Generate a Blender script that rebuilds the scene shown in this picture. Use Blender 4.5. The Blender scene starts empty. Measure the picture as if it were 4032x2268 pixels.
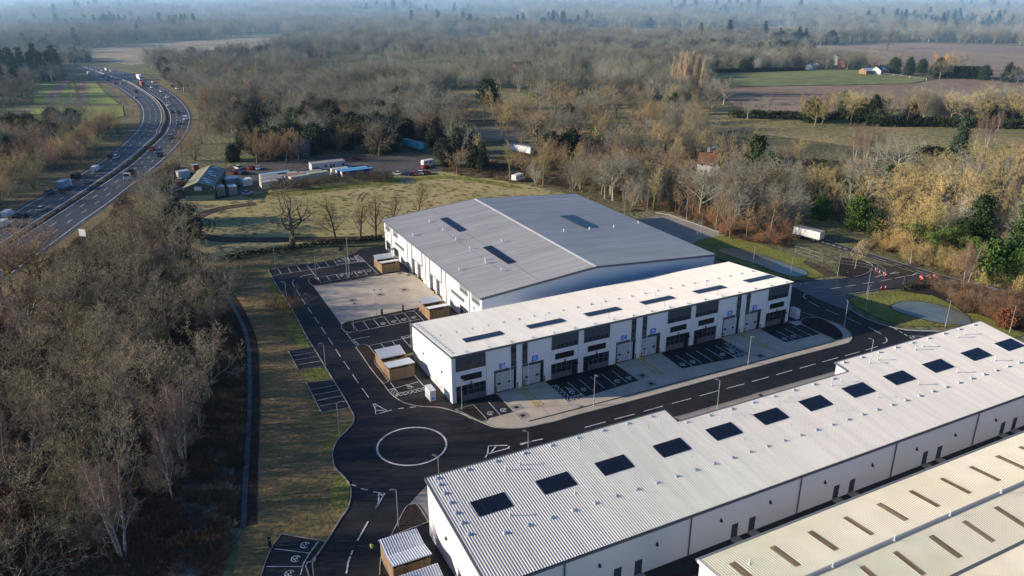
# Aerial view of an industrial estate beside a motorway in winter.
# World frame: X runs along the fronts of the units, Y away from them, metres, ground at z = 0.
import bpy, bmesh, math, random
import numpy as np
from mathutils import Vector, Matrix
R=math.radians
sc=bpy.context.scene
COL=sc.collection
rnd=random.Random(7)

# ------------------------------------------------------------------ helpers
class MB:
    def __init__(s): s.v=[];s.f=[];s.m=[]
    def add(s,vs,fs,mi=0):
        n=len(s.v); s.v+= [tuple(p) for p in vs]; s.f+=[tuple(i+n for i in f) for f in fs]; s.m+=[mi]*len(fs); return s
    def box(s,x0,x1,y0,y1,z0,z1,mi=0):
        return s.add([(x0,y0,z0),(x1,y0,z0),(x1,y1,z0),(x0,y1,z0),(x0,y0,z1),(x1,y0,z1),(x1,y1,z1),(x0,y1,z1)],
          [(0,3,2,1),(4,5,6,7),(0,1,5,4),(1,2,6,5),(2,3,7,6),(3,0,4,7)],mi)
    def poly(s,pts,z=0,mi=0):
        pts=list(pts)
        a=sum(p[0]*q[1]-q[0]*p[1] for p,q in zip(pts,pts[1:]+pts[:1]))
        if a<0: pts=pts[::-1]
        return s.add([(p[0],p[1],z) for p in pts],[tuple(range(len(pts)))],mi)
    def face(s,*pts,mi=0): return s.add(pts,[tuple(range(len(pts)))],mi)
    def prism(s,pts,z0,z1,mi=0):
        pts=list(pts); n=len(pts)
        a=sum(p[0]*q[1]-q[0]*p[1] for p,q in zip(pts,pts[1:]+pts[:1]))
        if a<0: pts=pts[::-1]
        vs=[(p[0],p[1],z0) for p in pts]+[(p[0],p[1],z1) for p in pts]
        return s.add(vs,[tuple(range(n,2*n)),tuple(range(n-1,-1,-1))]+[(i,(i+1)%n,n+(i+1)%n,n+i) for i in range(n)],mi)
    def tube(s,a,b,r0,r1=None,n=6,mi=0,cap=True):
        r1=r0 if r1 is None else r1
        a=Vector(a);b=Vector(b);d=(b-a)
        if d.length<1e-6: return s
        d.normalize(); u=d.orthogonal().normalized(); w=d.cross(u)
        vs=[]
        for c,r in((a,r0),(b,r1)):
            for i in range(n):
                t=2*math.pi*i/n; vs.append(c+u*(r*math.cos(t))+w*(r*math.sin(t)))
        fs=[(i,(i+1)%n,n+(i+1)%n,n+i) for i in range(n)]
        if cap: fs+=[tuple(range(n-1,-1,-1)),tuple(range(n,2*n))]
        return s.add(vs,fs,mi)
    def strip(s,pts,w,z=0,mi=0,closed=False):
        L,Rr=offs(pts,w/2,closed),offs(pts,-w/2,closed)
        n=len(pts)
        for i in range(n if closed else n-1):
            j=(i+1)%n
            s.add([(*Rr[i],z),(*Rr[j],z),(*L[j],z),(*L[i],z)],[(0,1,2,3)],mi)
        return s
    def wallstrip(s,pts,w,z0,z1,mi=0,closed=False):
        L,Rr=offs(pts,w/2,closed),offs(pts,-w/2,closed); n=len(pts)
        for i in range(n if closed else n-1):
            j=(i+1)%n
            a,b,c,d=Rr[i],Rr[j],L[j],L[i]
            s.add([(*a,z0),(*b,z0),(*c,z0),(*d,z0),(*a,z1),(*b,z1),(*c,z1),(*d,z1)],
              [(4,5,6,7),(0,1,5,4),(2,3,7,6)]+([(3,0,4,7)] if i==0 and not closed else [])+([(1,2,6,5)] if i==n-2 and not closed else []),mi)
        return s
    def dashes(s,pts,w,mark,gap,z=0,mi=0,start=0):
        pts=resample(pts,.5); ds=[0]
        for p,q in zip(pts,pts[1:]): ds.append(ds[-1]+math.dist(p,q))
        t=start
        while t+mark<=ds[-1]+.01:
            seg=[at(pts,ds,t+mark*k/3) for k in range(4)]
            s.strip(seg,w,z,mi); t+=mark+gap
        return s
    def build(s,name,mats,parent=None,smooth=False):
        me=bpy.data.meshes.new(name); me.from_pydata(s.v,[],s.f)
        if not isinstance(mats,(list,tuple)): mats=[mats]
        for m in mats: me.materials.append(m)
        if any(s.m): me.polygons.foreach_set('material_index',s.m)
        if smooth: me.polygons.foreach_set('use_smooth',[True]*len(s.f))
        me.update()
        o=bpy.data.objects.new(name,me); COL.objects.link(o)
        if parent: o.parent=parent
        return o
def at(pts,ds,t):
    t=min(max(t,0),ds[-1])
    for i in range(len(ds)-1):
        if ds[i+1]>=t:
            k=(t-ds[i])/max(ds[i+1]-ds[i],1e-9); p,q=pts[i],pts[i+1]
            return (p[0]+(q[0]-p[0])*k,p[1]+(q[1]-p[1])*k)
    return pts[-1]
def offs(pts,d,closed=False):
    n=len(pts);out=[]
    for i in range(n):
        if closed: a,b=pts[i-1],pts[(i+1)%n]
        else: a,b=pts[max(i-1,0)],pts[min(i+1,n-1)]
        dx,dy=b[0]-a[0],b[1]-a[1];l=math.hypot(dx,dy) or 1
        out.append((pts[i][0]-dy/l*d,pts[i][1]+dx/l*d))
    return out
def smooth(pts,k=6,closed=False):
    n=len(pts);out=[]
    for i in range(n if closed else n-1):
        g=lambda j:pts[j%n] if closed else pts[min(max(j,0),n-1)]
        p0,p1,p2,p3=g(i-1),g(i),g(i+1),g(i+2)
        for t in range(k):
            u=t/k
            out.append(tuple(.5*((2*p1[c])+(-p0[c]+p2[c])*u+(2*p0[c]-5*p1[c]+4*p2[c]-p3[c])*u*u+(-p0[c]+3*p1[c]-3*p2[c]+p3[c])*u**3) for c in(0,1)))
    if not closed: out.append(pts[-1])
    return out
def resample(pts,step=None,n=None):
    ds=[0]
    for p,q in zip(pts,pts[1:]): ds.append(ds[-1]+math.dist(p,q))
    if n is None: n=max(2,int(ds[-1]/step)+1)
    return [at(pts,ds,ds[-1]*i/(n-1)) for i in range(n)]
def inside(p,poly):
    x,y=p;c=False;n=len(poly)
    for i in range(n):
        (x1,y1),(x2,y2)=poly[i],poly[i-1]
        if (y1>y)!=(y2>y) and x<(x2-x1)*(y-y1)/(y2-y1)+x1: c=not c
    return c
def thing(name,label,cat,loc=(0,0,0),rz=0,group=None,scale=1):
    o=bpy.data.objects.new(name,None); COL.objects.link(o)
    o.location=(loc[0],loc[1],loc[2] if len(loc)>2 else 0); o.rotation_euler=(0,0,rz); o.empty_display_size=.3
    o.scale=(scale,)*3
    o['label']=label;o['category']=cat
    if group:o['group']=group
    return o
def tag(o,label,cat,group=None):
    o['label']=label;o['category']=cat
    if group:o['group']=group
    return o
def struct(o,kind='structure'):
    o['kind']=kind; return o
KIDS={}
def dup(root,loc,rz=0,label=None,group=None,color=None,scale=None):
    if root.name not in KIDS:
        KIDS[root.name]=[(c,list(c.children)) for c in root.children]
    r=root.copy();COL.objects.link(r)
    r.location=(loc[0],loc[1],loc[2] if len(loc)>2 else 0);r.rotation_euler=(0,0,rz)
    if scale is not None: r.scale=scale if isinstance(scale,tuple) else (scale,)*3
    if label:r['label']=label
    if group:r['group']=group
    if color and r.type=='MESH': r.color=(*color,1)
    for ch,gs in KIDS[root.name]:
        c=ch.copy();COL.objects.link(c);c.parent=r
        if color:c.color=(*color,1)
        for g in gs:
            d=g.copy();COL.objects.link(d);d.parent=c
            if color:d.color=(*color,1)
    return r
def paint(root,color):
    for c in root.children_recursive: c.color=(*color,1)
    root.color=(*color,1)

# ------------------------------------------------------------------ materials
def mat(name,col,rough=.8,var=0,scale=.3,col2=None,bump=0,bscale=2,metal=0,spec=.3,objcol=False,rand=0,detail=6,fine=None,stretch=None):
    m=bpy.data.materials.new(name);m.use_nodes=True
    nt=m.node_tree;N=nt.nodes;L=nt.links;b=N['Principled BSDF']
    b.inputs['Roughness'].default_value=rough;b.inputs['Metallic'].default_value=metal
    b.inputs['Specular IOR Level'].default_value=spec
    b.inputs['Base Color'].default_value=(*col,1)
    cur=None
    geo=None
    def pos():
        nonlocal geo
        if geo is None:
            geo=N.new('ShaderNodeNewGeometry').outputs['Position']
            if stretch:
                mp=N.new('ShaderNodeMapping');mp.inputs['Scale'].default_value=stretch
                L.new(geo,mp.inputs['Vector']);geo=mp.outputs['Vector']
        return geo
    if var or col2:
        t=N.new('ShaderNodeTexNoise');t.inputs['Scale'].default_value=scale;t.inputs['Detail'].default_value=detail;t.inputs['Roughness'].default_value=.62
        L.new(pos(),t.inputs['Vector'])
        r=N.new('ShaderNodeValToRGB')
        c2=col2 or tuple(c*(1-var) for c in col)
        c1=col if col2 else tuple(min(1,c*(1+var)) for c in col)
        r.color_ramp.elements[0].position=.36;r.color_ramp.elements[1].position=.64
        r.color_ramp.elements[0].color=(*c2,1);r.color_ramp.elements[1].color=(*c1,1)
        L.new(t.outputs['Fac'],r.inputs['Fac']);cur=r.outputs['Color']
    if fine:
        t=N.new('ShaderNodeTexNoise');t.inputs['Scale'].default_value=fine[0];t.inputs['Detail'].default_value=3
        L.new(pos(),t.inputs['Vector'])
        mr=N.new('ShaderNodeMapRange');mr.inputs['From Min'].default_value=.3;mr.inputs['From Max'].default_value=.7
        mr.inputs['To Min'].default_value=1-fine[1];mr.inputs['To Max'].default_value=1+fine[1];L.new(t.outputs['Fac'],mr.inputs['Value'])
        mx=N.new('ShaderNodeMix');mx.data_type='RGBA';mx.blend_type='MULTIPLY';mx.inputs[0].default_value=1
        if cur: L.new(cur,mx.inputs[6])
        else: mx.inputs[6].default_value=(*col,1)
        L.new(mr.outputs['Result'],mx.inputs[7]);cur=mx.outputs[2]
    if objcol or rand:
        oi=N.new('ShaderNodeObjectInfo')
        if objcol:
            mx=N.new('ShaderNodeMix');mx.data_type='RGBA';mx.blend_type='MULTIPLY';mx.inputs[0].default_value=1
            if cur: L.new(cur,mx.inputs[6])
            else: mx.inputs[6].default_value=(*col,1)
            L.new(oi.outputs['Color'],mx.inputs[7]);cur=mx.outputs[2]
        if rand:
            mr=N.new('ShaderNodeMapRange');mr.inputs['To Min'].default_value=1-rand;mr.inputs['To Max'].default_value=1+rand
            L.new(oi.outputs['Random'],mr.inputs['Value'])
            mx=N.new('ShaderNodeMix');mx.data_type='RGBA';mx.blend_type='MULTIPLY';mx.inputs[0].default_value=1
            if cur: L.new(cur,mx.inputs[6])
            else: mx.inputs[6].default_value=(*col,1)
            L.new(mr.outputs['Result'],mx.inputs[7]);cur=mx.outputs[2]
    if cur: L.new(cur,b.inputs['Base Color'])
    if bump:
        t=N.new('ShaderNodeTexNoise');t.inputs['Scale'].default_value=bscale;t.inputs['Detail'].default_value=4
        L.new(pos(),t.inputs['Vector'])
        bp=N.new('ShaderNodeBump');bp.inputs['Strength'].default_value=1;bp.inputs['Distance'].default_value=bump
        L.new(t.outputs['Fac'],bp.inputs['Height']);L.new(bp.outputs['Normal'],b.inputs['Normal'])
    return m
M={}
M['scrub']=mat('scrub_ground',(.22,.215,.095),.95,col2=(.12,.105,.055),scale=.03,bump=.5,bscale=.5,fine=(.6,.35))
M['floor']=mat('wood_floor',(.17,.09,.05),.95,col2=(.06,.052,.03),scale=.09,bump=.5,bscale=.9,fine=(1.2,.4))
M['meadow']=mat('rough_meadow',(.50,.395,.19),.95,col2=(.36,.325,.12),scale=.03,bump=.12,bscale=.75,fine=(.8,.16))
M['pasture']=mat('rough_pasture',(.36,.285,.13),.95,col2=(.20,.20,.075),scale=.02,bump=.6,bscale=.35,fine=(.35,.3))
M['verge']=mat('verge_grass',(.30,.195,.09),.95,col2=(.15,.135,.05),scale=.11,bump=.2,bscale=1.2,fine=(2,.25))
M['lawn']=mat('bank_grass',(.27,.27,.05),.95,col2=(.18,.18,.04),scale=.2,bump=.25,bscale=1.5,fine=(2.5,.25))
M['green']=mat('green_field',(.32,.36,.09),.95,col2=(.22,.28,.07),scale=.02,bump=.1,bscale=.4,fine=(.2,.15),stretch=(.3,1,1))
M['paddock']=mat('paddock_grass',(.25,.275,.095),.95,col2=(.19,.21,.075),scale=.02,bump=.1,bscale=.4,fine=(.2,.2),stretch=(.3,1,1))
M['pondrim']=mat('pond_margin_mud',(.10,.10,.05),.9,col2=(.05,.05,.03),scale=1.5)
M['plough']=mat('ploughed_soil',(.37,.27,.185),.95,col2=(.28,.20,.135),scale=.02,bump=.3,bscale=.5,fine=(.3,.2),stretch=(1,.35,1))
M['heath']=mat('pale_heath',(.43,.335,.21),.95,col2=(.26,.21,.13),scale=.012,bump=.6,bscale=.2,fine=(.12,.25),stretch=(.6,1,1))
M['mud']=mat('track_mud',(.14,.09,.055),.9,col2=(.09,.06,.04),scale=.4,bump=.25,bscale=1.2)
M['frost']=mat('frosted_grass',(.25,.27,.255),.9,col2=(.13,.125,.07),scale=.35,bump=.2,bscale=1.5,fine=(2.2,.4))
M['bed']=mat('planting_bed',(.045,.03,.024),.95,col2=(.022,.016,.013),scale=1.2,bump=.15,bscale=4)
M['asphalt']=mat('new_asphalt',(.026,.025,.026),.7,col2=(.011,.011,.013),scale=.06,bump=.004,bscale=30,spec=.35,fine=(.35,.32))
M['asphalt_wet']=mat('damp_asphalt',(.03,.03,.035),.34,col2=(.018,.018,.022),scale=.15,spec=.5,fine=(.4,.2))
M['bays']=mat('bay_asphalt',(.034,.034,.038),.8,col2=(.024,.024,.027),scale=.4,fine=(1.2,.15))
M['motorway']=mat('motorway_asphalt',(.075,.078,.085),.6,col2=(.055,.057,.063),scale=.05,fine=(.3,.12),spec=.4)
M['lane']=mat('old_asphalt',(.075,.07,.068),.8,col2=(.05,.048,.046),scale=.2,fine=(.8,.15))
M['gravel']=mat('compound_gravel',(.13,.115,.105),.9,col2=(.085,.075,.07),scale=.09,bump=.05,bscale=2,fine=(.6,.2))
M['conc']=mat('yard_concrete',(.60,.52,.41),.85,col2=(.50,.43,.34),scale=.12,fine=(.5,.1))
M['conc2']=mat('apron_concrete',(.40,.365,.31),.85,col2=(.32,.29,.25),scale=.1,fine=(.6,.12))
M['kerb']=mat('kerb_stone',(.36,.34,.31),.85,var=.15,scale=1)
M['white_line']=mat('white_road_paint',(.66,.66,.64),.7,fine=(1.6,.3))
M['yellow_line']=mat('yellow_road_paint',(.75,.5,.06),.6,fine=(3,.12))
M['joint']=mat('concrete_joint',(.5,.46,.38),.85)
M['drain']=mat('slot_drain',(.03,.03,.03),.7)
M['water']=mat('pond_water',(.20,.23,.19),.06,col2=(.12,.15,.13),scale=.1,bump=.012,bscale=1.5,spec=.6)
M['ditchwater']=mat('ditch_water',(.03,.035,.035),.5,spec=.5,col2=(.09,.10,.10),scale=.6)
M['white_wall']=mat('white_cladding',(.80,.80,.80),.45,fine=(.12,.03),spec=.35)
M['blue_white']=mat('shaded_gable_cladding',(.62,.68,.74),.4,fine=(.1,.04),spec=.4)  # white cladding with the near gable's bluish shade put into the colour
M['roofB']=mat('pale_roof_sheet',(.90,.845,.75),.4,var=.05,scale=.6,stretch=(1.5,.07,1),fine=(.25,.04),spec=.45)
M['roofC']=mat('white_roof_sheet',(.78,.735,.665),.42,var=.07,scale=.6,stretch=(1.5,.07,1),fine=(.2,.04),spec=.45)
M['roofA']=mat('grey_roof_sheet',(.72,.665,.59),.5,var=.10,scale=.6,stretch=(.07,1.5,1),fine=(.15,.05),spec=.2,metal=0)
M['roofD']=mat('cream_roof_sheet',(.80,.745,.61),.5,col2=(.76,.70,.52),scale=.05,fine=(.3,.06))
M['rooflight']=mat('aged_rooflight',(.33,.21,.09),.5,col2=(.24,.15,.06),scale=.6)
M['galv']=mat('galvanised_sheet',(.72,.74,.77),.35,metal=.35,fine=(1.5,.08),spec=.5)
M['slate']=mat('dark_cladding',(.055,.07,.095),.5,fine=(1.5,.08))
M['greycl']=mat('grey_cladding',(.26,.275,.285),.5)
M['trim']=mat('grey_trim',(.13,.14,.155),.5)
M['door']=mat('sectional_door',(.50,.53,.57),.5,fine=(.6,.05))
M['steel']=mat('galvanised_steel',(.52,.53,.54),.4,metal=.5)
M['glass']=mat('dark_glazing',(.02,.026,.035),.08,spec=.7)
M['pv']=mat('solar_glass',(.012,.016,.03),.2,spec=.5)
M['black']=mat('black_plastic',(.012,.012,.014),.5)
M['timber']=mat('timber_cladding',(.37,.255,.14),.75,col2=(.22,.145,.075),scale=.7,stretch=(3,3,.25),fine=(6,.2))
M['bluesign']=mat('blue_lettering',(.01,.17,.75),.5)
M['cabinet']=mat('grey_kiosk',(.60,.63,.65),.5)
M['yellow']=mat('yellow_paint',(.75,.48,.04),.5)
M['red']=mat('red_plastic',(.62,.05,.035),.5)
M['redwhite']=mat('cone_white',(.8,.8,.78),.5)
M['green_cl']=mat('green_cladding',(.085,.115,.085),.6,fine=(.5,.08))
M['green_lt']=mat('pale_green_cladding',(.25,.31,.25),.6,fine=(.5,.08))
M['shedroof']=mat('mossy_roof_sheet',(.48,.45,.30),.7,col2=(.38,.36,.22),scale=.3)
M['paint']=mat('vehicle_paint',(1,1,1),.3,objcol=True,spec=.6)
M['sheet']=mat('painted_steel',(1,1,1),.55,objcol=True,fine=(.8,.1))
M['sheetroof']=mat('weathered_roof',(.36,.34,.31),.8,var=.3,scale=.8)
M['tyre']=mat('tyre_rubber',(.012,.012,.012),.8)
M['rim']=mat('wheel_rim',(.4,.41,.42),.35,metal=.7)
M['lamp']=mat('lamp_lens',(.7,.7,.68),.2)
M['taillight']=mat('tail_lamp',(.35,.01,.01),.3)
M['brick']=mat('red_brick',(.33,.13,.08),.85,fine=(2,.2))
M['render']=mat('white_render',(.78,.77,.74),.8)
M['tile']=mat('clay_tile',(.21,.105,.06),.85,col2=(.14,.075,.05),scale=.8,fine=(3,.2))
M['slate_roof']=mat('grey_roof_tile',(.13,.125,.125),.8,fine=(2,.2))
M['hivis']=mat('hi_vis_jacket',(.55,.70,.12),.7)
M['trousers']=mat('navy_trousers',(.02,.022,.035),.8)
M['skin']=mat('face_skin',(.45,.27,.19),.6)
M['hair']=mat('brown_hair',(.07,.04,.025),.8)
M['bark']=mat('oak_bark',(.17,.15,.11),.95,objcol=True,fine=(3,.3))
M['birchbark']=mat('birch_bark',(.55,.49,.43),.9,col2=(.2,.17,.15),scale=2.5,fine=(4,.2))
M['twig']=mat('bare_twigs',(.385,.32,.215),.95,objcol=True,rand=.22)
M['twig_birch']=mat('birch_twigs',(.27,.205,.17),.95,objcol=True,rand=.15)
M['twig_pop']=mat('poplar_twigs',(.40,.33,.25),.95,objcol=True,rand=.12)
M['twig_bush']=mat('bush_twigs',(.27,.22,.15),.95,objcol=True,rand=.25)
M['leaf_dark']=mat('dark_needles',(.055,.085,.045),.85,objcol=True,rand=.3)
M['leaf_ivy']=mat('ivy_leaves',(.08,.12,.035),.7,objcol=True,rand=.25)
M['leaf_rust']=mat('rust_leaves',(.19,.085,.045),.9,objcol=True,rand=.2)
M['leaf_hedge']=mat('hedge_leaves',(.035,.048,.022),.9,objcol=True,rand=.25)
M['grass']=mat('grass_blades',(.19,.17,.07),.95,rand=.35,objcol=True)

# ------------------------------------------------------------------ camera, light, sky, haze
cam=bpy.data.cameras.new('camera');co=bpy.data.objects.new('camera',cam);COL.objects.link(co)
cam.sensor_width=36;cam.sensor_fit='HORIZONTAL';cam.lens=36*3078.13/4032;cam.clip_start=1;cam.clip_end=40000
pit,rol,yaw=.372745751,-.00308434625,.465159427
co.location=(0,0,68)
co.matrix_world=Matrix.Translation((0,0,68))@Matrix.Rotation(-yaw,4,'Z')@Matrix.Rotation(math.pi/2-pit,4,'X')@Matrix.Rotation(rol,4,'Z')
sc.camera=co
SUN_EL=R(16.5);SUN_AZ=R(158)      # azimuth counter-clockwise from +X
sd=Vector((math.cos(SUN_AZ)*math.cos(SUN_EL),math.sin(SUN_AZ)*math.cos(SUN_EL),math.sin(SUN_EL)))
sun=bpy.data.lights.new('sun','SUN');sun.energy=5;sun.angle=R(.53);sun.color=(1,.87,.70)
so=bpy.data.objects.new('sun',sun);COL.objects.link(so);so.rotation_euler=(-sd).to_track_quat('-Z','Y').to_euler()
w=bpy.data.worlds.new('World');sc.world=w;w.use_nodes=True
nt=w.node_tree;bg=nt.nodes['Background'];sky=nt.nodes.new('ShaderNodeTexSky');sky.sky_type='NISHITA';sky.sun_disc=False
sky.sun_elevation=SUN_EL;sky.sun_rotation=R(90)-SUN_AZ;sky.air_density=1;sky.dust_density=.2;sky.ozone_density=4
tn=nt.nodes.new('ShaderNodeMix');tn.data_type='RGBA';tn.blend_type='MULTIPLY';tn.inputs[0].default_value=1;tn.inputs[7].default_value=(.80,.98,1.22,1)
nt.links.new(sky.outputs[0],tn.inputs[6]);nt.links.new(tn.outputs[2],bg.inputs[0]);bg.inputs[1].default_value=.085
sc.view_settings.view_transform='Standard';sc.view_settings.look='None';sc.view_settings.exposure=0
try: sc.cycles.use_denoising=True
except Exception: pass
sc.cycles.film_exposure=1.25;sc.cycles.max_bounces=6;sc.cycles.diffuse_bounces=3;sc.cycles.volume_bounces=0;sc.cycles.transparent_max_bounces=4
HAZE=True
if HAZE:
    hm=bpy.data.materials.new('winter_haze');hm.use_nodes=True;n=hm.node_tree
    n.nodes.remove(n.nodes['Principled BSDF'])
    # haze thickens away from the site, over the low fields
    def mth(op,a,b):
        k=n.nodes.new('ShaderNodeMath');k.operation=op
        for q,v in enumerate((a,b)):
            if isinstance(v,(int,float)): k.inputs[q].default_value=v
            elif v is not None: n.links.new(v,k.inputs[q])
        return k.outputs[0]
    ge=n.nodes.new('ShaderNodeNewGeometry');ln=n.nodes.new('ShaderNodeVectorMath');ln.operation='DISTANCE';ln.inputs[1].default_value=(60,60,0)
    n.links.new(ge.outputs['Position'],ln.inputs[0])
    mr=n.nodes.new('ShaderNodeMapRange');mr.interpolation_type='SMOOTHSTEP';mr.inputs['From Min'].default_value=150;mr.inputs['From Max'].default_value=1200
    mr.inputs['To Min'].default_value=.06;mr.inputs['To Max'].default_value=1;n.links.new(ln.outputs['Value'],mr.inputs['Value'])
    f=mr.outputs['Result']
    vs=n.nodes.new('ShaderNodeVolumeScatter');n.links.new(mth('MULTIPLY',f,2.9e-4),vs.inputs['Density'])
    vs.inputs['Anisotropy'].default_value=.62;vs.inputs['Color'].default_value=(.80,.92,1,1)
    em=n.nodes.new('ShaderNodeEmission');em.inputs['Color'].default_value=(.36,.66,1,1);n.links.new(mth('MULTIPLY',f,2.6e-4),em.inputs['Strength'])   # bluish glow added to brighten the haze, in place of multiply scattered skylight
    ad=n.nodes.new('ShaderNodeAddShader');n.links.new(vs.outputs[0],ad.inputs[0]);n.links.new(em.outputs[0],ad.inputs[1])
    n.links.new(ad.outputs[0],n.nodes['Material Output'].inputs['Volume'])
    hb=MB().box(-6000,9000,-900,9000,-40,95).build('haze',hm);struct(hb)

# ------------------------------------------------------------------ ground, fields, roads
def sheet(name,pts,z,m,label=None): return struct(MB().poly(pts,z).build(name,m))
struct(MB().poly([(-7000,-1200),(10000,-1200),(10000,10000),(-7000,10000)],-.02).build('ground',M['scrub']))
sheet('wood_floor',[(-30.96,206.24),(-19.71,244.32),(-7.04,278.37),(10.63,274.72),(14.34,249.62),(16.01,215.11),(16.32,197.66),(16.68,176.89),(15.8,153.48),(13.86,135.38),(10.39,116.03),(5.95,92.96),(2.49,84.68),(5,78),(-55,90),(-75,140)],.02,M['floor'])
sheet('meadow',[(8.1,273.27),(15.21,278.02),(28.23,275.39),(40.84,279.89),(60.35,279.57),(76.69,280.05),(94.12,281.18),(109.1,277.94),(127.54,246.78),(138.02,217.45),(62,196),(62.83,206.79),(32.24,206.77),(17.74,208.77),(12.31,228.66),(12.72,250.46)],.03,M['meadow'])
sheet('grass_path',smooth([(38.82,275.95),(60.63,274.79),(83.98,274.16),(109.27,270.35),(125.17,245.32),(121.8,241.82),(107.31,265.59),(84.46,266.41),(58.7,266.89),(37.69,269.32)],4,True),.05,M['lawn'])
sheet('verge',[(15.82,205.22),(32.24,206.77),(28.33,193.77),(27.98,183.49),(27.99,167.67),(27.71,145.02),(27.83,134.85),(27.85,127.22),(27.85,127.22),(27.75,116.9),(27.7,114.71),(27,112.68),(25.44,110.7),(23.35,108.64),(21.85,106),(21.15,103.5),(20.87,100.89),(21.3,98.77),(21.63,96.38),(21.41,94.35),(20.71,92.29),(19.77,90.43),(18.42,88.87),(16.22,86),(15.45,85.07),(14.21,83.55),(13.04,82.21),(11.99,79.86),(14,62),(2,70),(3.59,84.12),(8.03,99.69),(12.24,117.78),(17.17,148.63),(17.99,168.46)],.04,M['verge'])
# frosty strip and mossy kerb edges on the verge
for pts in ([(1.13,113.2),(6.47,114.16),(7.52,105.32),(6.14,92.86),(2.31,88.7),(-0.13,86.01),(-3.19,87.56),(-1.23,99.42)],[(15.51,145.5),(16.4,144.08),(12.1,115.16),(8.78,99.31),(8.18,99.62)]):
    sheet('frost_patch',smooth(pts,5,True),.06,M['frost'])
for pts in ([(28.23,193.27),(27.77,181.61),(27.66,166.12),(27.49,144.1),(25.37,145.19),(25.46,158.27),(26.16,174.84),(26.86,190.23)],[(27,112.68),(25.44,110.7),(23.35,108.64),(21.85,106),(20.33,104.31),(20.98,107.7),(23.6,111.18),(26.12,113.13)],[(21.3,98.77),(21.63,96.38),(21.41,94.35),(20.71,92.29),(19.77,90.43),(18.37,91.47),(18.65,95.41),(20.17,98.23)],[(23.25,135.66),(27.69,134.31),(28.02,128.79),(24.08,129.65)]):
    sheet('moss_patch',smooth(pts,4,True),.07,M['lawn'])
ditch=smooth([(15.29,198.29),(15.88,190.7),(16.5,179.79),(16.96,169.07),(17,158.77),(16.13,148.55),(13.92,134.32),(12.69,126.86),(10.26,114.01),(7.87,101.59),(6.32,93.14)],6)
b=MB().strip(ditch,3.4,.09);struct(b.build('ditch_bank',M['bed']))
struct(MB().strip(ditch,.75,.12).build('ditch_water',M['ditchwater']))
# muddy track ring in the meadow
tr=smooth([(36.99,262.22),(31.44,262.31),(25.08,261.08),(19.28,256.25),(15.88,249.79),(14.59,242.67),(15.58,236.23),(19.13,229.42),(24.32,225.08),(30.1,222.11),(50,212.56),(62.56,207.77)],6)
struct(MB().strip(tr,4.2,.07).build('dirt_track',M['mud']))
for d in(-1.9,1.9): struct(MB().strip(offs(tr,d),.5,.09).build('wheel_rut',M['bed']))
for pts in([(18.58,236.88),(19.87,241.47),(20.67,246.52),(20.4,249.06)],[(19.45,234.96),(20.93,239.4),(21.75,244.38),(21.4,247.74)],[(67.96,250.72),(71,257.35),(73.48,260.95)],[(68.55,248.15),(71.35,254.79),(74.54,259.79)]):
    struct(MB().strip(smooth(pts,4),.5,.06).build('wheel_rut',M['mud']))
# motorway
LL=[(-21.36,802.62),(-12.12,743.28),(-4.42,691.56),(3.41,641.43),(7.33,618.51),(12.85,563.27),(14.77,538.41),(15.48,513.38),(14.58,484.1),(12.45,454.32),(9.07,430.51),(8.71,427.36),(-3.35,372.95),(-14.52,338.02),(-23.06,314.2),(-30.8,293.51),(-36.82,277.71),(-40.14,269.23)]
LR=[(-20.09,813.74),(-2.75,728.22),(13.08,652.27),(18.24,610.87),(23.45,554.56),(24.68,516.5),(23.98,483.88),(21.41,451.7),(17.08,420.78),(17.55,420.29),(12.79,399.75),(4.81,369.63),(-3.52,339.94),(-10.54,318.87),(-16.68,300.44),(-22.13,285.27),(-27.55,270.08),(-32.23,257.35)]
RL=[(-18.71,815.99),(0.15,721.76),(14.17,659.98),(20.43,609.7),(24.58,572.97),(27.46,537.47),(28.1,501.53),(27.08,470.58),(24.96,445.68),(21.35,420.38),(20.99,418.49),(11.6,379.53),(3.99,350.6),(-3.82,327.31),(-10.59,308.38),(-17.66,288.36),(-24.97,268.75),(-30.08,254.57)]
RR=[(-16.84,818.01),(-3.49,778.66),(16.58,722.8),(20.12,703.79),(28.55,644),(35.17,584.13),(37.59,544.01),(38.24,506.66),(37.27,476.88),(34.8,448.89),(31.53,424.4),(30.15,416.14),(24.51,389.29),(18.2,364.52),(12.48,344.51),(2.4,313.53),(-7.43,284.18),(-13.4,268.54),(-20.35,248.73),(-25.97,233.13)]
# carry all four edges on past the left of the view, side by side
mdx,mdy=LR[-1][0]-LR[-5][0],LR[-1][1]-LR[-5][1];ml=math.hypot(mdx,mdy);mdx/=ml;mdy/=ml
far_=max(p[-1][0]*mdx+p[-1][1]*mdy for p in(LL,LR,RL,RR))+130
for p in(LL,LR,RL,RR):
    k=far_-(p[-1][0]*mdx+p[-1][1]*mdy);p.append((p[-1][0]+mdx*k,p[-1][1]+mdy*k))
LL,LR,RL,RR=[resample(smooth(p,6),n=110) for p in(LL,LR,RL,RR)]
def mixl(A,B,t): return [(a[0]+(b[0]-a[0])*t,a[1]+(b[1]-a[1])*t) for a,b in zip(A,B)]
def ribbon(mb,A,B,z):
    for i in range(len(A)-1): mb.add([(*A[i],z),(*B[i],z),(*B[i+1],z),(*A[i+1],z)],[(0,1,2,3)])
    return mb
mb=MB();ribbon(mb,mixl(LL,LR,-.18),LR,.06);ribbon(mb,RL,mixl(RL,RR,1.16),.06);struct(mb.build('motorway',M['motorway']))
struct(ribbon(MB(),LR,RL,.09).build('central_reserve',M['mud']))
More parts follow.
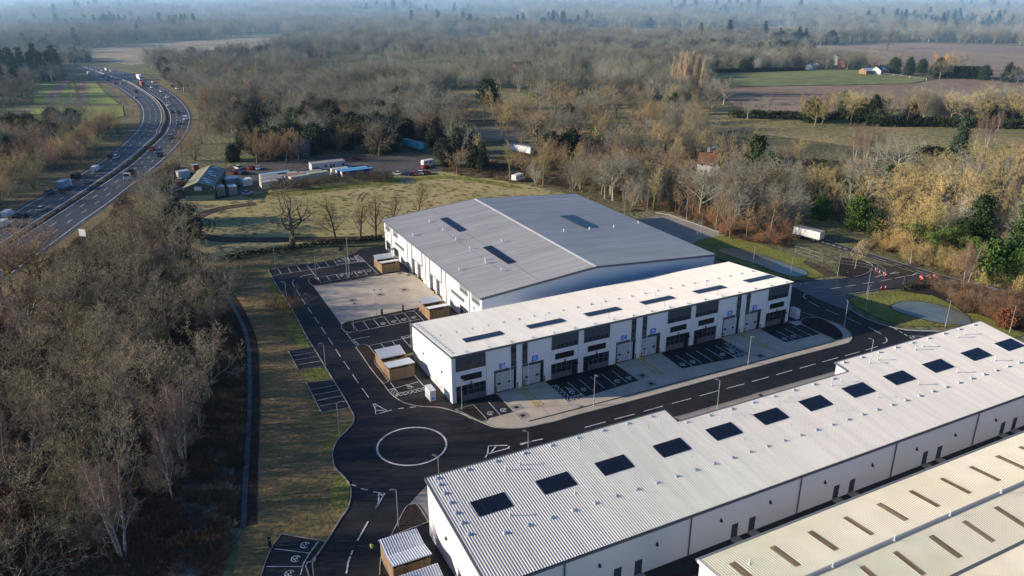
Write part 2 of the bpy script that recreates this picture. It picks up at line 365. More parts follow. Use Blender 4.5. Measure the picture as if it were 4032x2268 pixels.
mb=MB();ribbon(mb,mixl(LL,LR,-.55),mixl(LL,LR,-.18),.05);ribbon(mb,mixl(RL,RR,1.16),mixl(RL,RR,1.55),.05);struct(mb.build('motorway_verge',M['verge']))
mb=MB()
for l in(LL,mixl(LL,LR,.97),mixl(RL,RR,.03),RR): mb.strip(l,.3,.1)
for A,B in((LL,LR),(RL,RR)):
    for t in(.345,.67): mb.dashes(mixl(A,B,t),.26,4,7,.1)
struct(mb.build('motorway_lane_markings',M['white_line']))
bar=mixl(LR,RL,.3)
mb=MB();mb.wallstrip(bar,.3,.35,.75)
for p in resample(bar,6): mb.box(p[0]-.06,p[0]+.06,p[1]-.06,p[1]+.06,0,.6)
tag(mb.build('crash_barrier',M['steel']),'long steel crash barrier down the middle of the motorway','crash barrier')
# fields
sheet('green_field',[(-47.71,676.61),(-8.38,674.96),(-2.28,588.93),(3.82,536.83),(-42.48,561.31)],.2,M['green'])
sheet('green_field',[(-67.13,550.89),(5.2,525.07),(4.73,485.16),(-16.86,463.1),(-60.53,481.96)],.2,M['green'])
for pts in([(-35.36,557.55),(-28.27,685.6)],[(-16.62,547.63),(-15.78,676.09)],[(-55.41,504.66),(-42.37,539.56)]): struct(MB().strip(pts,7,.25).build('field_track',M['plough']))
sheet('heath',[(-29.82,1005.52),(32.14,1077.68),(185.88,1140.82),(240.89,1056.33),(180.44,953.31),(134.36,837.85),(71.74,842.32),(20.78,795.06),(-7.3,875.87)],.2,M['heath'])
sheet('ploughed_field',[(733.34,688.44),(848.64,668.46),(933.16,536.98),(608.94,344.69),(565.53,412.13),(609.32,496.58),(642.51,596.45)],.2,M['plough'])
sheet('ploughed_field',[(371.55,432.2),(441.47,402.43),(509.24,379.14),(579.23,398.55),(621.43,352.1),(474.62,265.02),(411.36,303.52),(329.71,314.11),(325.17,356.04)],.2,M['plough'])
sheet('paddock',[(435.48,508.16),(527.34,483.09),(551.21,459.58),(537.77,391.19),(508.79,382.01),(375.41,432.63)],.24,M['paddock'])
sheet('pasture',[(271.16,395.46),(317.56,331.44),(321.82,306.31),(377.25,277.17),(453.06,252.24),(355.39,194.31),(297.17,215.3),(279.73,264.72),(269.59,293.46),(198.29,307.29),(197.46,331.25),(225.04,357.2)],.14,M['pasture'])
sheet('pasture',[(192.28,499.04),(230.88,487.79),(248.26,447.25),(206.47,389.97),(189.68,390.91),(174.35,446.65)],.14,M['pasture'])
sheet('pasture',[(152.62,364.89),(182.84,358.3),(170.46,321.84),(141.93,325.84)],.16,M['heath'])
sheet('green_field',[(158.19,612.21),(190.46,604.13),(184.35,580.41),(152.68,591.63)],.24,M['green'])
sheet('green_field',[(291.99,514.26),(320.27,499.13),(298.04,459.16),(263.99,470.17)],.24,M['green'])
for pts,m in(([(721.54,1609.29),(824.57,1596.52),(759.05,1452.45),(663.05,1488.65)],'green'),([(932.15,1011.45),(1048.31,972.46),(1000.01,919.18),(879.86,962.8)],'heath'),([(405.69,1404.98),(475.5,1396.7),(454.63,1315.57),(386.75,1340.22)],'green'),([(412.34,1004.33),(465.1,993.14),(409.14,868.41),(353.75,899.15)],'heath'),([(408.58,1183.45),(455.8,1156.52),(446,1116.14),(386.91,1138.65)],'heath'),([(1024.86,1254.42),(1112.74,1242.61),(1051.58,1163.17),(963.81,1179.18)],'green')):
    sheet('far_field',pts,.4,M[m])
sheet('scrapyard_ground',[(8.85,284.23),(16,309.4),(41.26,326.71),(56.99,326.98),(94.9,318.8),(109.8,311.04),(114.1,294.71),(110.13,280.5),(93.68,279.92),(82.71,279.78),(49.18,287.38),(39.4,279.37),(28.09,274.28),(18.14,275.94)],.08,M['gravel'])
sheet('frost_patch',[(88.55,268.72),(92.41,273.65),(95.2,269.4),(94.19,265.8),(89.54,265.51)],.09,M['frost'])
# estate road, one asphalt sheet under everything on the site
west=[(28.41,194.47),(28.27,188.29),(28.1,182.03),(28.18,174.59),(28.3,167.87),(28.14,159.51),(27.89,152.06),(27.88,144.42),(27.89,140.27),(27.85,127.22),(27.85,120.17),(27.75,116.9),(27.64,114.75),(27,112.68),(25.44,110.7),(23.35,108.64),(21.85,106),(21.15,103.5),(20.87,100.89),(21.3,98.77),(21.63,96.38),(21.41,94.35),(20.71,92.29),(19.77,90.43),(18.42,88.87),(16.22,86),(15.45,85.07),(14.21,83.55),(13.04,82.21),(11.99,79.86),(14,60)]
westc=west[:9]+smooth(west[9:],4)
site=[(28.41,194.47),(32.96,194.72),(39.27,194.87),(45.3,194.91),(52,197.84),(54.01,200.58),(61.03,200.06)]+[(60.4,200),(122,200),(122,134),(128,134)]+[(136.34,150.18),(138.19,149.23),(138.29,144.79),(139.19,136.81),(139.4,131.95),(141.5,128.18),(149.92,126.16)]
e1=[(145.37,126.54),(149.24,125.17),(152.92,124),(158.48,123.24),(161.87,123.95),(165.33,125.66),(167.55,127.32),(168.21,128.7),(168.31,130.03)]
e2=[(170.58,110.38),(166.2,110.66),(160.45,113.41),(155.32,114.78),(149.27,115.31),(145.64,115.95),(143.61,115.6),(141.72,114.29),(140,112.07),(138.46,108.14),(137.75,104),(138.15,100.26),(139.19,97.81),(140.54,95.99),(147.3,91.78),(153.42,88.66)]
site=site[:-1]+e1+e2+[(140,79),(140,55),(14,55)]+westc[::-1]
sheet('estate_road',site,.08,M['asphalt'])
sheet('entrance_road',smooth([(140,127.21),(154.11,123.62),(162.39,123.14),(168.69,127.88),(170.44,125.28),(175.2,114.14),(163.4,112.09),(155.46,114.9),(145.98,116.25),(139.37,108.94),(137.52,112.46),(137.72,123.32)],3,True),.088,M['asphalt_wet'])
# public road past the entrance
pn=[(164.66,184.48),(169.52,145.26),(170.4,139.64),(171.17,132.46),(173.37,112.79),(175.49,107.67),(175.96,100.7),(176.09,93.58),(175.84,82.93)]
pf=[(169.45,187.25),(173.47,146.57),(173.96,141.01),(174.57,135.36),(175.37,125.25),(176.41,116.49),(177.88,108.65),(178.95,102.67),(180.03,96.03),(180.32,85.48)]
pn,pf=resample(smooth(pn,5),n=50),resample(smooth(pf,5),n=50)
struct(ribbon(MB(),pn,pf,.10).build('public_road',M['lane']))
struct(MB().strip(pf,.4,.12).strip(pn[22:],.3,.12).build('public_road_edge_line',M['kerb']))
mb=MB();c=mixl(pn,pf,.42);mb.dashes(c[14:24],.18,1,.8,.125);mb.dashes(mixl(pn,pf,.36)[14:24],.18,1,.8,.125);mb.dashes(c[26:],.15,4,2,.125)
mb.strip([(168.89,118.21),(169.91,117.69),(173.03,118.22)],.25,.125).strip([(165.77,120.88),(168.39,121.25),(168.78,120.4),(165.77,120.88)],.2,.125)
mb.strip([(160.6,120.9),(164.05,121.23)],.22,.125)
struct(mb.build('public_road_markings',M['white_line']))
lane2=smooth([(137.49,315.76),(131.78,324.85),(125.41,343.16),(177.08,200.37),(174.24,185.06),(181.27,174.94),(182.63,168.03),(181.82,155.67),(177.18,144.33)],4)
struct(MB().strip(lane2[:9],4,.06).build('lane',M['lane']))
# kerbs
mb=MB()
for pl in (westc,e1,e2[3:-1]): mb.wallstrip(pl,.16,0,.2)
# concrete yard in front of the big unit
yardA=[(35.94,178.3),(37.94,177.87),(41.75,177.71),(45.28,177.71),(49.73,177.91),(55.06,178.01),(58.61,177.47)]+[(60.3,173.5),(60.3,155)]+[(53.89,153.99),(49.59,153.91),(44.1,153.75),(38.75,153.6),(37.16,153.47),(35.92,152.71)]
sheet('yard',yardA,.095,M['conc'])
isl1=smooth([(35.94,178.3),(35.62,180.55),(35.83,182.56),(36.38,183.82),(37.53,184.16)],4)+[(38.09,179.28),(42.22,179.47),(50.49,179.72),(52.54,179.11),(49.73,177.91),(45.2,177.45),(41.71,177.55),(37.91,177.77)]
sheet('island_bed',isl1,.17,M['bed'])
isl2=smooth([(38.73,153.52),(37.13,153.39),(36.07,152.63),(35.61,151.71),(35.48,150.19),(35.62,148.55),(36.39,147.72)],4)+[(37.9,147.7),(37.93,152.24),(45.43,152.34),(52.27,152.64),(53.81,153.78),(49.56,153.83),(44.07,153.67)]
sheet('island_bed',isl2,.17,M['bed'])
mb.wallstrip(isl1,.13,0,.22,closed=True);mb.wallstrip(isl2,.13,0,.22,closed=True)
isl3=[(35.49,140.25),(35.98,140.82),(36.82,140.92),(37.64,140.38),(37.9,139.63),(37.97,135.2),(36.7,131.9),(36.7,123.5),(35.63,123.07),(35.43,126.18),(35.36,130.86),(35.47,135.31)]
sheet('island_bed',isl3,.16,M['bed']);mb.wallstrip(isl3,.13,0,.21,closed=True)
sheet('grass_patch',[(43.2,132.73),(44.81,132.89),(44.45,131.89),(43.07,132.13)],.12,M['lawn'])
# roadside beds by unit E6
bed4=[(36.38,115.7),(40.6,115.26),(40.64,113.06),(41.92,113.34),(41.89,110.31),(39.98,111.73),(37.79,113.6)]
sheet('planting_bed',bed4,.15,M['bed'])
bed5=[(43.65,108.66),(47.07,108.72),(47.09,106.47),(47.13,103.69),(46.92,103.23),(46.36,102.96),(45.89,103.2),(44.92,105.53),(44.37,107.26)]
sheet('planting_bed',bed5,.15,M['bed']);mb.wallstrip(bed5,.13,0,.2,closed=True)
kl=smooth([(35.61,123.01),(35.61,119.4),(36.04,116.8),(36.76,114.73),(38.23,112.83),(39.93,111.6),(41.65,110.43),(43.17,108.47),(44.32,106.42),(44.99,104.64),(45.8,103.24),(46.86,100.95),(48.47,99.53),(50.29,98.55),(52.18,98),(54.61,97.86),(57.01,97.62),(61.85,97.78),(72.84,97.48),(95.77,97.5),(105.52,97.46),(115.68,97.29),(123.53,97.12),(125.13,97.35),(127.1,98.45),(128.65,100.25),(129.68,102.39),(130.15,104.89),(129.14,108.7),(128.13,113.12)],3)
mb.wallstrip(kl,.15,0,.2)
# front yard of the terrace
front=[(52.1,110.6),(52.39,110.68),(52.06,103.5),(47.26,103.49),(46.87,103.12),(46.05,102.92),(46.88,101),(48.49,99.58),(50.31,98.6),(52.2,98.04),(54.63,97.91),(57.04,97.66),(61.88,97.82),(72.89,97.55),(95.84,97.58),(105.57,97.51),(115.74,97.34),(123.59,97.17),(125.16,97.41),(127.06,98.47),(128.56,100.21),(129.56,102.32),(130.05,104.8),(129.12,108.24),(121.6,110.6)]
sheet('front_yard',front,.10,M['conc'])
def bay(name,pts): sheet(name,pts,.115,M['bays'])
bayE6=[(47.19,108.66),(52.21,108.71),(52.12,103.46),(47.31,103.6)]
bayE5=[(63.12,108.48),(77.34,108.53),(77.63,104.31),(65.68,102.48)]
p0=(62.08,108.51);p1=(77.58,108.44);p2=(77.62,103.14);p3=(62.04,102.16)
bays=[(p0[0],p1[0],107.2,101.1)]
sheet('parking_bay',bayE6,.115,M['bays'])
G2=[(p0,p1,p2,p3),((88.01,108.53),(103.38,108.29),(103.31,101.87),(87.64,103.31)),((113.54,108.06),(123.04,108.16),(122.89,102.84),(113.58,103.03))]
for g in G2: bay('parking_bay',g)
# dark paths along the shop fronts
for a0,a1 in((44,52),(62.2,77.5),(88,103.2),(113.6,121.6)):
    sheet('footpath',[(a0,110.68),(a1,110.68),(a1,107.4),(a0,107.4)],.11,M['asphalt'])
bed6=smooth([(126.11,110.25),(128.99,108.78),(128.96,105.5),(128.19,102.7),(126.41,100.09),(124.76,99.01),(123.37,99.17),(123.35,100.36),(123.14,103.07),(123.28,108.17)],4,True)
sheet('planting_bed',bed6,.16,M['bed']);mb.wallstrip(bed6,.13,0,.2,closed=True)
# joints, slot drain
jb=MB()
for x,y in((((52.39,110.68)),(52.2,98.18)),((57.12,102.99),(57,97.73)),((61.98,102.19),(61.88,97.82)),((77.88,99.17),(77.89,97.55)),((82.55,99.11),(82.64,97.5)),((87.51,98.78),(87.49,97.43)),((102.3,98.95),(102.38,97.35)),((107.83,98.41),(107.89,97.23))): jb.strip([x,y],.14,.118)
jb.strip([(52.43,100.15),(57.22,99.85)],.1,.118)
struct(jb.build('concrete_joints',M['joint']))
struct(MB().strip([(53.03,99.61),(73.42,99.36),(110.01,99.04),(122.64,98.91)],.28,.122).build('slot_drain',M['drain']))
for p in((53.01,101.7),(53.31,104.63),(78.9,101.04),(79.28,104.37),(104.59,100.64),(75.13,88.84),(93.54,88.78),(57.41,177),(58.99,174.72),(54.61,165.82),(41.77,165.08),(48.59,165.52)):
    struct(MB().box(p[0]-.95,p[0]+.95,p[1]-.95,p[1]+.95,.08,.128).build('drain_surround',M['conc2']))
    struct(MB().box(p[0]-.38,p[0]+.38,p[1]-.38,p[1]+.38,.1,.135).build('drain_cover',M['drain']))
# pavement in front of the long unit
st=[(74.69,89.54),(100.48,89.46),(112.25,89.27)]
sheet('pavement',[st[0],st[1],st[2],(100.6,76.9),(65.6,76.9)],.12,M['conc2']);mb.wallstrip(st,.15,0,.19)
jb=MB()
for a in range(68,100,5): jb.strip([(a,77),(a,80)],.1,.13)
struct(jb.build('pavement_joints',M['joint']))
sheet('pavement',[(27.29,87.24),(31.84,90.87),(28.72,82.71),(28.82,86.68),(28.18,87.3)],.11,M['conc2'])
bed7=smooth([(23.31,82.27),(25.18,84.65),(27.17,87.15),(28.19,87.33),(28.77,86.78),(28.8,82.74)],4)
sheet('planting_bed',bed7,.16,M['bed']);mb.wallstrip(bed7,.13,0,.21)
mb.wallstrip([(23.31,82.27),(28.8,82.74)],.12,0,.2)
mb.wallstrip([(19.77,75.91),(20.34,77.56),(20.97,79.06),(23.31,82.27)],.13,0,.2)
sheet('planting_bed',[(19.84,75.88),(20.7,78.34),(20.65,75.47)],.15,M['bed'])
# west parking bays and kerbs round them
b1=[(23.09,144.67),(27.85,144.47),(27.81,134.98),(23.03,135.77)]
b2=[(23.23,129.85),(28.03,128.84),(27.8,117.48),(23.03,118.07)]
b3=[(10.59,89.24),(15.45,85.07),(13.04,82.21),(11.86,79.64),(15,60),(6.47,81.86),(7.74,84.9),(8.95,87.36)]
for b in(b1,b2,b3): sheet('parking_bay',b,.10,M['bays'])
mb.wallstrip([b1[1],b1[0],b1[3],b1[2]],.13,0,.19);mb.wallstrip([b2[1],b2[0],b2[3],b2[2]],.13,0,.19);mb.wallstrip([b3[1],b3[0]]+b3[:4:-1],.13,0,.19)
# apron behind the big unit
sheet('apron',[(136.9,189.2),(150.03,188.3),(151.9,164.57),(147.26,164.64),(144.77,165.09),(139.7,163.61),(138.07,162.46),(121,150),(121,185)],.095,M['conc2'])
mb.wallstrip([(147.89,193.06),(150.16,188.48),(151.9,164.57)],.5,0,.22)
# grass banks and ponds
sheet('grass_bank',[(138.35,162.81),(141.3,164.3),(145.39,164.97),(151.9,164.57),(153.26,161.97),(154.45,151.1),(155.65,138.05),(153.1,136.76),(150.51,127.03),(142.28,128.31),(140.74,131.65),(139.15,136.43),(138.02,144.5),(135.39,150.22),(136.59,156.46)],.10,M['lawn'])
sheet('soil_bank',[(153.97,137.6),(155.32,136.05),(153.88,126.08),(150.4,126.93)],.11,M['mud'])
sheet('pond',smooth([(140.15,154.63),(143.47,155.3),(145.7,153.49),(146.99,148.79),(148.49,143.05),(148.8,136.42),(149.31,133.25),(148.39,130.89),(146.5,129.87),(143.98,129.99),(142.59,131.87),(141.92,136.23),(141.75,141.3),(140.43,147.19),(139.94,152.41)],4,True),.13,M['water'])
sheet('grass_bank',[(143.14,113.02),(146.17,113.94),(149.87,114.06),(154.31,113.33),(158.51,111.95),(160.52,108.86),(162.5,106.58),(161.88,102.45),(160.95,99.13),(159.21,96.35),(161.64,95.33),(161.62,92),(160.25,86.36),(160.08,83.22),(156.07,83.69),(152.5,92.31),(145.4,95.52),(141.73,97.9),(140.53,102.36),(140.87,106.41),(141.6,109.97)],.10,M['lawn'])
sheet('pond',smooth([(148.22,106.11),(150.77,106.93),(153.22,106.98),(155.52,105.95),(157.67,103.88),(158.66,101),(159.06,97.78),(158.66,95.29),(156.45,92.92),(155.03,91.94),(153.09,92.72),(150.88,94.48),(149.18,96.64),(147.77,100.86),(147.38,104.22)],4,True),.13,M['water'])
sheet('planting_bed',[(158.63,112.04),(163.28,112.94),(169.83,110.11),(171.39,105.61),(173.1,99.65),(175.8,93.4),(161.39,82.54),(160.25,86.36),(161.62,92),(161.83,95.46),(159.28,96.4),(161.96,102.51),(162.58,106.64),(160.6,108.92)],.09,M['bed'])
sheet('planting_bed',[(153.85,126.11),(154.76,123.36),(158.68,123.06),(162.99,124.34),(165.56,125.41),(168.11,127.77),(167.9,131.67),(164.7,135.9)],.11,M['bed'])
mb.wallstrip(smooth([(143.14,113.02),(146.17,113.94),(149.87,114.06),(154.31,113.33)],3),.12,0,.16)
struct(mb.build('kerb',M['kerb']))
for nm in('pond','pond.001'):
    po=bpy.data.objects[nm];rim=[(v.co.x,v.co.y) for v in po.data.vertices]
    struct(MB().strip(rim,.9,.122,closed=True).build('pond_margin',M['pondrim']))
# ------------------------------------------------------------------ painted markings
Z=.145
mk=MB();yl=MB()
cx=[(28.04,103.27),(38.4,99.69),(36.06,105.97),(30.72,96.73)]
A_=np.array([[2*p[0],2*p[1],1] for p in cx]);B_=np.array([p[0]**2+p[1]**2 for p in cx]);s_=np.linalg.lstsq(A_,B_,rcond=None)[0]
RC=(s_[0],s_[1]);RRD=math.sqrt(s_[2]+s_[0]**2+s_[1]**2)
mk.strip([(RC[0]+RRD*math.cos(t*math.pi/36),RC[1]+RRD*math.sin(t*math.pi/36)) for t in range(72)],.32,Z,closed=True)
# centre line of the access road
cl=smooth([(32.11,183.25),(31.79,180.43),(31.7,175.29),(31.63,169.31),(31.65,163.6),(31.7,158.16),(31.68,152.36),(31.65,146.67),(31.61,140.7),(31.56,137.31),(31.62,131.67),(31.59,126.08),(31.68,120.76),(31.7,118.7)],4)
mk.dashes(cl,.16,3.9,2.1,Z)
mk.strip(smooth([(32.93,184.54),(32.17,183.52),(31.69,181.07)],4),.16,Z);mk.strip(smooth([(34.46,185.61),(36.11,186.46),(37.83,186.21)],4),.16,Z)
for pl in([(31.7,116.86),(31.53,114.99),(31,113.2),(33.11,113.59),(31.92,116.89)],[(31,113.2),(33.97,113.45)],[(31.59,114.51),(32.64,113.89)],[(31.78,116),(32,115.73)],
 [(35.06,113.34),(35.91,113.14)],[(36.96,112.88),(37.93,112.59)],
 [(24.15,92.61),(25.53,91.56),(23.02,88.39),(24.08,89.9),(24.83,92.09)],[(24.83,91.84),(25.07,91.17)],[(21.88,95.72),(22.37,95.04)],[(22.82,94.17),(23.6,93.35)],
 [(42.08,93.17),(42.89,94.05),(43.92,95.9),(46.7,94.7)],[(42.76,93.92),(46.58,93.91)],[(43.54,94.13),(44.86,95.21)],[(46.33,93.96),(46.86,94.37)],
 [(21.58,86.57),(19.12,83.35)],[(18.06,81.82),(17.64,81.09)],[(17.48,80.89),(16.87,79.73),(16.19,78.04)],
 [(48.6,94.2),(52.49,93.81)],[(48.57,93.92),(50.62,93.99)]):
    mk.strip(pl,.22,Z)
# spine road centre dashes
dl=[(60.31,93.72),(70.02,93.56),(81.88,93.47),(93.87,93.33),(99.74,93.34),(111.47,93.3),(123.18,93.14)]
for x in((10,1403,270,1333),(385,1300,640,1233),(752,1200,1000,1132),(1115,1100,1355,1035),(1465,1003,1697,938),(1805,910,2030,850),(2122,823,2342,762),(2435,735,2640,675)): pass
for seg in([(60.31,93.72),(64.25,93.65)],[(66.05,93.66),(70.02,93.56)],[(71.86,93.58),(75.91,93.54)],[(77.83,93.53),(81.88,93.47)],[(83.81,93.49),(87.91,93.47)],[(89.81,93.42),(93.87,93.33)],[(95.61,93.36),(99.76,93.33)],[(101.58,93.34),(105.66,93.39)],
 [(107.4,93.29),(111.47,93.3)],[(113.23,93.3),(117.48,93.25)],[(119.24,93.2),(123.18,93.14)],[(124.86,93.16),(128.44,93.26)],
 [(134.21,116.67),(133.9,113.34)],[(133.97,111.53),(134.05,107.88)],[(134.29,106.16),(134.47,102.54)],[(134.52,100.59),(134,96.99)],
 [(138.98,120.77),(142.47,120.46)],[(144.19,120.2),(147.74,119.89)],[(149.15,119.57),(152.17,119.31)],[(154.32,119.09),(157.69,118.62)],[(159.33,118.5),(163.12,118.2)],[(164.45,118.13),(167.51,117.99)],
 [(138.28,93.72),(141.37,92.05)]): mk.strip(seg,.17,Z)
for pl in([(137.32,120.62),(135.93,120),(135.23,119.27),(134.83,118.22)],[(130.46,93.71),(131.65,93.93),(132.67,94.54),(133.38,95.54)]): mk.strip(smooth(pl,4),.2,Z)
mk.dashes([(139.09,126.31),(143.85,125.42)],.18,.9,.6,Z);mk.dashes([(138.7,125.92),(142.56,125.18)],.18,.9,.6,Z)
mk.dashes([(138.8,97.73),(137.53,91.85)],.25,.9,.6,Z);mk.dashes([(138.75,93.35),(138.14,91.96)],.25,.9,.6,Z)
mk.strip([(139.53,97.35),(140.24,96.01),(142.08,94.62),(145.96,92.46)],.3,Z)
mk.dashes([(35.59,147.55),(35.79,141)],.25,.6,.5,Z);mk.dashes([(35.59,144.02),(35.79,141)],.3,.6,.5,Z);mk.dashes([(36.08,143.98),(36.26,140.96)],.3,.6,.5,Z)
mk.strip([(35.61,144.09),(39.43,144.07)],.16,Z)
struct(mk.build('road_markings',M['white_line']))
# parking bays
pk=MB()
L_=lambda *p:pk.strip(list(p),.13,Z)
for s in([(28.62,189.8),(38.93,189.99),(45.01,189.88),(52.03,189.57)],[(30.78,194.24),(30.75,189.84)],[(33.23,194.25),(33.18,189.81)],[(35.61,194.23),(35.57,189.88)],[(38.01,194.36),(38.08,184.82),(38.18,179.24)],[(40.51,194.23),(40.53,189.96)],[(42.86,194.2),(42.87,189.96)],[(45.14,194.15),(45.15,190.01)],[(47.46,194.94),(47.47,190.18)],[(49.21,195.26),(48.64,190.61)],[(50.89,194.97),(50.61,190.5)],[(52.19,195.53),(52.33,179.09)],
 [(38.28,183.59),(51.75,183.15)],[(38.28,183.59),(38.16,179.55)],[(40.49,183.39),(40.5,179.25)],[(42.85,183.32),(42.88,179.13)],[(45.23,183.37),(45.16,178.69)],[(47.52,183.29),(47.49,179.17)],[(49.87,183.2),(49.8,179.12)],
 [(38.2,147.55),(51.83,147.72)],[(37.97,152.36),(38.05,147.62)],[(40.47,152.02),(40.41,147.67)],[(42.83,151.99),(42.76,147.74)],[(45.22,151.97),(45.15,147.75)],[(47.51,152.01),(47.47,147.82)],[(49.85,152.04),(49.76,147.83)],[(52.21,152.57),(52.26,146.46)],[(37.97,152.36),(52.16,152.44)],
 [(38.09,139.82),(46.99,139.82)],[(40.41,139.79),(40.46,136.9)],[(42.82,139.77),(42.81,137.04)],[(45.15,140.89),(45.23,135.4)],[(38.09,139.82),(37.91,135.23)],[(45.15,140.89),(47.42,141.02)],
 [(23.37,142.21),(27.75,141.88)],[(23.37,140.08),(27.69,139.68)],[(23.34,137.76),(27.76,137.45)],
 [(23.34,126.9),(27.78,126.52)],[(23.31,124.69),(27.74,124.27)],[(23.31,122.48),(27.78,122.15)],[(23.29,120.33),(27.71,119.92)],
 [(9.13,86.73),(13.04,83.76)],[(7.59,83.8),(11.58,81.75)],[(14.53,85.54),(12.99,83.75),(11.89,82.26),(11.05,80.34)],
 [(36.87,122.97),(36.89,118.43)],[(35.68,120.5),(41.55,120.9)],[(35.85,117.31),(41.42,117.41)],[(41.77,123.47),(41.83,118.51)],[(35.68,120.5),(35.91,117.28)],[(36.68,118.47),(41.55,118.55)],
 [(136.46,188.83),(146.49,189.13)],[(139.09,194.19),(139.18,189.83)],[(141.38,194.26),(141.43,189.89)],[(143.43,194.09),(143.46,189.7)],[(145.59,193.99),(145.53,189.62)],[(147.69,193.16),(147.84,189.42)],
 [(49.78,108.56),(49.7,103.53)]): L_(*s)
# hatching, drawn as zigzags between two edges
def hatch(mb,A,B,n,w=.12):
    A=resample(A,n=n+1);B=resample(B,n=n+1)
    mb.strip(A,w,Z);mb.strip(B,w,Z)
    for i in range(n):
        mb.strip([A[i],B[i+1]],w*.85,Z+.004);mb.strip([B[i],A[i+1]],w*.85,Z+.008)
    mb.strip([A[-1],B[-1]],w,Z+.004);mb.strip([A[0],B[0]],w,Z+.004)
hatch(pk,[(47.5,195.06),(47.47,190.18)],[(48.9,194.91),(48.65,190.26)],3);hatch(pk,[(50.92,195.1),(51.16,190.22)],[(52.19,195.53),(52.17,189.7)],4);hatch(pk,[(45.02,189.94),(52.01,189.51)],[(44.97,190.92),(51.9,190.54)],7)
hatch(pk,[(35.68,120.5),(35.85,117.31)],[(36.75,120.61),(36.87,118.37)],3);hatch(pk,[(35.85,117.31),(41.48,117.38)],[(36.65,118.39),(41.55,118.55)],6)
hatch(pk,[(45.15,140.89),(47.42,141.02)],[(45.21,139.87),(47.03,139.92)],2)
hatch(pk,[(62.09,108.44),(62,102.17)],[(63.32,108.45),(63.28,103.45)],5);hatch(pk,[(62,102.17),(65.66,102.17)],[(63.28,103.45),(65.58,103.55)],4)
hatch(pk,[(102.15,108.29),(101.64,103.12)],[(103.45,108.25),(103.29,101.96)],5);hatch(pk,[(99.67,101.92),(103.27,101.9)],[(99.86,103.25),(101.89,103.19)],3)
# striped bays and EV rings along the terrace
def rowlines(g,n,skip=()):
    A=resample([g[0],g[1]],n=n+1);B=resample([g[3],g[2]],n=n+1)
    for i in range(1,n):
        if i not in skip: L_(A[i],B[i])
for s in([(65.74,108.49),(65.66,102.17)],[(68.12,108.47),(68.05,103.44)],[(70.5,108.4),(70.45,103.36)],[(72.93,108.38),(72.82,103.37)],[(75.41,108.43),(75.33,103.36)],
 [(90.14,108.33),(90.05,103.17)],[(92.52,108.29),(92.37,103.2)],[(94.92,108.25),(94.82,103.15)],[(97.38,108.24),(97.32,103.12)],[(99.8,108.26),(99.88,103.05)],
 [(115.92,108.17),(115.84,102.93)],[(118.3,108.08),(118.1,102.96)],[(120.67,108.08),(120.47,102.87)]): L_(*s)
def evring(p,r=.55,ang=0):
    pk.strip([(p[0]+r*math.cos(t*math.pi/8),p[1]+r*math.sin(t*math.pi/8)) for t in range(14)],.15,Z)
    pk.strip([(p[0]-.12,p[1]-r*.95),(p[0]-.12,p[1]-.1),(p[0]-.25,p[1]+.05),(p[0]-.25,p[1]+.3)],.13,Z+.004)
    pk.strip([(p[0]+.2,p[1]-.15),(p[0]+.2,p[1]+.35)],.13,Z+.004);pk.strip([(p[0]-.05,p[1]+.02),(p[0]+.3,p[1]+.02)],.11,Z+.008)
for p in((48.49,104.81),(50.94,104.8),(64.53,104.72),(66.91,104.73),(74.07,104.65),(76.6,104.66),(88.88,104.58),(91.32,104.56),(98.57,104.49),(101.02,104.5),(114.59,104.33),(117.1,104.33),
 (44.05,182.2),(46.31,182.18),(48.69,182.05),(51.03,182.01),(44.03,149.02),(46.41,149.02),(48.71,149.08),(51,149.16),(12.82,85.62),(11.18,83.54),(9.9,81.25)): evring(p)
def wheelchair(p,s=1):
    q=lambda x,y:(p[0]+x*s,p[1]+y*s)
    pk.strip([q(.45*math.cos(t*math.pi/8-2.6),.45*math.sin(t*math.pi/8-2.6)-.1) for t in range(12)],.14,Z)
    pk.strip([q(-.1,.75),q(-.1,.1),q(.45,.1),q(.6,-.45),q(.8,-.4)],.14,Z+.004);pk.strip([q(-.1,.45),q(.35,.45)],.13,Z+.008)
    pk.strip([q(-.12,.82),q(-.12,1.06)],.24,Z+.004)
for p in((64.49,105.9),(101.03,105.73),(39.3,119.8),(46.23,192.89),(49.78,192.9)): wheelchair(p)
struct(pk.build('parking_bay_markings',M['white_line']))
for pts in([(1085,725),(1170,712),(1410,948),(1318,972)],): pass
def ladder(A,B,n):
    A=resample(A,n=n+1);B=resample(B,n=n+1);yl.strip(A,.2,Z);yl.strip(B,.2,Z)
    for i in range(n+1): yl.strip([A[i],B[i]],.18,Z+.004)
    yl.strip([A[-1],B[-2]],.12,Z+.008)
ladder([(56.66,110.78),(56.41,103.45)],[(57.9,110.71),(57.83,103.45)],6)
ladder([(82.07,110.61),(82.01,103.15)],[(83.28,110.37),(83.36,103.17)],7)
ladder([(107.83,110.5),(107.74,102.86)],[(109.12,110.28),(109.02,102.94)],7)
struct(yl.build('yellow_walkway_markings',M['yellow_line']))

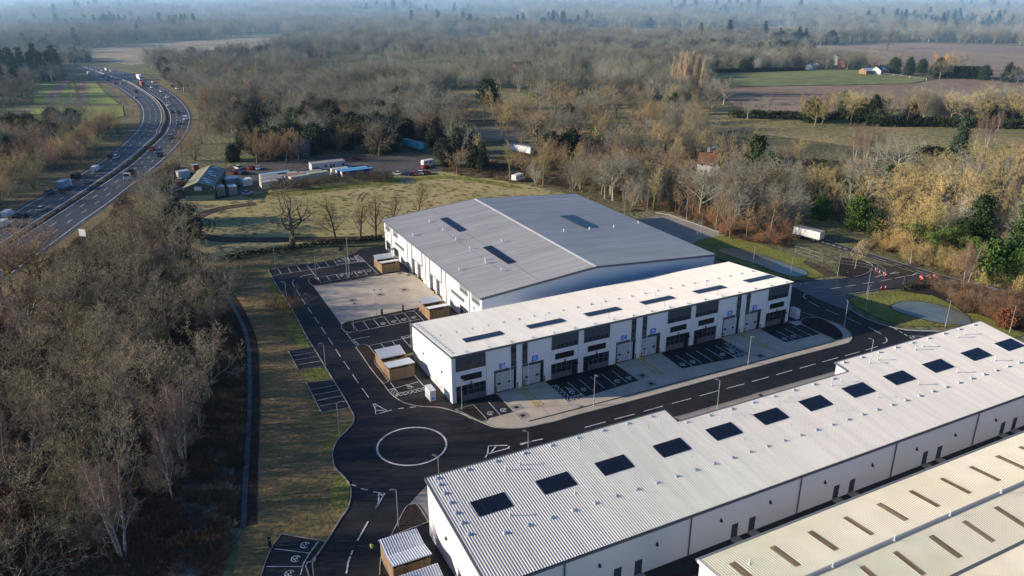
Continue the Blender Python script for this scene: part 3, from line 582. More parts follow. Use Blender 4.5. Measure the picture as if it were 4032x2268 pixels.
# ------------------------------------------------------------------ buildings
def corrugated(origin,along,down,length,fall,pitch=.333,rib=.09,hgt=.035,thick=.02):
    """Trapezoidal roof sheet: profile along 'along', swept by 'down' (Vectors), starting at origin."""
    mb=MB();o=Vector(origin);a=Vector(along).normalized();d=Vector(down).normalized();n=a.cross(d).normalized()
    if n.z<0:n=-n
    prof=[];x=0
    while x<length-.01:
        for dx,h in((0,0),(pitch-rib*2,0),(pitch-rib*1.55,hgt),(pitch-rib*.45,hgt)):
            if x+dx<length: prof.append((x+dx,h))
        x+=pitch
    prof.append((length,0))
    k=len(prof);vs=[o+a*p+n*h for p,h in prof]+[o+a*p+n*h+d*fall for p,h in prof]
    up=(a.cross(d)).z>0
    mb.add(vs,[((i,i+1,k+i+1,k+i) if up else (i,k+i,k+i+1,i+1)) for i in range(k-1)])
    return mb
def lowwall(mb,p,q,z0a,z1a,z1b,holes=(),depth=.35,inward=(0,1),mi=0,mr=0):
    """Wall from p to q (plan points) with sloping top and rectangular openings (u0,u1,z0,z1) set back by depth."""
    L=math.dist(p,q);ux,uy=(q[0]-p[0])/L,(q[1]-p[1])/L
    top=lambda u:z1a+(z1b-z1a)*u/L
    P=lambda u,z,d=0:(p[0]+ux*u+inward[0]*d,p[1]+uy*u+inward[1]*d,z)
    us=sorted({0,L,*[h[0] for h in holes],*[h[1] for h in holes]})
    for a,b in zip(us,us[1:]):
        hs=sorted([h for h in holes if h[0]<=a+1e-6 and h[1]>=b-1e-6],key=lambda h:h[2])
        z=z0a
        for h in hs:
            if h[2]>z+1e-6: mb.face(P(a,z),P(b,z),P(b,h[2]),P(a,h[2]),mi=mi)
            z=h[3]
        mb.face(P(a,z),P(b,z),P(b,top(b)),P(a,top(a)),mi=mi)
    for u0,u1,z0,z1 in holes:
        mb.face(P(u0,z0),P(u0,z0,depth),P(u0,z1,depth),P(u0,z1),mi=mr);mb.face(P(u1,z0,depth),P(u1,z0),P(u1,z1),P(u1,z1,depth),mi=mr)
        mb.face(P(u0,z1),P(u0,z1,depth),P(u1,z1,depth),P(u1,z1),mi=mr)
    return mb
def bx(name,m,par,x0,x1,y0,y1,z0,z1): return MB().box(min(x0,x1),max(x0,x1),min(y0,y1),max(y0,y1),min(z0,z1),max(z0,z1)).build(name,m,par)
def vent(par,x,y,z,kind):
    mb=MB()
    if kind=='cowl':
        mb.tube((x,y,z-.1),(x,y,z+.45),.12,.12,8).tube((x,y,z+.45),(x,y,z+.75),.24,.2,8)
    elif kind=='cap':
        mb.box(x-.22,x+.22,y-.22,y+.22,z-.05,z+.16).box(x-.12,x+.12,y-.12,y+.12,z+.16,z+.26)
    else:
        mb.tube((x,y,z-.1),(x,y,z+.85),.07,.07,6).tube((x,y,z+.8),(x+.3,y+.05,z+.8),.07,.07,6).box(x-.16,x+.16,y-.16,y+.16,z-.05,z+.08)
    return mb.build('roof_vent',M['galv' if kind!='post' else 'white_wall'],par)
def panel(par,pts,zf,dz=.16,name='solar_panel',m='pv',rows=2,cols=5):
    """Array of dark panels lying on a sloping roof over the rectangle pts (4 plan points)."""
    a,b,c,d=[Vector((p[0],p[1],zf(p)+dz)) for p in pts]
    mb=MB();g=.012
    for i in range(cols):
        for j in range(rows):
            u0,u1,v0,v1=(i+g)/cols,(i+1-g)/cols,(j+g)/rows,(j+1-g)/rows
            q=lambda u,v:(a.lerp(b,u)).lerp(d.lerp(c,u),v)
            t=[q(u0,v0),q(u1,v0),q(u1,v1),q(u0,v1)];l=[p-Vector((0,0,.05)) for p in t]
            mb.add(l+t,[(4,5,6,7),(0,1,5,4),(1,2,6,5),(2,3,7,6),(3,0,4,7)])
    o=mb.build(name,M[m],par)
    if rows>0:
        r=MB()
        for s in(.25,.75):
            r.tube(a.lerp(d,s)-Vector((0,0,.1)),b.lerp(c,s)-Vector((0,0,.1)),.04,n=4)
        r.build('mounting_rail',M['steel'],o)
    return o
def letters(txt,size,par,loc,rot,m):
    c=bpy.data.curves.new('lettering','FONT');c.body=txt;c.size=size;c.extrude=.02;c.offset=.035*size;c.materials.append(m)
    tmp=bpy.data.objects.new('lettering_curve',c);COL.objects.link(tmp);bpy.context.view_layer.update()
    me=bpy.data.meshes.new_from_object(tmp.evaluated_get(bpy.context.evaluated_depsgraph_get()));bpy.data.objects.remove(tmp)
    if not me.materials: me.materials.append(m)
    o=bpy.data.objects.new('lettering',me);COL.objects.link(o);o.parent=par;o.location=loc;o.rotation_euler=rot
    return o
def rect_from(c,w,h): return [(c[0]-w/2,c[1]-h/2),(c[0]+w/2,c[1]-h/2),(c[0]+w/2,c[1]+h/2),(c[0]-w/2,c[1]+h/2)]

# ---- terrace of six small units
T=thing('terrace_building','white terrace of six small industrial units lettered E1 to E6 in blue','industrial building',(0,0,0))
FY,BY,XL,XR,HF,HBK=110.7,130.3,44.0,121.6,9.2,7.4
zB=lambda p:HF-(p[1]-FY)*.0918
holes=[];dets=[]
def unit(x0,sgn):
    f=lambda u:x0+sgn*u
    dets.append((x0,sgn,f))
    for u0,u1,z0,z1 in((.75,6.4,.12,3.18),(.75,6.4,6.0,9.0),(8.2,12.35,.12,4.25),(11.3,12.35,4.6,8.95)):
        a,b=sorted((f(u0),f(u1)));holes.append((a-XL,b-XL,z0,z1))
PW=25.72
units=[(44.0,1,'E6'),(44.0+PW+.0,-1,'E5')]
units=[(44.0,1,'E6'),(69.9,-1,'E5'),(69.6,1,'E4'),(95.75,-1,'E3'),(95.45,1,'E2'),(121.55,-1,'E1')]
for x0,s,_ in units: unit(x0,s)
fw=MB();lowwall(fw,(XL,FY),(XR,FY),0,HF-.05,HF-.05,holes,.4,(0,1),0,1);fw.build('front_wall',[M['white_wall'],M['slate']],T)
MB().face((XL,BY,0),(XL,FY,0),(XL,FY,HF-.05),(XL,BY,HBK-.05)).build('gable_wall',M['white_wall'],T)
MB().face((XR,FY,0),(XR,BY,0),(XR,BY,HBK-.05),(XR,FY,HF-.05)).build('gable_wall',M['white_wall'],T)
MB().face((XR,BY,0),(XL,BY,0),(XL,BY,HBK-.05),(XR,BY,HBK-.05)).build('rear_wall',M['white_wall'],T)
corrugated((XL-.1,FY-.25,HF+.03),(1,0,0),(0,BY-FY+.4,-(HF-HBK)),XR-XL+.2,BY-FY+.45,pitch=.45,rib=.11,hgt=.06).build('roof',M['roofB'],T)
mb=MB();mb.box(XL-.15,XR+.15,FY-.38,FY-.262,HF-.32,HF+.02)
for x in(XL-.22,XR+.1): mb.add([(x,FY-.3,HF-.2),(x+.1,FY-.3,HF-.2),(x+.1,BY+.2,HBK-.2),(x,BY+.2,HBK-.2),(x,FY-.3,HF+.1),(x+.1,FY-.3,HF+.1),(x+.1,BY+.2,HBK+.1),(x,BY+.2,HBK+.1)],[(0,3,2,1),(4,5,6,7),(0,1,5,4),(1,2,6,5),(2,3,7,6),(3,0,4,7)])
mb.build('eaves_trim',M['trim'],T)
for x0,s,nm in units:
    f=lambda u:x0+s*u
    # upper dark louvred panel with strip of windows, shopfront, sectional door, stair window
    p=bx('cladding_panel',M['slate'],T,f(.75),f(6.4),FY+.1,FY+.2,7.0,9.0)
    mb=MB()
    for k in range(19): x=f(.9+k*.3);mb.box(x-.04,x+.04,FY+.06,FY+.098,7.0,8.98)
    mb.build('cladding_rib',M['trim'],p)
    win=bx('window',M['glass'],T,f(.75),f(6.4),FY+.2,FY+.26,6.0,7.0)
    mb=MB()
    for k in range(7): x=f(.85+k*.9);mb.box(x-.04,x+.04,FY+.12,FY+.198,6.02,6.98)
    for z in(6.05,6.93): mb.box(min(f(.78),f(6.37)),max(f(.78),f(6.37)),FY+.125,FY+.197,z-.03,z+.03)
    mb.build('window_frame',M['trim'],win)
    sh=bx('shopfront',M['glass'],T,f(.75),f(6.4),FY+.2,FY+.27,.12,3.18)
    mb=MB();mb.box(min(f(1.9),f(6.35)),max(f(1.9),f(6.35)),FY+.1,FY+.19,.12,1.15)
    for k in range(6): x=f(.85+k*1.1);mb.box(x-.05,x+.05,FY+.12,FY+.198,1.15 if k else .12,3.16)
    for z in(2.1,): mb.box(min(f(.8),f(6.35)),max(f(.8),f(6.35)),FY+.13,FY+.199,z-.04,z+.04)
    mb.build('shopfront_frame',M['trim'],sh)
    bx('door_canopy',M['glass'],T,f(.95),f(2.3),FY-.85,FY-.02,2.52,2.57)
    bx('sign_panel',M['black'],T,f(1.65),f(5.6),FY-.05,FY-.003,3.98,5.15)
    d=bx('loading_door',M['door'],T,f(8.45),f(12.05),FY+.33,FY+.39,0,4.05)
    mb=MB()
    for z in(.8,1.6,2.4,3.2): mb.box(min(f(8.5),f(12)),max(f(8.5),f(12)),FY+.322,FY+.329,z-.02,z+.02)
    mb.build('door_seam',M['greycl'],d)
    for u in(9.1,11.2): bx('door_window',M['glass'],d,f(u-.32),f(u+.32),FY+.3,FY+.328,1.45,1.85)
    bx('door_surround',M['slate'],T,f(8.0),f(12.4),FY-.06,FY-.004,4.08,4.56)
    for u in(8.1,): bx('door_surround',M['slate'],T,f(u-.1),f(u+.12),FY-.06,FY-.004,0,4.08)
    bx('cladding_panel',M['slate'],T,f(11.32),f(12.34),FY+.05,FY+.12,4.56,8.93)
    bx('window',M['glass'],T,f(11.4),f(12.3),FY+.02,FY+.05,6.0,8.05)
    letters(nm,1.38,T,(f(8.95) if s>0 else f(10.45),FY-.03,4.8),(R(90),0,0),M['bluesign'])
    for u in(.62,6.55,11.15,12.45): bx('downpipe',M['white_wall'],T,f(u)-.05,f(u)+.05,FY-.1,FY-.003,.2,HF-.33)
    bx('wall_light',M['trim'],T,f(3.4),f(3.7),FY-.25,FY-.01,3.55,3.68);bx('wall_light',M['trim'],T,f(10.2),f(10.5),FY-.25,FY-.07,4.6,4.72)
    MB().tube((f(3.55),FY-.12,3.2),(f(3.55),FY-.12,3.4),.12,.12,6).build('alarm_box',M['black'],T)
for p in((40.89,118.18),): pass
for y,z in((124.3,3.7),(115.1,4.1)): MB().box(XL-.22,XL-.005,y-.13,y+.13,z,z+.35).build('wall_light',M['trim'],T)
bx('door_canopy',M['white_wall'],T,XR+.02,XR+1.3,FY+1.5,FY+4,2.9,3.05)
pvB=[(52.57,116.31),(65.36,116.25),(77.87,116.19),(90.81,116.14),(103.88,115.98),(117.47,116.09)]
for c in pvB: panel(T,rect_from((c[0],c[1]),7.6,2.0),zB,cols=7,rows=2)
for i in range(24): x=XL+2.2+i*3.22;vent(T,x,121.2,zB((0,121.2))+.03,'cap')
for c in pvB: vent(T,c[0]+1.3,c[1]+2.6,zB(c)-.2,'post');vent(T,c[0]-1,FY+2.0,zB((0,FY+2))+.03,'post')
for i in range(13): y=FY+1.2+i*1.45;vent(T,XL+.7,y,zB((0,y))+.03,'cap')
for i in range(18): vent(T,XL+3+i*4.3,FY+.5,zB((0,FY+.5))+.03,'cap')

# ---- big warehouse with shallow pitched roof
W_=thing('warehouse','large white warehouse with shallow pitched grey roof beside the concrete yard','warehouse',(0,0,0))
AX0,AXR,AX1,AY0,AY1=60.4,87.5,120.6,134.0,197.4
EZ0,RZ,EZ1=8.4,10.8,8.3
hA=[(AY1-b,AY1-a,z0,z1) for a,b,z0,z1 in((192.75,196.5,5.9,7.95),(186.3,190.2,5.9,7.95),(141.2,145.6,5.9,7.95),(135.1,139.3,5.9,7.95),(192.75,196.5,.12,2.86),(186.3,190.2,.12,2.86),(141.2,145.6,.12,2.86),(135.1,139.3,.12,2.86),(172.6,176.05,0,3.95),(168.4,171.8,0,3.95),(160.2,163.6,0,3.95),(156,159.3,0,3.95))]
fw=MB();lowwall(fw,(AX0,AY1),(AX0,AY0),0,EZ0-.05,EZ0-.05,hA,.7,(1,0),0,1);fw.build('front_wall',[M['white_wall'],M['greycl']],W_)
MB().face((AX0,AY0,0),(AX1,AY0,0),(AX1,AY0,EZ1-.05),(AXR,AY0,RZ-.05),(AX0,AY0,EZ0-.05)).build('gable_wall',M['blue_white'],W_)  # white cladding, its bluish shade put into the colour
MB().face((AX1,AY1,0),(AX0,AY1,0),(AX0,AY1,EZ0-.05),(AXR,AY1,RZ-.05),(AX1,AY1,EZ1-.05)).build('gable_wall',M['white_wall'],W_)
MB().face((AX1,AY0,0),(AX1,AY1,0),(AX1,AY1,EZ1-.05),(AX1,AY0,EZ1-.05)).build('side_wall',M['white_wall'],W_)
corrugated((AXR,AY0-.2,RZ),(0,1,0),(AX0-.3-AXR,0,(EZ0-RZ)*1.01),AY1-AY0+.4,28.0,pitch=.5,rib=.13,hgt=.07).build('roof_slope',M['roofA'],W_)
corrugated((AXR,AY0-.2,RZ),(0,1,0),(AX1+.3-AXR,0,(EZ1-RZ)*1.01),AY1-AY0+.4,33.5,pitch=.5,rib=.13,hgt=.07).build('roof_slope',M['roofA'],W_)
mb=MB();mb.add([(AXR-.45,AY0-.3,RZ+.02),(AXR,AY0-.3,RZ+.09),(AXR+.45,AY0-.3,RZ+.03),(AXR-.45,AY1+.3,RZ+.02),(AXR,AY1+.3,RZ+.09),(AXR+.45,AY1+.3,RZ+.03)],[(0,1,4,3),(1,2,5,4)])
mb.build('ridge_flashing',M['roofB'],W_)
mb=MB()
for (x0,z0),(x1,z1) in(((AX0-.3,EZ0),(AXR,RZ)),((AXR,RZ),(AX1+.3,EZ1))):
    for y in(AY0-.34,AY1+.22):
        mb.add([(x0,y,z0-.35),(x1,y,z1-.35),(x1,y+.12,z1-.35),(x0,y+.12,z0-.35),(x0,y,z0+.1),(x1,y,z1+.1),(x1,y+.12,z1+.1),(x0,y+.12,z0+.1)],[(0,3,2,1),(4,5,6,7),(0,1,5,4),(1,2,6,5),(2,3,7,6),(3,0,4,7)])
mb.box(AX0-.46,AX0-.31,AY0-.2,AY1+.2,EZ0-.3,EZ0-.02);mb.box(AX1+.31,AX1+.45,AY0-.2,AY1+.2,EZ1-.3,EZ1-.04)
mb.build('eaves_trim',M['trim'],W_)
for a,b in((192.75,196.5),(186.3,190.2),(141.2,145.6),(135.1,139.3)):
    bx('cladding_panel',M['greycl'],W_,AX0+.06,AX0+.14,a,b,6.75,7.95)
    wn=bx('window',M['glass'],W_,AX0+.2,AX0+.26,a,b,5.9,6.75);mb=MB()
    for k in range(5): y=a+.1+(b-a-.2)*k/4;mb.box(AX0+.1,AX0+.198,y-.05,y+.05,5.92,6.74)
    mb.box(AX0+.105,AX0+.197,a+.06,b-.06,5.94,6.0);mb.build('window_frame',M['white_wall'],wn)
    sh=bx('shopfront',M['glass'],W_,AX0+.25,AX0+.31,a,b,.12,2.86);mb=MB()
    for k in range(4): y=a+.1+(b-a-.2)*k/3;mb.box(AX0+.15,AX0+.248,y-.05,y+.05,.12,2.85)
    mb.box(AX0+.16,AX0+.249,a+.05,b-.05,1.95,2.05);mb.box(AX0+.14,AX0+.248,a+.05,b-.05,.13,.75);mb.build('shopfront_frame',M['trim'],sh)
bx('door_canopy',M['glass'],W_,AX0-1.1,AX0-.02,188.2,190.1,2.5,2.56)
for a,b in((181.5,188.7),(143.1,150.4)): bx('sign_panel',M['trim'],W_,AX0-.06,AX0-.003,a,b,3.95,4.78)
for a,b in((172.6,176.05),(168.4,171.8),(160.2,163.6),(156,159.3)):
    d=bx('loading_door',M['white_wall'],W_,AX0+.62,AX0+.69,a,b,0,3.95)
    bx('door_window',M['black'],d,AX0+.58,AX0+.618,(a+b)/2-.3,(a+b)/2+.3,1.5,1.9)
for a,b in((172.3,176.35),(168.1,172.1),(159.9,163.9),(155.7,159.6)):
    bx('door_surround',M['greycl'],W_,AX0-.07,AX0-.003,a,b,3.97,4.3);bx('door_surround',M['greycl'],W_,AX0-.07,AX0-.004,b-.22,b,0,3.97)
for y in(175.9,168.6,163.5,156.1): bx('cladding_panel',M['greycl'],W_,AX0-.05,AX0-.003,y-.45,y+.45,4.32,EZ0-.1)
for y in(191.5,178.87,166.25,153.35,140.2): MB().tube((AX0-.12,y,.1),(AX0-.12,y,EZ0-.2),.08,.08,6).build('downpipe',M['greycl'],W_)
for t,y in(('F1',194.6),('F2',137.8)): letters(t,1.1,W_,(AX0-.03,y+.6,4.3),(R(90),0,R(-90)),M['bluesign' if t=='F2' else 'greycl'])
zAL=lambda p:EZ0+(p[0]-AX0)*.0886;zAR=lambda p:RZ-(p[0]-AXR)*.0758
for q in([(72.56,187.28),(74.66,187.15),(74.75,174.28),(72.64,174.16)],[(72.65,160.19),(74.79,160.12),(74.79,146.92),(72.76,147)]):
    panel(W_,q,zAL,cols=4,rows=16)
panel(W_,[(101.9,174.48),(106.38,174.36),(106.37,161.83),(102.18,161.52)],zAR,cols=4,rows=16)
for p in((69.61,186.9),(69.74,177.72),(62.19,179.29),(69.72,169.31),(69.78,161.08),(70.22,160.92),(78.01,160.74),(69.81,152.52),(69.1,150.67),(62.55,150.6),(69.87,144.28)): vent(W_,p[0],p[1],zAL(p),'cowl')
for p in((110.1,160.75),(119.08,162.65),(95.02,160.44),(102.42,160.31)): vent(W_,p[0],p[1],zAR(p),'cowl')
mb=MB();p,q=(62.19,179.29),(72.43,178.54)
mb.tube((p[0],p[1],zAL(p)+.08),(q[0],q[1],zAL(q)+.08),.03,n=4)
for p,q in(((73.58,195.92),(73.92,135.14)),((69.61,186.9),(69.87,144.28)),((62.55,150.6),(72.57,149.41))): mb.tube((p[0],p[1],zAL(p)+.08),(q[0],q[1],zAL(q)+.08),.02,n=4)
mb.build('safety_line',M['trim'],W_)

# ---- long unit with the stepped road side
U=thing('long_unit','long white industrial unit with ribbed white roof and twelve black solar panels','industrial building',(0,0,0))
CY0,CX0,CX1=61.65,28.0,137.9;zC=lambda p:6.6+(p[1]-CY0)*.1183
segs=[(28.0,65.6,80.2),(65.6,100.6,77.1),(100.6,137.9,80.0)]
out=[(28,CY0),(137.9,CY0),(137.9,80),(100.6,80),(100.6,77.1),(65.6,77.1),(65.6,80.2),(28,80.2)]
doors=[(45.09,2.4),(48.12,2.41),(63.32,2.42),(66.29,2.16),(81.72,1.88),(84.83,1.99),(100.25,1.78),(103.46,1.83),(118.71,1.69),(121.76,1.71)]
hC=[(d[0]-28-.55,d[0]-28+.55,.25,2.35) for d in doors]
fw=MB();lowwall(fw,(28,CY0),(137.9,CY0),0,zC((0,CY0))-.04,zC((0,CY0))-.04,hC,.15,(0,1),0,1);fw.build('rear_wall',[M['white_wall'],M['slate']],U)
for i in range(1,len(out)):
    p,q=out[i],out[(i+1)%len(out)]
    MB().face((*p,0),(*q,0),(*q,zC(q)-.04),(*p,zC(p)-.04)).build('gable_wall' if p[0]==q[0] else 'front_wall',M['white_wall'],U)
for a,b,y in segs:
    corrugated((a-(.12 if a==28 else 0),y+.2,zC((0,y+.2))+.02),(1,0,0),(0,-(y-CY0+.45),-(y-CY0+.45)*.1183),b-a+(.12 if b>130 or a==28 else 0),(y-CY0+.45)*1.007,pitch=.36,rib=.1,hgt=.075).build('roof_sheet',M['roofC'],U)
mb=MB()
def rail(mb,p,q,w=.14,h=.16,dz=-.12,zf=zC):
    a,b=Vector((*p,zf(p)+dz)),Vector((*q,zf(q)+dz));d=(b-a).normalized();n=Vector((-d.y,d.x,0)).normalized()*w/2;k=Vector((0,0,h))
    mb.add([a-n,a+n,b+n,b-n,a-n+k,a+n+k,b+n+k,b-n+k],[(0,1,2,3),(7,6,5,4),(0,4,5,1),(1,5,6,2),(2,6,7,3),(3,7,4,0)])
for p,q in(((27.8,80.48),(65.7,80.48)),((65.75,80.4),(65.75,77.4)),((65.9,77.38),(100.4,77.38)),((100.5,77.5),(100.5,80.2)),((100.5,80.28),(138,80.28)),((27.82,80.4),(27.82,61.5)),((138.02,80.2),(138.02,61.5))): rail(mb,p,q,.2,.3,-.2)
mb.box(27.9,138,CY0-.36,CY0-.24,6.2,6.52);mb.build('gutter_trim',M['trim'],U)
for d in doors:
    dd=bx('personnel_door',M['slate'],U,d[0]-.55,d[0]+.55,CY0+.12,CY0+.17,.25,2.35)
    bx('door_handle',M['steel'],dd,d[0]+.38,d[0]+.46,CY0+.06,CY0+.118,1.2,1.32)
    bx('wall_sign',M['white_wall'],U,d[0]-.2,d[0]+.2,CY0-.05,CY0-.004,2.48,2.68)
    bx('door_step',M['conc2'],U,d[0]-.7,d[0]+.7,CY0-1.0,CY0-.01,0,.24)
for p in((37.57,5.08),(55.79,3.68),(74.34,2.89),(92.89,2.51),(111.35,2.92)):
    MB().tube((p[0],CY0-.12,.05),(p[0],CY0-.12,6.3),.09,.09,6).build('downpipe',M['trim'],U)
for p in((42.39,3.85),(50.7,3.84),(60.74,3.86),(69.07,3.86),(79.07,3.77),(88.39,3.7),(97.78,3.62),(106.51,3.55),(116.23,3.53)):
    MB().add([(p[0]-.16,CY0-.01,p[1]-.2),(p[0]+.16,CY0-.01,p[1]-.2),(p[0]+.1,CY0-.01,p[1]+.25),(p[0]-.1,CY0-.01,p[1]+.25),(p[0]-.16,CY0-.3,p[1]-.2),(p[0]+.16,CY0-.3,p[1]-.2)],[(0,1,5,4),(4,5,2,3),(0,4,3),(1,2,5)]).build('wall_light',M['black'],U)
MB().box(27.75,27.995,73.8,74.1,3.9,4.3).build('wall_light',M['trim'],U)
pvC=[(33.64,72.79),(42.96,72.99),(51.84,72.96),(61.3,72.89),(70.55,72.9),(79.55,72.99),(88.42,72.85),(97.63,72.8),(106.93,72.7),(116.31,72.68),(126.1,72.59),(134.99,72.39)]
for c in pvC:
    panel(U,rect_from(c,4.7,2.75),zC,cols=4,rows=2,dz=.12)
    vent(U,c[0]+1.2,c[1]-2.6,zC((0,c[1]-2.6))+.02,'post')
for i in range(33): x=33+i*3.15;vent(U,x,67.9,zC((0,67.9))+.03,'cap')
for a,b,y in segs:
    x=a+1.2
    while x<b-.5: vent(U,x,y-.35,zC((0,y-.35))+.03,'cap');x+=4.2
for y in(78.6,76.9,75.1,73.2,71.4,69.4): vent(U,29.0,y,zC((0,y))+.03,'cap')
for i in range(9):
    x=38+i*11.3;y=(76.6 if 62<x<101 else 79)-1.2
    vent(U,x,y,zC((0,y))+.03,'post');vent(U,x+2.2,y+.2,zC((0,y))+.03,'post')

# ---- older unit with cream roof
O=thing('old_unit','older industrial unit with cream ribbed roof and brown rooflight strips','industrial building',(0,0,0))
DX0,DX1=50.4,150
D1=lambda p:7.5+(53.6-p[1])*.0667
D2=lambda p:8.02-(45.8-p[1])*.064
D3=lambda p:7.5+(39.0-p[1])*.16
MB().face((DX0,53.6,0),(DX0,30,0),(DX0,30,8.1),(DX0,39.2,7.5),(DX0,45.8,7.92),(DX0,53.6,7.4)).build('gable_wall',M['white_wall'],O)
MB().face((DX1,53.6,0),(DX0,53.6,0),(DX0,53.6,7.4),(DX1,53.6,7.4)).build('side_wall',M['white_wall'],O)
corrugated((DX0,53.75,D1((0,53.75))),(1,0,0),(0,-7.95,.53),DX1-DX0,7.97,pitch=.33,rib=.09,hgt=.06).build('roof_slope',M['roofD'],O)
corrugated((DX0,45.8,8.03),(1,0,0),(0,-6.5,-.416),DX1-DX0,6.52,pitch=.33,rib=.09,hgt=.06).build('roof_slope',M['roofD'],O)
corrugated((DX0,39.1,7.62),(1,0,0),(0,-9,.6),DX1-DX0,9.03,pitch=.33,rib=.09,hgt=.06).build('roof_slope',M['roofD'],O)
mb=MB();mb.add([(DX0,46.1,8.1),(DX1,46.1,8.1),(DX1,45.8,8.16),(DX0,45.8,8.16),(DX1,45.5,8.1),(DX0,45.5,8.1)],[(0,1,2,3)[::-1],(3,2,4,5)[::-1]]);mb.build('ridge_flashing',M['greycl'],O)
mb=MB();mb.box(DX0-.2,DX1,53.78,53.95,7.2,7.58);mb.box(DX0-.2,DX1,54.0,54.1,7.3,7.5);mb.build('eaves_gutter',M['greycl'],O)
mb=MB();mb.box(DX0,DX1,38.9,39.3,7.5,7.7);mb.build('valley_gutter',M['trim'],O)
mb=MB()
for (y0,z0),(y1,z1) in(((53.8,7.47),(45.8,8.02)),((45.8,8.02),(39.1,7.6)),((39.1,7.6),(30,8.2))):
    mb.add([(DX0-.2,y0,z0-.3),(DX0-.02,y0,z0-.3),(DX0-.02,y1,z1-.3),(DX0-.2,y1,z1-.3),(DX0-.2,y0,z0+.12),(DX0-.02,y0,z0+.12),(DX0-.02,y1,z1+.12),(DX0-.2,y1,z1+.12)],[(0,1,2,3),(7,6,5,4),(0,4,5,1),(1,5,6,2),(2,6,7,3),(3,7,4,0)])
mb.build('verge_trim',M['roofB'],O)
def rlight(c,zf,y0,y1,w=.85):
    mb=MB()
    n=4
    for i in range(n):
        x0=c-w/2+w*i/n;x1=x0+w/n*.72
        mb.add([(x0,y0,zf((0,y0))+.075),(x1,y0,zf((0,y0))+.075),(x1,y1,zf((0,y1))+.075),(x0,y1,zf((0,y1))+.075)],[(0,1,2,3) if y1>y0 else (3,2,1,0)])
    mb.build('rooflight',M['rooflight'],O)
for c in((53.22,50.32),(59.18,49.7),(65.01,49.69),(70.82,49.66),(76.64,49.57),(82.41,49.58),(88.33,49.57),(94.19,49.51),(99.76,49.7),(104.74,49.73)): rlight(c[0],D1,47.6,51.6)
for c in((65.28,43.11),(70.56,42.09),(76.62,42.22),(82.48,42.22),(88.45,42.31)): rlight(c[0],D2,40.6,44.4)
for c in((62.2,45.71),(71.96,45.66),(81.75,45.72),(91.51,45.75),(54.73,50.51)): vent(O,c[0],c[1],D1(c)+.05,'post')

# ---- palisade of posts between the two long units
fe=thing('wire_fence','dark wire fence along the alley between the long unit and cream roofed unit','fence',(0,0,0))
mb=MB();mb.box(40,137,57.0,57.03,.1,.14).box(40,137,57.0,57.03,1.75,1.79).box(40,137,57.0,57.03,.95,.98);mb.build('fence_wire',M['trim'],fe)
for i in range(33): MB().box(40+i*3-.05,40+i*3+.05,57.05,57.15,0,1.85).build('fence_post',M['timber'],fe)
struct(MB().poly([(28,61.6),(150,61.6),(150,53.65),(28,53.65)],.10).build('alley_ground',M['bed']))
struct(MB().poly([(28,61.55),(138,61.55),(138,59.6),(28,59.6)],.112).build('alley_path',M['bays']))

# ---- bin stores
def bin_store(x,y,w,d,label,rz=0,closed=False):
    t=thing('bin_store',label,'bin store',(x,y,0),rz,'timber bin stores with metal roofs')
    H=2.2
    for nm,(x0,x1,y0,y1) in(('timber_wall',(0,w,0,.1)),('timber_wall',(0,w,d-.1,d)),('timber_wall',(0,.1,.11,d-.11)),('timber_wall',(w-.1,w,.11,d-.11))):
        o=MB()
        if x1-x0>y1-y0:
            n=int((x1-x0)/.16);s=(x1-x0)/n
            for i in range(n): o.box(x0+i*s+.006,x0+(i+1)*s-.006,y0,y1,.12,H)
        else:
            n=int((y1-y0)/.16);s=(y1-y0)/n
            for i in range(n): o.box(x0,x1,y0+i*s+.006,y0+(i+1)*s-.006,.12,H)
        o.build(nm,M['timber'],t)
    bx('base_slab',M['conc2'],t,-.12,w+.12,-.12,d+.12,0,.12)
    bx('partition',M['timber'],t,.12,w-.12,d/2-.05,d/2+.05,.12,H-.1)
    for yy in(.05,d*.43,d*.57,d-.05):
        for xx in(.06,w/2,w-.06): bx('post',M['timber'],t,xx-.05,xx+.05,yy-.05+(.11 if yy<.1 else -.11 if yy>d-.1 else 0),yy+.05+(.11 if yy<.1 else -.11 if yy>d-.1 else 0),.12,(H+.55 if yy in(.05,d-.05) else H+.1))
    g=.02 if closed else .95
    for y0,y1,z0,z1 in((-.15,d/2-g,H+.62,H+.14),(d+.15,d/2+g,H+.62,H+.14)):
        mb=corrugated((-.12,y1,z1),(1,0,0),(0,y0-y1,z0-z1),w+.24,math.hypot(y0-y1,z1-z0),pitch=.32,rib=.06,hgt=.06)
        ro=mb.build('roof',M['galv'],t)
        f=MB();f.box(-.16,w+.16,min(y0,y0+.08*(1 if y1>y0 else -1)),max(y0,y0+.08*(1 if y1>y0 else -1)),z0-.13,z0-.02);f.box(-.16,w+.16,min(y1,y1-.08*(1 if y1>y0 else -1)),max(y1,y1-.08*(1 if y1>y0 else -1)),z1-.14,z1-.03);f.build('fascia',M['galv'],ro)
    return t
bin_store(53.5,179.2,4.6,6.5,'timber bin store by the far end of the warehouse, beside accessible bays')
bin_store(53.5,146.2,4.5,6.3,'timber bin store by the near end of the warehouse, behind the charging bays')
bin_store(37.0,123.7,4.8,8.2,'large timber bin store beside the white gable of the terrace')
bin_store(20.9,73.75,4.8,5.1,'timber bin store with closed folded roof beside the long unit, nearest the roundabout',closed=True)
bin_store(20.9,66.4,4.8,5.2,'timber bin store cut off by the bottom edge of the view')
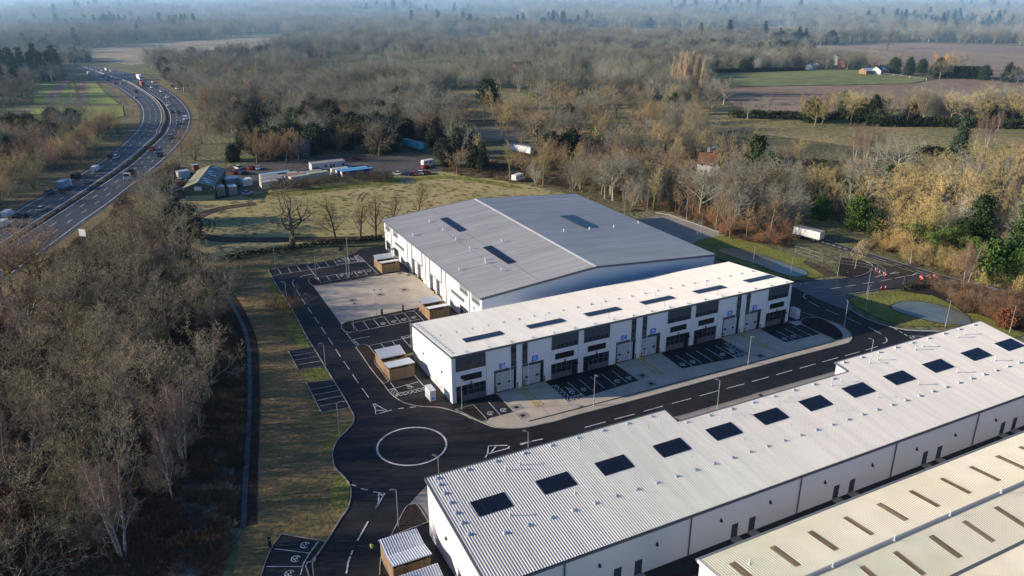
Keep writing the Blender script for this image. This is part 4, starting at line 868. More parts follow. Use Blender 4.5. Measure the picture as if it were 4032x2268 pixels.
# ---- kiosks
def kiosk(x0,x1,y0,y1,h,label):
    t=thing('electric_kiosk',label,'kiosk',(x0,y0,0))
    w,d=x1-x0,y1-y0
    bx('cabinet_body',M['cabinet'],t,0,w,0,d,.08,h);bx('cabinet_roof',M['cabinet'],t,-.06,w+.06,-.06,d+.06,h+.003,h+.1);bx('plinth',M['conc2'],t,-.1,w+.1,-.1,d+.1,0,.075)
    bx('warning_label',M['bluesign'],t,w*.35,w*.65,-.02,-.004,.5,.85)
    bx('door',M['cabinet'],t,.08,w-.08,-.03,-.0045,.95,h-.1)
kiosk(40.8,41.85,113.05,115.5,2.1,'tall pale grey electricity kiosk by the near corner of the terrace')
kiosk(124.05,125.1,110.7,112.55,2.1,'pale grey electricity kiosk beside the E1 end wall')

# ------------------------------------------------------------------ trees
class TB:
    """Collects tapered limbs (tubes) and fine twigs (thin blades) for one tree."""
    def __init__(s): s.limb=MB(); s.tv=[];s.tf=[]
    def twig(s,a,b,w,rg):
        d=b-a
        u=Vector((rg.gauss(0,1),rg.gauss(0,1),rg.gauss(0,1))).cross(d)
        if u.length<1e-6:return
        u=u.normalized()*w*.5
        n=len(s.tv);s.tv+=[tuple(a-u),tuple(a+u),tuple(b+u*.45),tuple(b-u*.45)];s.tf.append((n,n+1,n+2,n+3))
    def leaf(s,c,sz,rg,flat=.0):
        n=Vector((rg.gauss(0,1),rg.gauss(0,1),rg.gauss(0,1)+flat)).normalized();u=n.orthogonal().normalized();w=n.cross(u)
        a=rg.random()*6.28;u,w=u*math.cos(a)+w*math.sin(a),w*math.cos(a)-u*math.sin(a)
        k=len(s.tv);s.tv+=[tuple(c+u*sz),tuple(c+w*sz*.6),tuple(c-u*sz),tuple(c-w*sz*.6)];s.tf.append((k,k+1,k+2,k+3))
def rdir(d,ang,az):
    u=d.orthogonal().normalized();w=d.cross(u)
    return (d*math.cos(ang)+(u*math.cos(az)+w*math.sin(az))*math.sin(ang)).normalized()
def grow(tb,p,d,L,r,lv,cfg,rg):
    maxl=cfg['levels'];n=cfg['seg'][min(lv,len(cfg['seg'])-1)]
    pts=[p];dirs=[d];cur=p;dd=d
    for i in range(n):
        j=cfg['gnarl']*(1 if lv else .35)
        dd=(dd+Vector((rg.gauss(0,j),rg.gauss(0,j),rg.gauss(0,j)+cfg['up'][min(lv,len(cfg['up'])-1)]))).normalized()
        cur=cur+dd*(L/n);pts.append(cur);dirs.append(dd)
    for i in range(n):
        r0=r*(1-.72*i/n);r1=r*(1-.72*(i+1)/n)
        if lv<=cfg['tubes']: tb.limb.tube(pts[i],pts[i+1],r0,r1,(7,5,4,3)[min(lv,3)],cap=False)
        else: tb.twig(pts[i],pts[i+1],max(cfg['tw'],2*r0),rg)
    if lv>=maxl:return
    k=cfg['kids'][lv];t0=cfg['from'][lv]
    az=rg.random()*6.28
    for i in range(k):
        t=t0+(1-t0)*(i+rg.random()*.7)/k;t=min(t,.99)
        x=t*n;ii=min(int(x),n-1);q=pts[ii].lerp(pts[ii+1],x-ii);az+=2.4+rg.gauss(0,.4)
        ang=R(cfg['ang'][lv])*(1+rg.gauss(0,.18))*(1-.35*t if lv==0 else 1)
        sh=cfg['shape'](t) if lv==0 else (1-.45*t)
        grow(tb,q,rdir(dirs[ii+1],ang,az),cfg['len'][lv]*L*sh*(.75+.5*rg.random()),max(r*(1-.72*t)*cfg['rr'],.012),lv+1,cfg,rg)
CF=dict(
 oak=dict(H=7.5,r=.42,levels=4,seg=(5,6,5,4,3),gnarl=.2,up=(.0,.07,.05,.03,.02),tubes=2,tw=.042,kids=(11,8,7,5),ang=(66,48,45,42),len=(.98,.5,.48,.5),rr=.55,shape=lambda t:1.0-.25*abs(t-.6),**{'from':(.38,.25,.2,.15)}),
 open_oak=dict(H=9,r=.5,levels=3,seg=(6,8,6,5),gnarl=.3,up=(.0,.06,.05,.03),tubes=2,tw=.06,kids=(13,7,6),ang=(68,50,48),len=(.72,.45,.5),rr=.5,shape=lambda t:1.0,**{'from':(.34,.25,.2)}),
 ash=dict(H=11,r=.26,levels=4,seg=(6,5,4,3,3),gnarl=.09,up=(.0,.13,.1,.05,.04),tubes=2,tw=.034,kids=(13,7,6,5),ang=(48,38,36,35),len=(.44,.52,.5,.5),rr=.5,shape=lambda t:1.05-.55*t,**{'from':(.25,.25,.2,.15)}),
 birch=dict(H=12,r=.15,levels=4,seg=(7,5,4,4,3),gnarl=.09,up=(.0,.1,.0,-.1,-.15),tubes=1,tw=.026,kids=(15,8,6,5),ang=(42,38,40,38),len=(.36,.52,.5,.55),rr=.42,shape=lambda t:1.1-.7*t,**{'from':(.25,.2,.15,.1)}),
 poplar=dict(H=22,r=.4,levels=3,seg=(9,7,5,4),gnarl=.035,up=(.0,.22,.2,.15),tubes=1,tw=.05,kids=(30,11,9),ang=(26,22,22),len=(.32,.42,.5),rr=.35,shape=lambda t:1.1-.75*t,**{'from':(.12,.12,.12)}),
 bush=dict(H=3.8,r=.05,levels=3,seg=(4,4,3,3),gnarl=.14,up=(.05,.06,.04,.02),tubes=-1,tw=.032,kids=(7,7,6),ang=(34,36,38),len=(.6,.55,.55),rr=.6,shape=lambda t:1.0,**{'from':(.2,.2,.1)}),
)
def stems(tb,cfg,n,spread,rg,base=.4):
    for i in range(n):
        az=6.28*i/n+rg.gauss(0,.4);a=R(spread)*(rg.random()**.6)
        d=Vector((math.sin(a)*math.cos(az),math.sin(a)*math.sin(az),math.cos(a)))
        grow(tb,Vector((math.cos(az)*base*rg.random(),math.sin(az)*base*rg.random(),-.1)),d,cfg['H']*(.75+.35*rg.random()),cfg['r'],0,cfg,rg)
def mesh_from(name,tv,tf,mats):
    me=bpy.data.meshes.new(name);me.from_pydata(tv,[],tf);me.materials.append(mats);me.update();return me
def limb_mesh(tb,name,m):
    me=bpy.data.meshes.new(name);me.from_pydata(tb.limb.v,[],tb.limb.f);me.materials.append(m);me.polygons.foreach_set('use_smooth',[True]*len(me.polygons));me.update();return me
TREES={}
def reg(kind,tb,bark,crown):
    TREES.setdefault(kind,[]).append((limb_mesh(tb,'trunk',M[bark]),mesh_from('crown',tb.tv,tb.tf,M[crown])))
def tree_kind(kind,seed,bark='bark',crown='twig',n=1,spread=0,cfgk=None,**over):
    rg=random.Random(seed);cfg=dict(CF[cfgk or kind]);cfg.update(over);tb=TB()
    if n==1: grow(tb,Vector((0,0,-.2)),Vector((rg.gauss(0,.04),rg.gauss(0,.04),1)).normalized(),cfg['H'],cfg['r'],0,cfg,rg)
    else: stems(tb,cfg,n,spread,rg)
    reg(kind,tb,bark,crown)
for s_ in(1,2,3): tree_kind('oak',s_)
tree_kind('open_oak',11)
for s_ in(21,22,23): tree_kind('ash',s_)
for s_,n_ in((31,1),(32,3)): tree_kind('birch',s_,'birchbark','twig_birch',n=n_,spread=16)
for s_ in(41,42): tree_kind('poplar',s_,'bark','twig_pop')
for s_ in(51,52,53): tree_kind('bush',s_,'bark','twig_bush',n=11,spread=58)
tree_kind('willow',61,'bark','twig',n=7,spread=32,cfgk='bush',H=7.5,r=.1,kids=(8,7,6),tubes=0)
tree_kind('willow',62,'bark','twig',n=9,spread=40,cfgk='bush',H=6.5,r=.1,kids=(8,7,5),tubes=0)
def leafy(kind,seed,H,prof,count,leaf,bark,crown,tr=.3,clump=26,flat=0,trunk_to=.85):
    """Evergreen: leaf-sized faces gathered in clumps on a profile radius(z/H)."""
    rg=random.Random(seed);tb=TB()
    tb.limb.tube((0,0,-.2),(rg.gauss(0,.2),rg.gauss(0,.2),H*trunk_to),tr,tr*.25,7,cap=False)
    for i in range(count//clump):
        while True:
            t=rg.random();rad=prof(t)
            if rg.random()<rad/max(prof(k/20) for k in range(21)): break
        a=rg.random()*6.28;rr=rad*(.35+.65*rg.random()**.5)*(.82+.3*math.sin(a*3+t*9+seed))
        c=Vector((rr*math.cos(a),rr*math.sin(a),H*t))
        if rg.random()<.35: tb.limb.tube((0,0,max(H*t-rr*.35,.1)),c,.05,.02,3,cap=False)
        s=.35+.55*rg.random()
        for k in range(clump): tb.leaf(c+Vector((rg.gauss(0,s),rg.gauss(0,s),rg.gauss(0,s*.6))),leaf*(.6+.8*rg.random()),rg,flat)
    reg(kind,tb,bark,crown)
leafy('conifer',71,15,lambda t:(3.4*(1-t)+.25)*(1 if t>.08 else .3),9000,.28,'bark','leaf_dark')
leafy('conifer',72,14,lambda t:(2.9*(1-t)+.2)*(.75+.35*math.sin(t*38)) if t>.06 else .3,9000,.28,'bark','leaf_dark')
leafy('pine',73,16,lambda t:0 if t<.22 else (4.6-3.2*t)*(.55+.55*abs(math.sin(t*17))),9000,.3,'bark','leaf_dark',flat=.5)
leafy('evergreen',74,9,lambda t:3.6*math.sin(min(1,t*.9+.12)*3.14)**.5,9000,.26,'bark','leaf_ivy')
leafy('evergreen',75,11,lambda t:3.2*math.sin(min(1,t*.88+.12)*3.14)**.55*(1.1-.4*t),9000,.26,'bark','leaf_dark')
leafy('rusty',76,4.5,lambda t:2.0*math.sin(min(1,t*.85+.15)*3.14)**.6,3000,.17,'bark','leaf_rust',tr=.1)
# ivy-clad bare tree
rg=random.Random(81);tb=TB();cf=dict(CF['oak']);grow(tb,Vector((0,0,-.2)),Vector((0,0,1)),8.5,.42,0,cf,rg)
lv=len(tb.limb.v)
for i in range(5200):
    v=Vector(tb.limb.v[int(rg.random()**1.6*lv*.55)])
    if v.z<9: tb.leaf(v+Vector((rg.gauss(0,.45),rg.gauss(0,.45),rg.gauss(0,.45))),.2,rg)
reg('ivy_tree',tb,'bark','leaf_ivy')
NAMES=dict(oak=('oak_tree','tree'),open_oak=('oak_tree','tree'),ash=('bare_tree','tree'),birch=('birch_tree','tree'),poplar=('poplar_tree','tree'),bush=('shrub','shrub'),willow=('thicket_tree','tree'),conifer=('conifer_tree','tree'),pine=('pine_tree','tree'),evergreen=('evergreen_tree','tree'),rusty=('copper_shrub','shrub'),ivy_tree=('ivy_tree','tree'))
TINT=dict(grey=(1,1,1),warm=(1.25,1.05,.85),olive=(1.45,1.4,.95),pale=(1.7,1.55,1.3),pink=(1.08,.97,.9),dark=(.62,.62,.62),moss=(1.0,1.15,.7),straw=(2.0,1.75,1.1),gold=(2.4,1.7,.55))
PLACED=[]
mwz=mixl(LL,LR,-.25)+mixl(RL,RR,1.25)[::-1]
NOG=[[(100.49,304.36),(115.57,348.3),(129.29,345.61),(112.34,298.19)],[(130.26,272.4),(150.72,308.86),(165.48,301.16),(146.13,264.15)],[(182.42,218.35),(197.02,237.72),(208.15,226.52),(192.56,207.78)],[(86.27,276.5),(92.91,291.79),(109.52,283.16),(104.02,267.29)]]
BUILT=[]   # rectangles where nothing grows
def blocked(x,y,m=2.5):
    for x0,x1,y0,y1 in((44,122,104,131),(60,121,133,198),(14,140,30,108),(36,44,110,135),(50,61,133,198)):
        if x0-m<x<x1+m and y0-m<y<y1+m:return True
    return any(inside((x,y),g) for g in NOG)
def plant(kind,x,y,label,group=None,tint='grey',s=1.0,rz=None,squash=1,var=None,z=0):
    ms=TREES[kind];tm,cm=ms[rnd.randrange(len(ms)) if var is None else var]
    nm,cat=NAMES[kind]
    t=thing(nm,label,cat,(x,y,z),rnd.random()*6.28 if rz is None else rz,group)
    t.scale=(s*squash,s*squash,s)
    k=rnd.uniform(.88,1.12);c=tuple(v*k for v in(TINT[tint] if isinstance(tint,str) else tint))
    for n_,m_ in(('trunk',tm),('crown',cm)):
        if len(m_.vertices)==0: continue
        o=bpy.data.objects.new(n_,m_);COL.objects.link(o);o.parent=t;o.color=(*c,1)
    PLACED.append((x,y));return t
def scatter(poly,n,mix,gap,group,where,smin=.8,smax=1.2,tries=40,clear=7):
    xs=[p[0] for p in poly];ys=[p[1] for p in poly];got=0
    tot=sum(m[1] for m in mix)
    for _ in range(n*tries):
        if got>=n:break
        p=(rnd.uniform(min(xs),max(xs)),rnd.uniform(min(ys),max(ys)))
        if not inside(p,poly) or blocked(*p):continue
        if any((p[0]-q[0])**2+(p[1]-q[1])**2<gap*gap for q in PLACED):continue
        dm=min(math.dist(p,q) for q in RR+LL)
        if dm<clear or inside(p,mwz):continue
        r=rnd.random()*tot
        for kind,wt,tint,lab in mix:
            r-=wt
            if r<=0:break
        plant(kind,p[0],p[1],f'{lab} {where}',f'{lab} {where}',tint,rnd.uniform(smin,smax));got+=1
    return got
# --- the notable trees
def one(kind,p,label,tint='grey',s=1,**k): return plant(kind,p[0],p[1],label,None,tint,s,**k)
one('open_oak',(37.7,210.04),'great bare oak standing alone in the meadow edge beyond the car park','dark',1.3,rz=.6,squash=1.45)
one('ash',(49.92,210.13),'bare tree just right of the great meadow oak',(.8,.72,.6),1.05,squash=1.35)
for p,s in(((56.13,207.75),.8),((60.58,207.11),.88),((66.07,209.37),.8),((76.95,217.35),.85)): plant('ash',p[0],p[1],'bare twiggy tree in the row behind the far corner of the warehouse','row of bare trees behind the warehouse',(.85,.72,.55),s*1.15,squash=1.45)
one('oak',(5.02,239.01),'bare spreading oak where the wood meets the dirt track','grey',1.0)
one('birch',(0.64,112.85),'white stemmed birch with pinkish twigs in the wood beside the ditch','pink',1.1,var=1)
one('birch',(-1.49,112.18),'slender birch with pinkish twigs deep in the wood','pink',1.05,var=0)
one('bush',(25.52,162.14),'bare rounded shrub on the verge of the access road',(1.1,.85,.6),1.15)
one('birch',(172.5,105.56),'white birch beside the public road with many forked stems',(1.5,1.1,1.0),.92,var=1)
one('ash',(172.87,101.77),'young yellowish bare tree beside the public road behind the pond','straw',.5)
one('ash',(176.25,96.06),'small yellowish bare tree at the right edge of the view','straw',.5)
one('ash',(161.42,127.53),'small pale bare tree on the bank inside the entrance fence','pale',.6)
one('rusty',(160.47,87.9),'copper leaved shrub beside the lamp post at the far right','warm',.95)
one('ivy_tree',(187.71,124.74),'ivy covered oak across the public road','olive',1.0)
one('evergreen',(196.92,124.02),'broad green holly across the public road','moss',1.0,var=0)
one('oak',(187.91,136.71),'bare dark oak with twisted boughs across the road from the entrance','dark',.75)
one('pine',(198.81,121.17),'dark evergreen pine at the right edge above the public road','moss',1.0)
one('pine',(194.59,106.2),'layered dark cedar at the right edge of the view','moss',1.25)

plant('oak',*(200.08,146.97),'tall sunlit olive oak in the wood across the public road','sunlit oaks across the public road','straw',1.35)
plant('oak',*(205.4,139.8),'tall sunlit olive oak in the wood across the public road','sunlit oaks across the public road','straw',1.3)
plant('oak',*(221.66,138.12),'tall sunlit olive oak in the wood across the public road','sunlit oaks across the public road','straw',1.35)
plant('oak',*(184.72,128.42),'tall sunlit olive oak in the wood across the public road','sunlit oaks across the public road','straw',1.1)
plant('poplar',*(246.22,161.52),'pale upright poplar in the stand at the right edge','pale poplars at the right edge',(1.35,1.25,.95),0.62,squash=2.0)
plant('poplar',*(250.3,156.53),'pale upright poplar in the stand at the right edge','pale poplars at the right edge',(1.35,1.25,.95),0.68,squash=2.0)
plant('poplar',*(249.04,148.84),'pale upright poplar in the stand at the right edge','pale poplars at the right edge',(1.35,1.25,.95),0.66,squash=2.0)
plant('poplar',*(254.14,146.21),'pale upright poplar in the stand at the right edge','pale poplars at the right edge',(1.35,1.25,.95),0.7,squash=2.0)
plant('poplar',*(247.83,139.02),'pale upright poplar in the stand at the right edge','pale poplars at the right edge',(1.35,1.25,.95),0.66,squash=2.0)
plant('poplar',*(231.94,147.22),'pale upright poplar in the stand at the right edge','pale poplars at the right edge',(1.35,1.25,.95),0.6,squash=2.0)
plant('poplar',*(231.98,135.1),'pale upright poplar in the stand at the right edge','pale poplars at the right edge',(1.35,1.25,.95),0.62,squash=2.0)
plant('poplar',*(324.62,415.31),'tall pale poplar in the clump beside the green paddock','tall poplars by the paddock','pale',1.0,squash=1.5)
plant('poplar',*(325.86,410.33),'tall pale poplar in the clump beside the green paddock','tall poplars by the paddock','pale',1.15,squash=1.5)
plant('poplar',*(325.91,403.94),'tall pale poplar in the clump beside the green paddock','tall poplars by the paddock','pale',1.2,squash=1.5)
plant('poplar',*(329.46,402.05),'tall pale poplar in the clump beside the green paddock','tall poplars by the paddock','pale',1.2,squash=1.5)
plant('poplar',*(333.77,401.87),'tall pale poplar in the clump beside the green paddock','tall poplars by the paddock','pale',1.1,squash=1.5)
plant('poplar',*(331.89,394.53),'tall pale poplar in the clump beside the green paddock','tall poplars by the paddock','pale',1.0,squash=1.5)
plant('poplar',*(600.17,872.31),'distant upright poplar rising above the far woods','distant poplars','pale',1.0)
plant('poplar',*(605.03,869.59),'distant upright poplar rising above the far woods','distant poplars','pale',1.05)
plant('poplar',*(612.1,865.63),'distant upright poplar rising above the far woods','distant poplars','pale',1.0)
plant('poplar',*(415.72,720.76),'distant upright poplar rising above the far woods','distant poplars','pale',0.9)
plant('poplar',*(466.26,851.25),'distant upright poplar rising above the far woods','distant poplars','pale',0.9)
plant('poplar',*(651.09,870.21),'distant upright poplar rising above the far woods','distant poplars','pale',0.9)
plant('birch',*(265.58,218.48),'white stemmed birch in the clump on the rough pasture','birches on the pasture','pink',1.15)
plant('birch',*(266.06,214),'white stemmed birch in the clump on the rough pasture','birches on the pasture','pink',1.2)
plant('birch',*(271.53,212.84),'white stemmed birch in the clump on the rough pasture','birches on the pasture','pink',1.15)
plant('birch',*(281.51,216.27),'white stemmed birch in the clump on the rough pasture','birches on the pasture','pink',1.05)
plant('birch',*(330.94,211.9),'white stemmed birch behind the dark fir','birches behind the fir','pink',1.1)
plant('birch',*(337.97,211.19),'white stemmed birch behind the dark fir','birches behind the fir','pink',1.15)
plant('birch',*(351.4,216.45),'white stemmed birch behind the dark fir','birches behind the fir','pink',1.1)
one('conifer',(302.26,199.4),'dark conical fir on the edge of the rough pasture',(1.0,1.0,1.1),1.15,var=0)
one('pine',(193.09,413.58),'broad dark pine at the end of the small hayfield',(1,1,1),1.05,squash=1.7)
one('evergreen',(156,386.25),'dark rounded evergreen left of the small hayfield',(.9,.95,1),1.0,var=1)
one('pine',(194.81,200.21),'tall spreading dark pine behind the timbered cottage',(1.2,1.15,.8),1.2)
one('evergreen',(204.67,204.81),'green rounded evergreen beside the spreading pine','moss',1.3,var=0)
one('evergreen',(177.8,194),'bright green laurel in front of the timbered cottage',(.9,1.4,.7),.75,var=0)
one('evergreen',(188.4,164.71),'bright green bush beside the white parked trailer',(1.0,1.5,.7),.75,var=0)
one('evergreen',(365.81,314.1),'dark bushy evergreen on the ploughed field edge',(.8,.9,.9),1.0,var=1)
one('conifer',(123.97,271.76),'dark green conical yew near the parked cars',(.8,.8,.8),.75,var=0)
one('oak',(751.67,599.44),'lone bare oak in the middle of the brown field','dark',1.35)
one('oak',(-19.57,578.81),'lone bare crooked oak in the left green field','dark',1.0)
one('oak',(171.3,400.59),'bare oak at the left side of the small hayfield','dark',1.1)
one('birch',(330.77,294.43),'dead leaning birch trunk on the ploughed field edge','pale',.95,var=0)
one('bush',(608.87,428.49),'golden willow behind the clipped hedge','gold',2.6,var=0)
one('bush',(229.49,182.26),'yellow green domed willow in front of the dark hedge','straw',2.0,var=1)
plant('conifer',*(-68.16,706.95),'dark conifer in the plantation beside the left green field','conifer plantation',(0.75, 0.85, 0.95),1.5)
plant('conifer',*(-60.52,688.88),'dark conifer in the plantation beside the left green field','conifer plantation',(0.75, 0.85, 0.95),1.6)
plant('conifer',*(-55.64,700.25),'dark conifer in the plantation beside the left green field','conifer plantation',(0.75, 0.85, 0.95),1.6)
plant('conifer',*(-49.83,702.89),'dark conifer in the plantation beside the left green field','conifer plantation',(0.75, 0.85, 0.95),1.5)
plant('conifer',*(-43.26,702.28),'dark conifer in the plantation beside the left green field','conifer plantation',(0.75, 0.85, 0.95),1.5)
plant('conifer',*(-38.09,705.4),'dark conifer in the plantation beside the left green field','conifer plantation',(0.75, 0.85, 0.95),1.5)
plant('conifer',*(-32.93,711.65),'dark conifer in the plantation beside the left green field','conifer plantation',(0.75, 0.85, 0.95),1.4)
plant('conifer',*(-66.37,735.73),'dark conifer in the plantation beside the left green field','conifer plantation',(0.75, 0.85, 0.95),1.6)
plant('conifer',*(-48.81,735.71),'dark conifer in the plantation beside the left green field','conifer plantation',(0.75, 0.85, 0.95),1.6)
plant('conifer',*(-36.39,735.45),'dark conifer in the plantation beside the left green field','conifer plantation',(0.75, 0.85, 0.95),1.5)
plant('conifer',*(-62.34,616.42),'dark conifer in the plantation beside the left green field','conifer plantation',(0.75, 0.85, 0.95),1.4)
plant('conifer',*(-53.44,600.96),'dark conifer in the plantation beside the left green field','conifer plantation',(0.75, 0.85, 0.95),1.3)
wood=[(-29.87,192.95),(-21.18,230.55),(-7.34,260.79),(5.97,258.78),(9.15,228.27),(12.31,199.71),(12.83,184.37),(12.21,168.95),(10.92,153.88),(9.11,137.8),(5.82,118.36),(0.71,103.41),(-5.6,92.72),(-8.88,90.45),(-17.64,94.89),(-22,78),(-45,95)]
wood2=[(-29.87,192.95),(-21.18,230.55),(-7.34,260.79),(5.97,258.78),(9.15,228.27),(12.31,199.71),(14.5,183.51),(15.31,167.37),(14.63,151.98),(12.75,135.94),(9.42,116.53),(5.57,95.96),(2.58,85.33),(-8.88,90.45),(-17.64,94.89),(-22,78),(-45,95)]
scatter(wood,60,[('oak',6,(1.02,1.0,.92),'bare spreading oak'),('ash',2,'grey','bare slender tree'),('birch',.6,'pink','pinkish birch')],5.2,'','in the wood left of the ditch',.9,1.28,clear=24)
scatter(wood,70,[('bush',4,'grey','bare shrub'),('willow',1.3,(1.05,1.08,.85),'mossy twiggy thicket'),('bush',.6,'pink','reddish brown shrub')],2.6,'','under the oaks of the wood left of the ditch',.6,1.15,clear=9)
belt=[(-48.74,423.28),(-30.03,432.35),(-7.74,454.26),(6.82,471.94),(9.26,440.06),(0.27,384.33),(-14.28,335.93),(-25.98,299.31),(-36.47,273.44),(-41.02,278.16)]
scatter(belt,62,[('willow',5,'olive','grey green twiggy tree'),('willow',3,(1.3,1.0,1.0),'pinkish twiggy tree'),('ash',1.5,'warm','bare slender tree')],4.5,'','in the belt left of the motorway',.8,1.1)
strip=[(15.31,336.11),(30.39,400.75),(39.79,469.83),(46.69,558.54),(45.94,631.99),(76.07,629.78),(103.47,562.78),(76.27,435.42),(53.44,406.69),(35.86,356.07),(21.99,328.63)]
scatter(strip,60,[('willow',4,'grey','grey brown thicket tree'),('ash',3,'warm','bare slender tree'),('bush',1,'dark','dark shrub')],5,'','on the right side of the motorway bend',1.0,1.4,clear=7)
near=[(-6.25,260.23),(-3.19,290.45),(11.96,329.91),(19.54,333.91),(8.85,284.23),(10.42,272.07),(-0.54,264.63)]
scatter(near,22,[('bush',4,'dark','dark bushy shrub'),('willow',2,'grey','grey thicket tree')],2.8,'','between the motorway and the green shed',.6,1.0,clear=10)
east=[(109.61,279.22),(151.06,296.05),(181.17,280.36),(218.14,273.69),(232.62,239.95),(225.76,211.39),(213.19,197.1),(180.8,173.6),(163.39,170.44),(159.48,182.09),(149.33,194.99),(144.71,223.01),(126.71,245.19),(113.28,268.27)]
scatter(east,72,[('oak',3,'warm','brown bare oak'),('ash',4,'olive','olive bare tree'),('willow',2,'warm','brown thicket tree'),('birch',.7,'pink','pinkish birch'),('evergreen',.6,'grey','dark evergreen')],6.5,'','in the wood behind the grey warehouse',.8,1.2)
right=[(217.64,201.45),(230.67,188.05),(249.37,178.37),(278.65,183.95),(315.25,180.26),(194.85,102.91),(182.3,98.95),(180.14,113.61),(184.3,134.28),(189.36,159.41),(191.99,172.97)]
scatter(right,42,[('oak',4,'olive','olive bare oak'),('ash',3,'straw','pale bare tree'),('evergreen',2,'moss','green evergreen'),('willow',2,'warm','brown thicket tree')],6,'','in the wood right of the entrance',.8,1.15)
edge=[(135.66,199.45),(151.04,199.45),(153.09,178.1),(149.88,162),(159.27,147.15),(164.53,152.39),(169.71,156.01),(165.91,171.5),(156.42,193.98)]
scatter(edge,34,[('ash',3,'warm','young brown tree'),('bush',4,(1.3,.9,.7),'russet shrub')],3,'','along the bank behind the apron and pond',.55,.95)
rb=[(176.05,136.79),(183.5,130.91),(178.13,124.5),(179.72,113.42),(182.87,106.15),(183.65,98.29),(189.74,102.08),(190.05,112.84),(190.79,119.28),(186.68,124.61),(187.76,134.27),(183.39,140.12)]
scatter(rb,40,[('bush',5,'olive','olive brown shrub'),('bush',2,'straw','straw coloured shrub'),('evergreen',.6,'moss','green bush')],2.4,'','along the far side of the public road',.7,1.15)
bk=[(166.52,108.63),(170.54,105.01),(172.26,99.09),(174.97,92.88),(163.31,85.62),(161.42,88.67),(162.48,94.22),(160.47,97.06),(163.4,102.65)]
scatter(bk,46,[('bush',5,(1.0,.72,.62),'low dark brown shrub'),('bush',1,'grey','low grey shrub')],1.6,'','in the planting between the pond and the road',.4,.75)
mid=[(70.9,397.55),(116.02,414.52),(144.63,371.69),(137.62,339),(101.75,308.05),(90.59,327.56),(68.4,334.44),(57.77,330.94),(43.7,342.73),(39.51,358.96)]
scatter(mid,40,[('willow',4,'warm','brown thicket tree'),('ash',3,'grey','bare slender tree'),('oak',1,'pink','bare oak')],6,'','behind the scrapyard',.85,1.2)
hedge2=[(43.53,277.7),(54.63,274.47),(68.88,274.88),(87.79,269.12),(90.79,275.2),(82.72,281.53),(70.82,282.04),(59.29,282.53),(53.39,281.58),(46.61,282.48)]
scatter(hedge2,30,[('bush',5,'dark','dark bramble bush')],2.2,'','in the hedge in front of the cabins',.5,.72)
rows=[(323.67,305.34),(368.03,282.01),(434.39,254.48),(406.37,237.03),(345.4,263.81),(303.64,285.71)]
scatter(rows,20,[('oak',3,'olive','pale bare oak'),('ash',2,'warm','bare tree'),('evergreen',1.5,'dark','dark evergreen')],7,'','in the field boundary below the ploughed land',1.0,1.4)
rows2=[(433.84,482.87),(481.37,507.89),(522.18,504.28),(542.75,464.14),(545.77,407.37),(538.78,382.23),(571.93,393.34),(570.39,379.44),(548.69,325.68),(592.95,353.25),(610.37,420.78),(588.71,487.56),(548.03,529.83),(489.65,541.19)]
scatter(rows2,34,[('oak',3,'grey','bare oak'),('evergreen',3,'dark','dark evergreen'),('bush',2,'grey','grey shrub')],7,'','around the houses beyond the paddock',.9,1.3)

# clipped hedges and hedgerows as things of their own
def hedge(label,pts,w,h,tint,dens=14,mat_='leaf_hedge',leaf=.28):
    rg=random.Random(len(label));tb=TB();pts=resample(pts,.6)
    for p in pts:
        for k in range(dens):
            tb.leaf(Vector((p[0]+rg.uniform(-w/2,w/2),p[1]+rg.uniform(-w/2,w/2),h*rg.random()**.6)),leaf*(.6+.8*rg.random()),rg)
    o=bpy.data.objects.new('hedge',mesh_from('hedge',tb.tv,tb.tf,M[mat_]));COL.objects.link(o);o.color=(*tint,1)
    tag(o,label,'hedge');return o
hedge('tall clipped dark evergreen hedge on the ploughed field beyond the paddock',[(550.6,395.86),(567.16,389.93),(578.06,375.33)],6,9,(.75,.8,.85),90,leaf=.7)
hedge('long dark hedge along the top edge of the green paddock',[(434.37,502.04),(468.35,493.86),(508.82,482.43)],4,3,(.7,.75,.75),40,leaf=.6)
hedge('dark scrub hedge below the ploughed field on the left half',[(295.69,325.96),(318.12,308.26),(328.03,295.87),(351.92,296.38)],6,4,(.9,.85,.8),40,leaf=.5)
hedge('dark scrub hedge below the bare trees on the right half',[(340.53,271.56),(363.34,259.6),(380.07,245.63),(402.64,229.98)],6,4.5,(.9,.85,.8),40,leaf=.5)
hedge('dark clipped hedge around the lawn near the fir',[(294.4,212.22),(302.34,210.78),(301.75,203.98)],5,4,(.6,.65,.7),50,leaf=.4)
hedge('long dark hedge shading the frosty lawn right of the pine',[(227.85,221.71),(237.82,211.12),(243.01,198.8),(244.62,186.12)],6,4.5,(.5,.55,.6),50,leaf=.45)
sheet('frosty_lawn',[(224.88,215.57),(233.71,207.27),(239.21,193.7),(235.66,185.46),(222.17,189.22),(218.64,204.36)],.1,M['frost'])
hedge('low dark bramble hedge at the foot of the great meadow oak',[(19.15,208.05),(27.47,209.22),(33.6,208.32),(40.14,208.78),(50.04,208.44),(62.09,206.34)],3,1.1,(.9,.8,.6),30,leaf=.25)
hedge('dense young shrub planting behind the pond by the entrance',[(159.72,112.11),(162.66,112.45),(166.13,111.21),(168.12,108.86)],2.6,1.2,(1.5,.95,.8),26,leaf=.18)


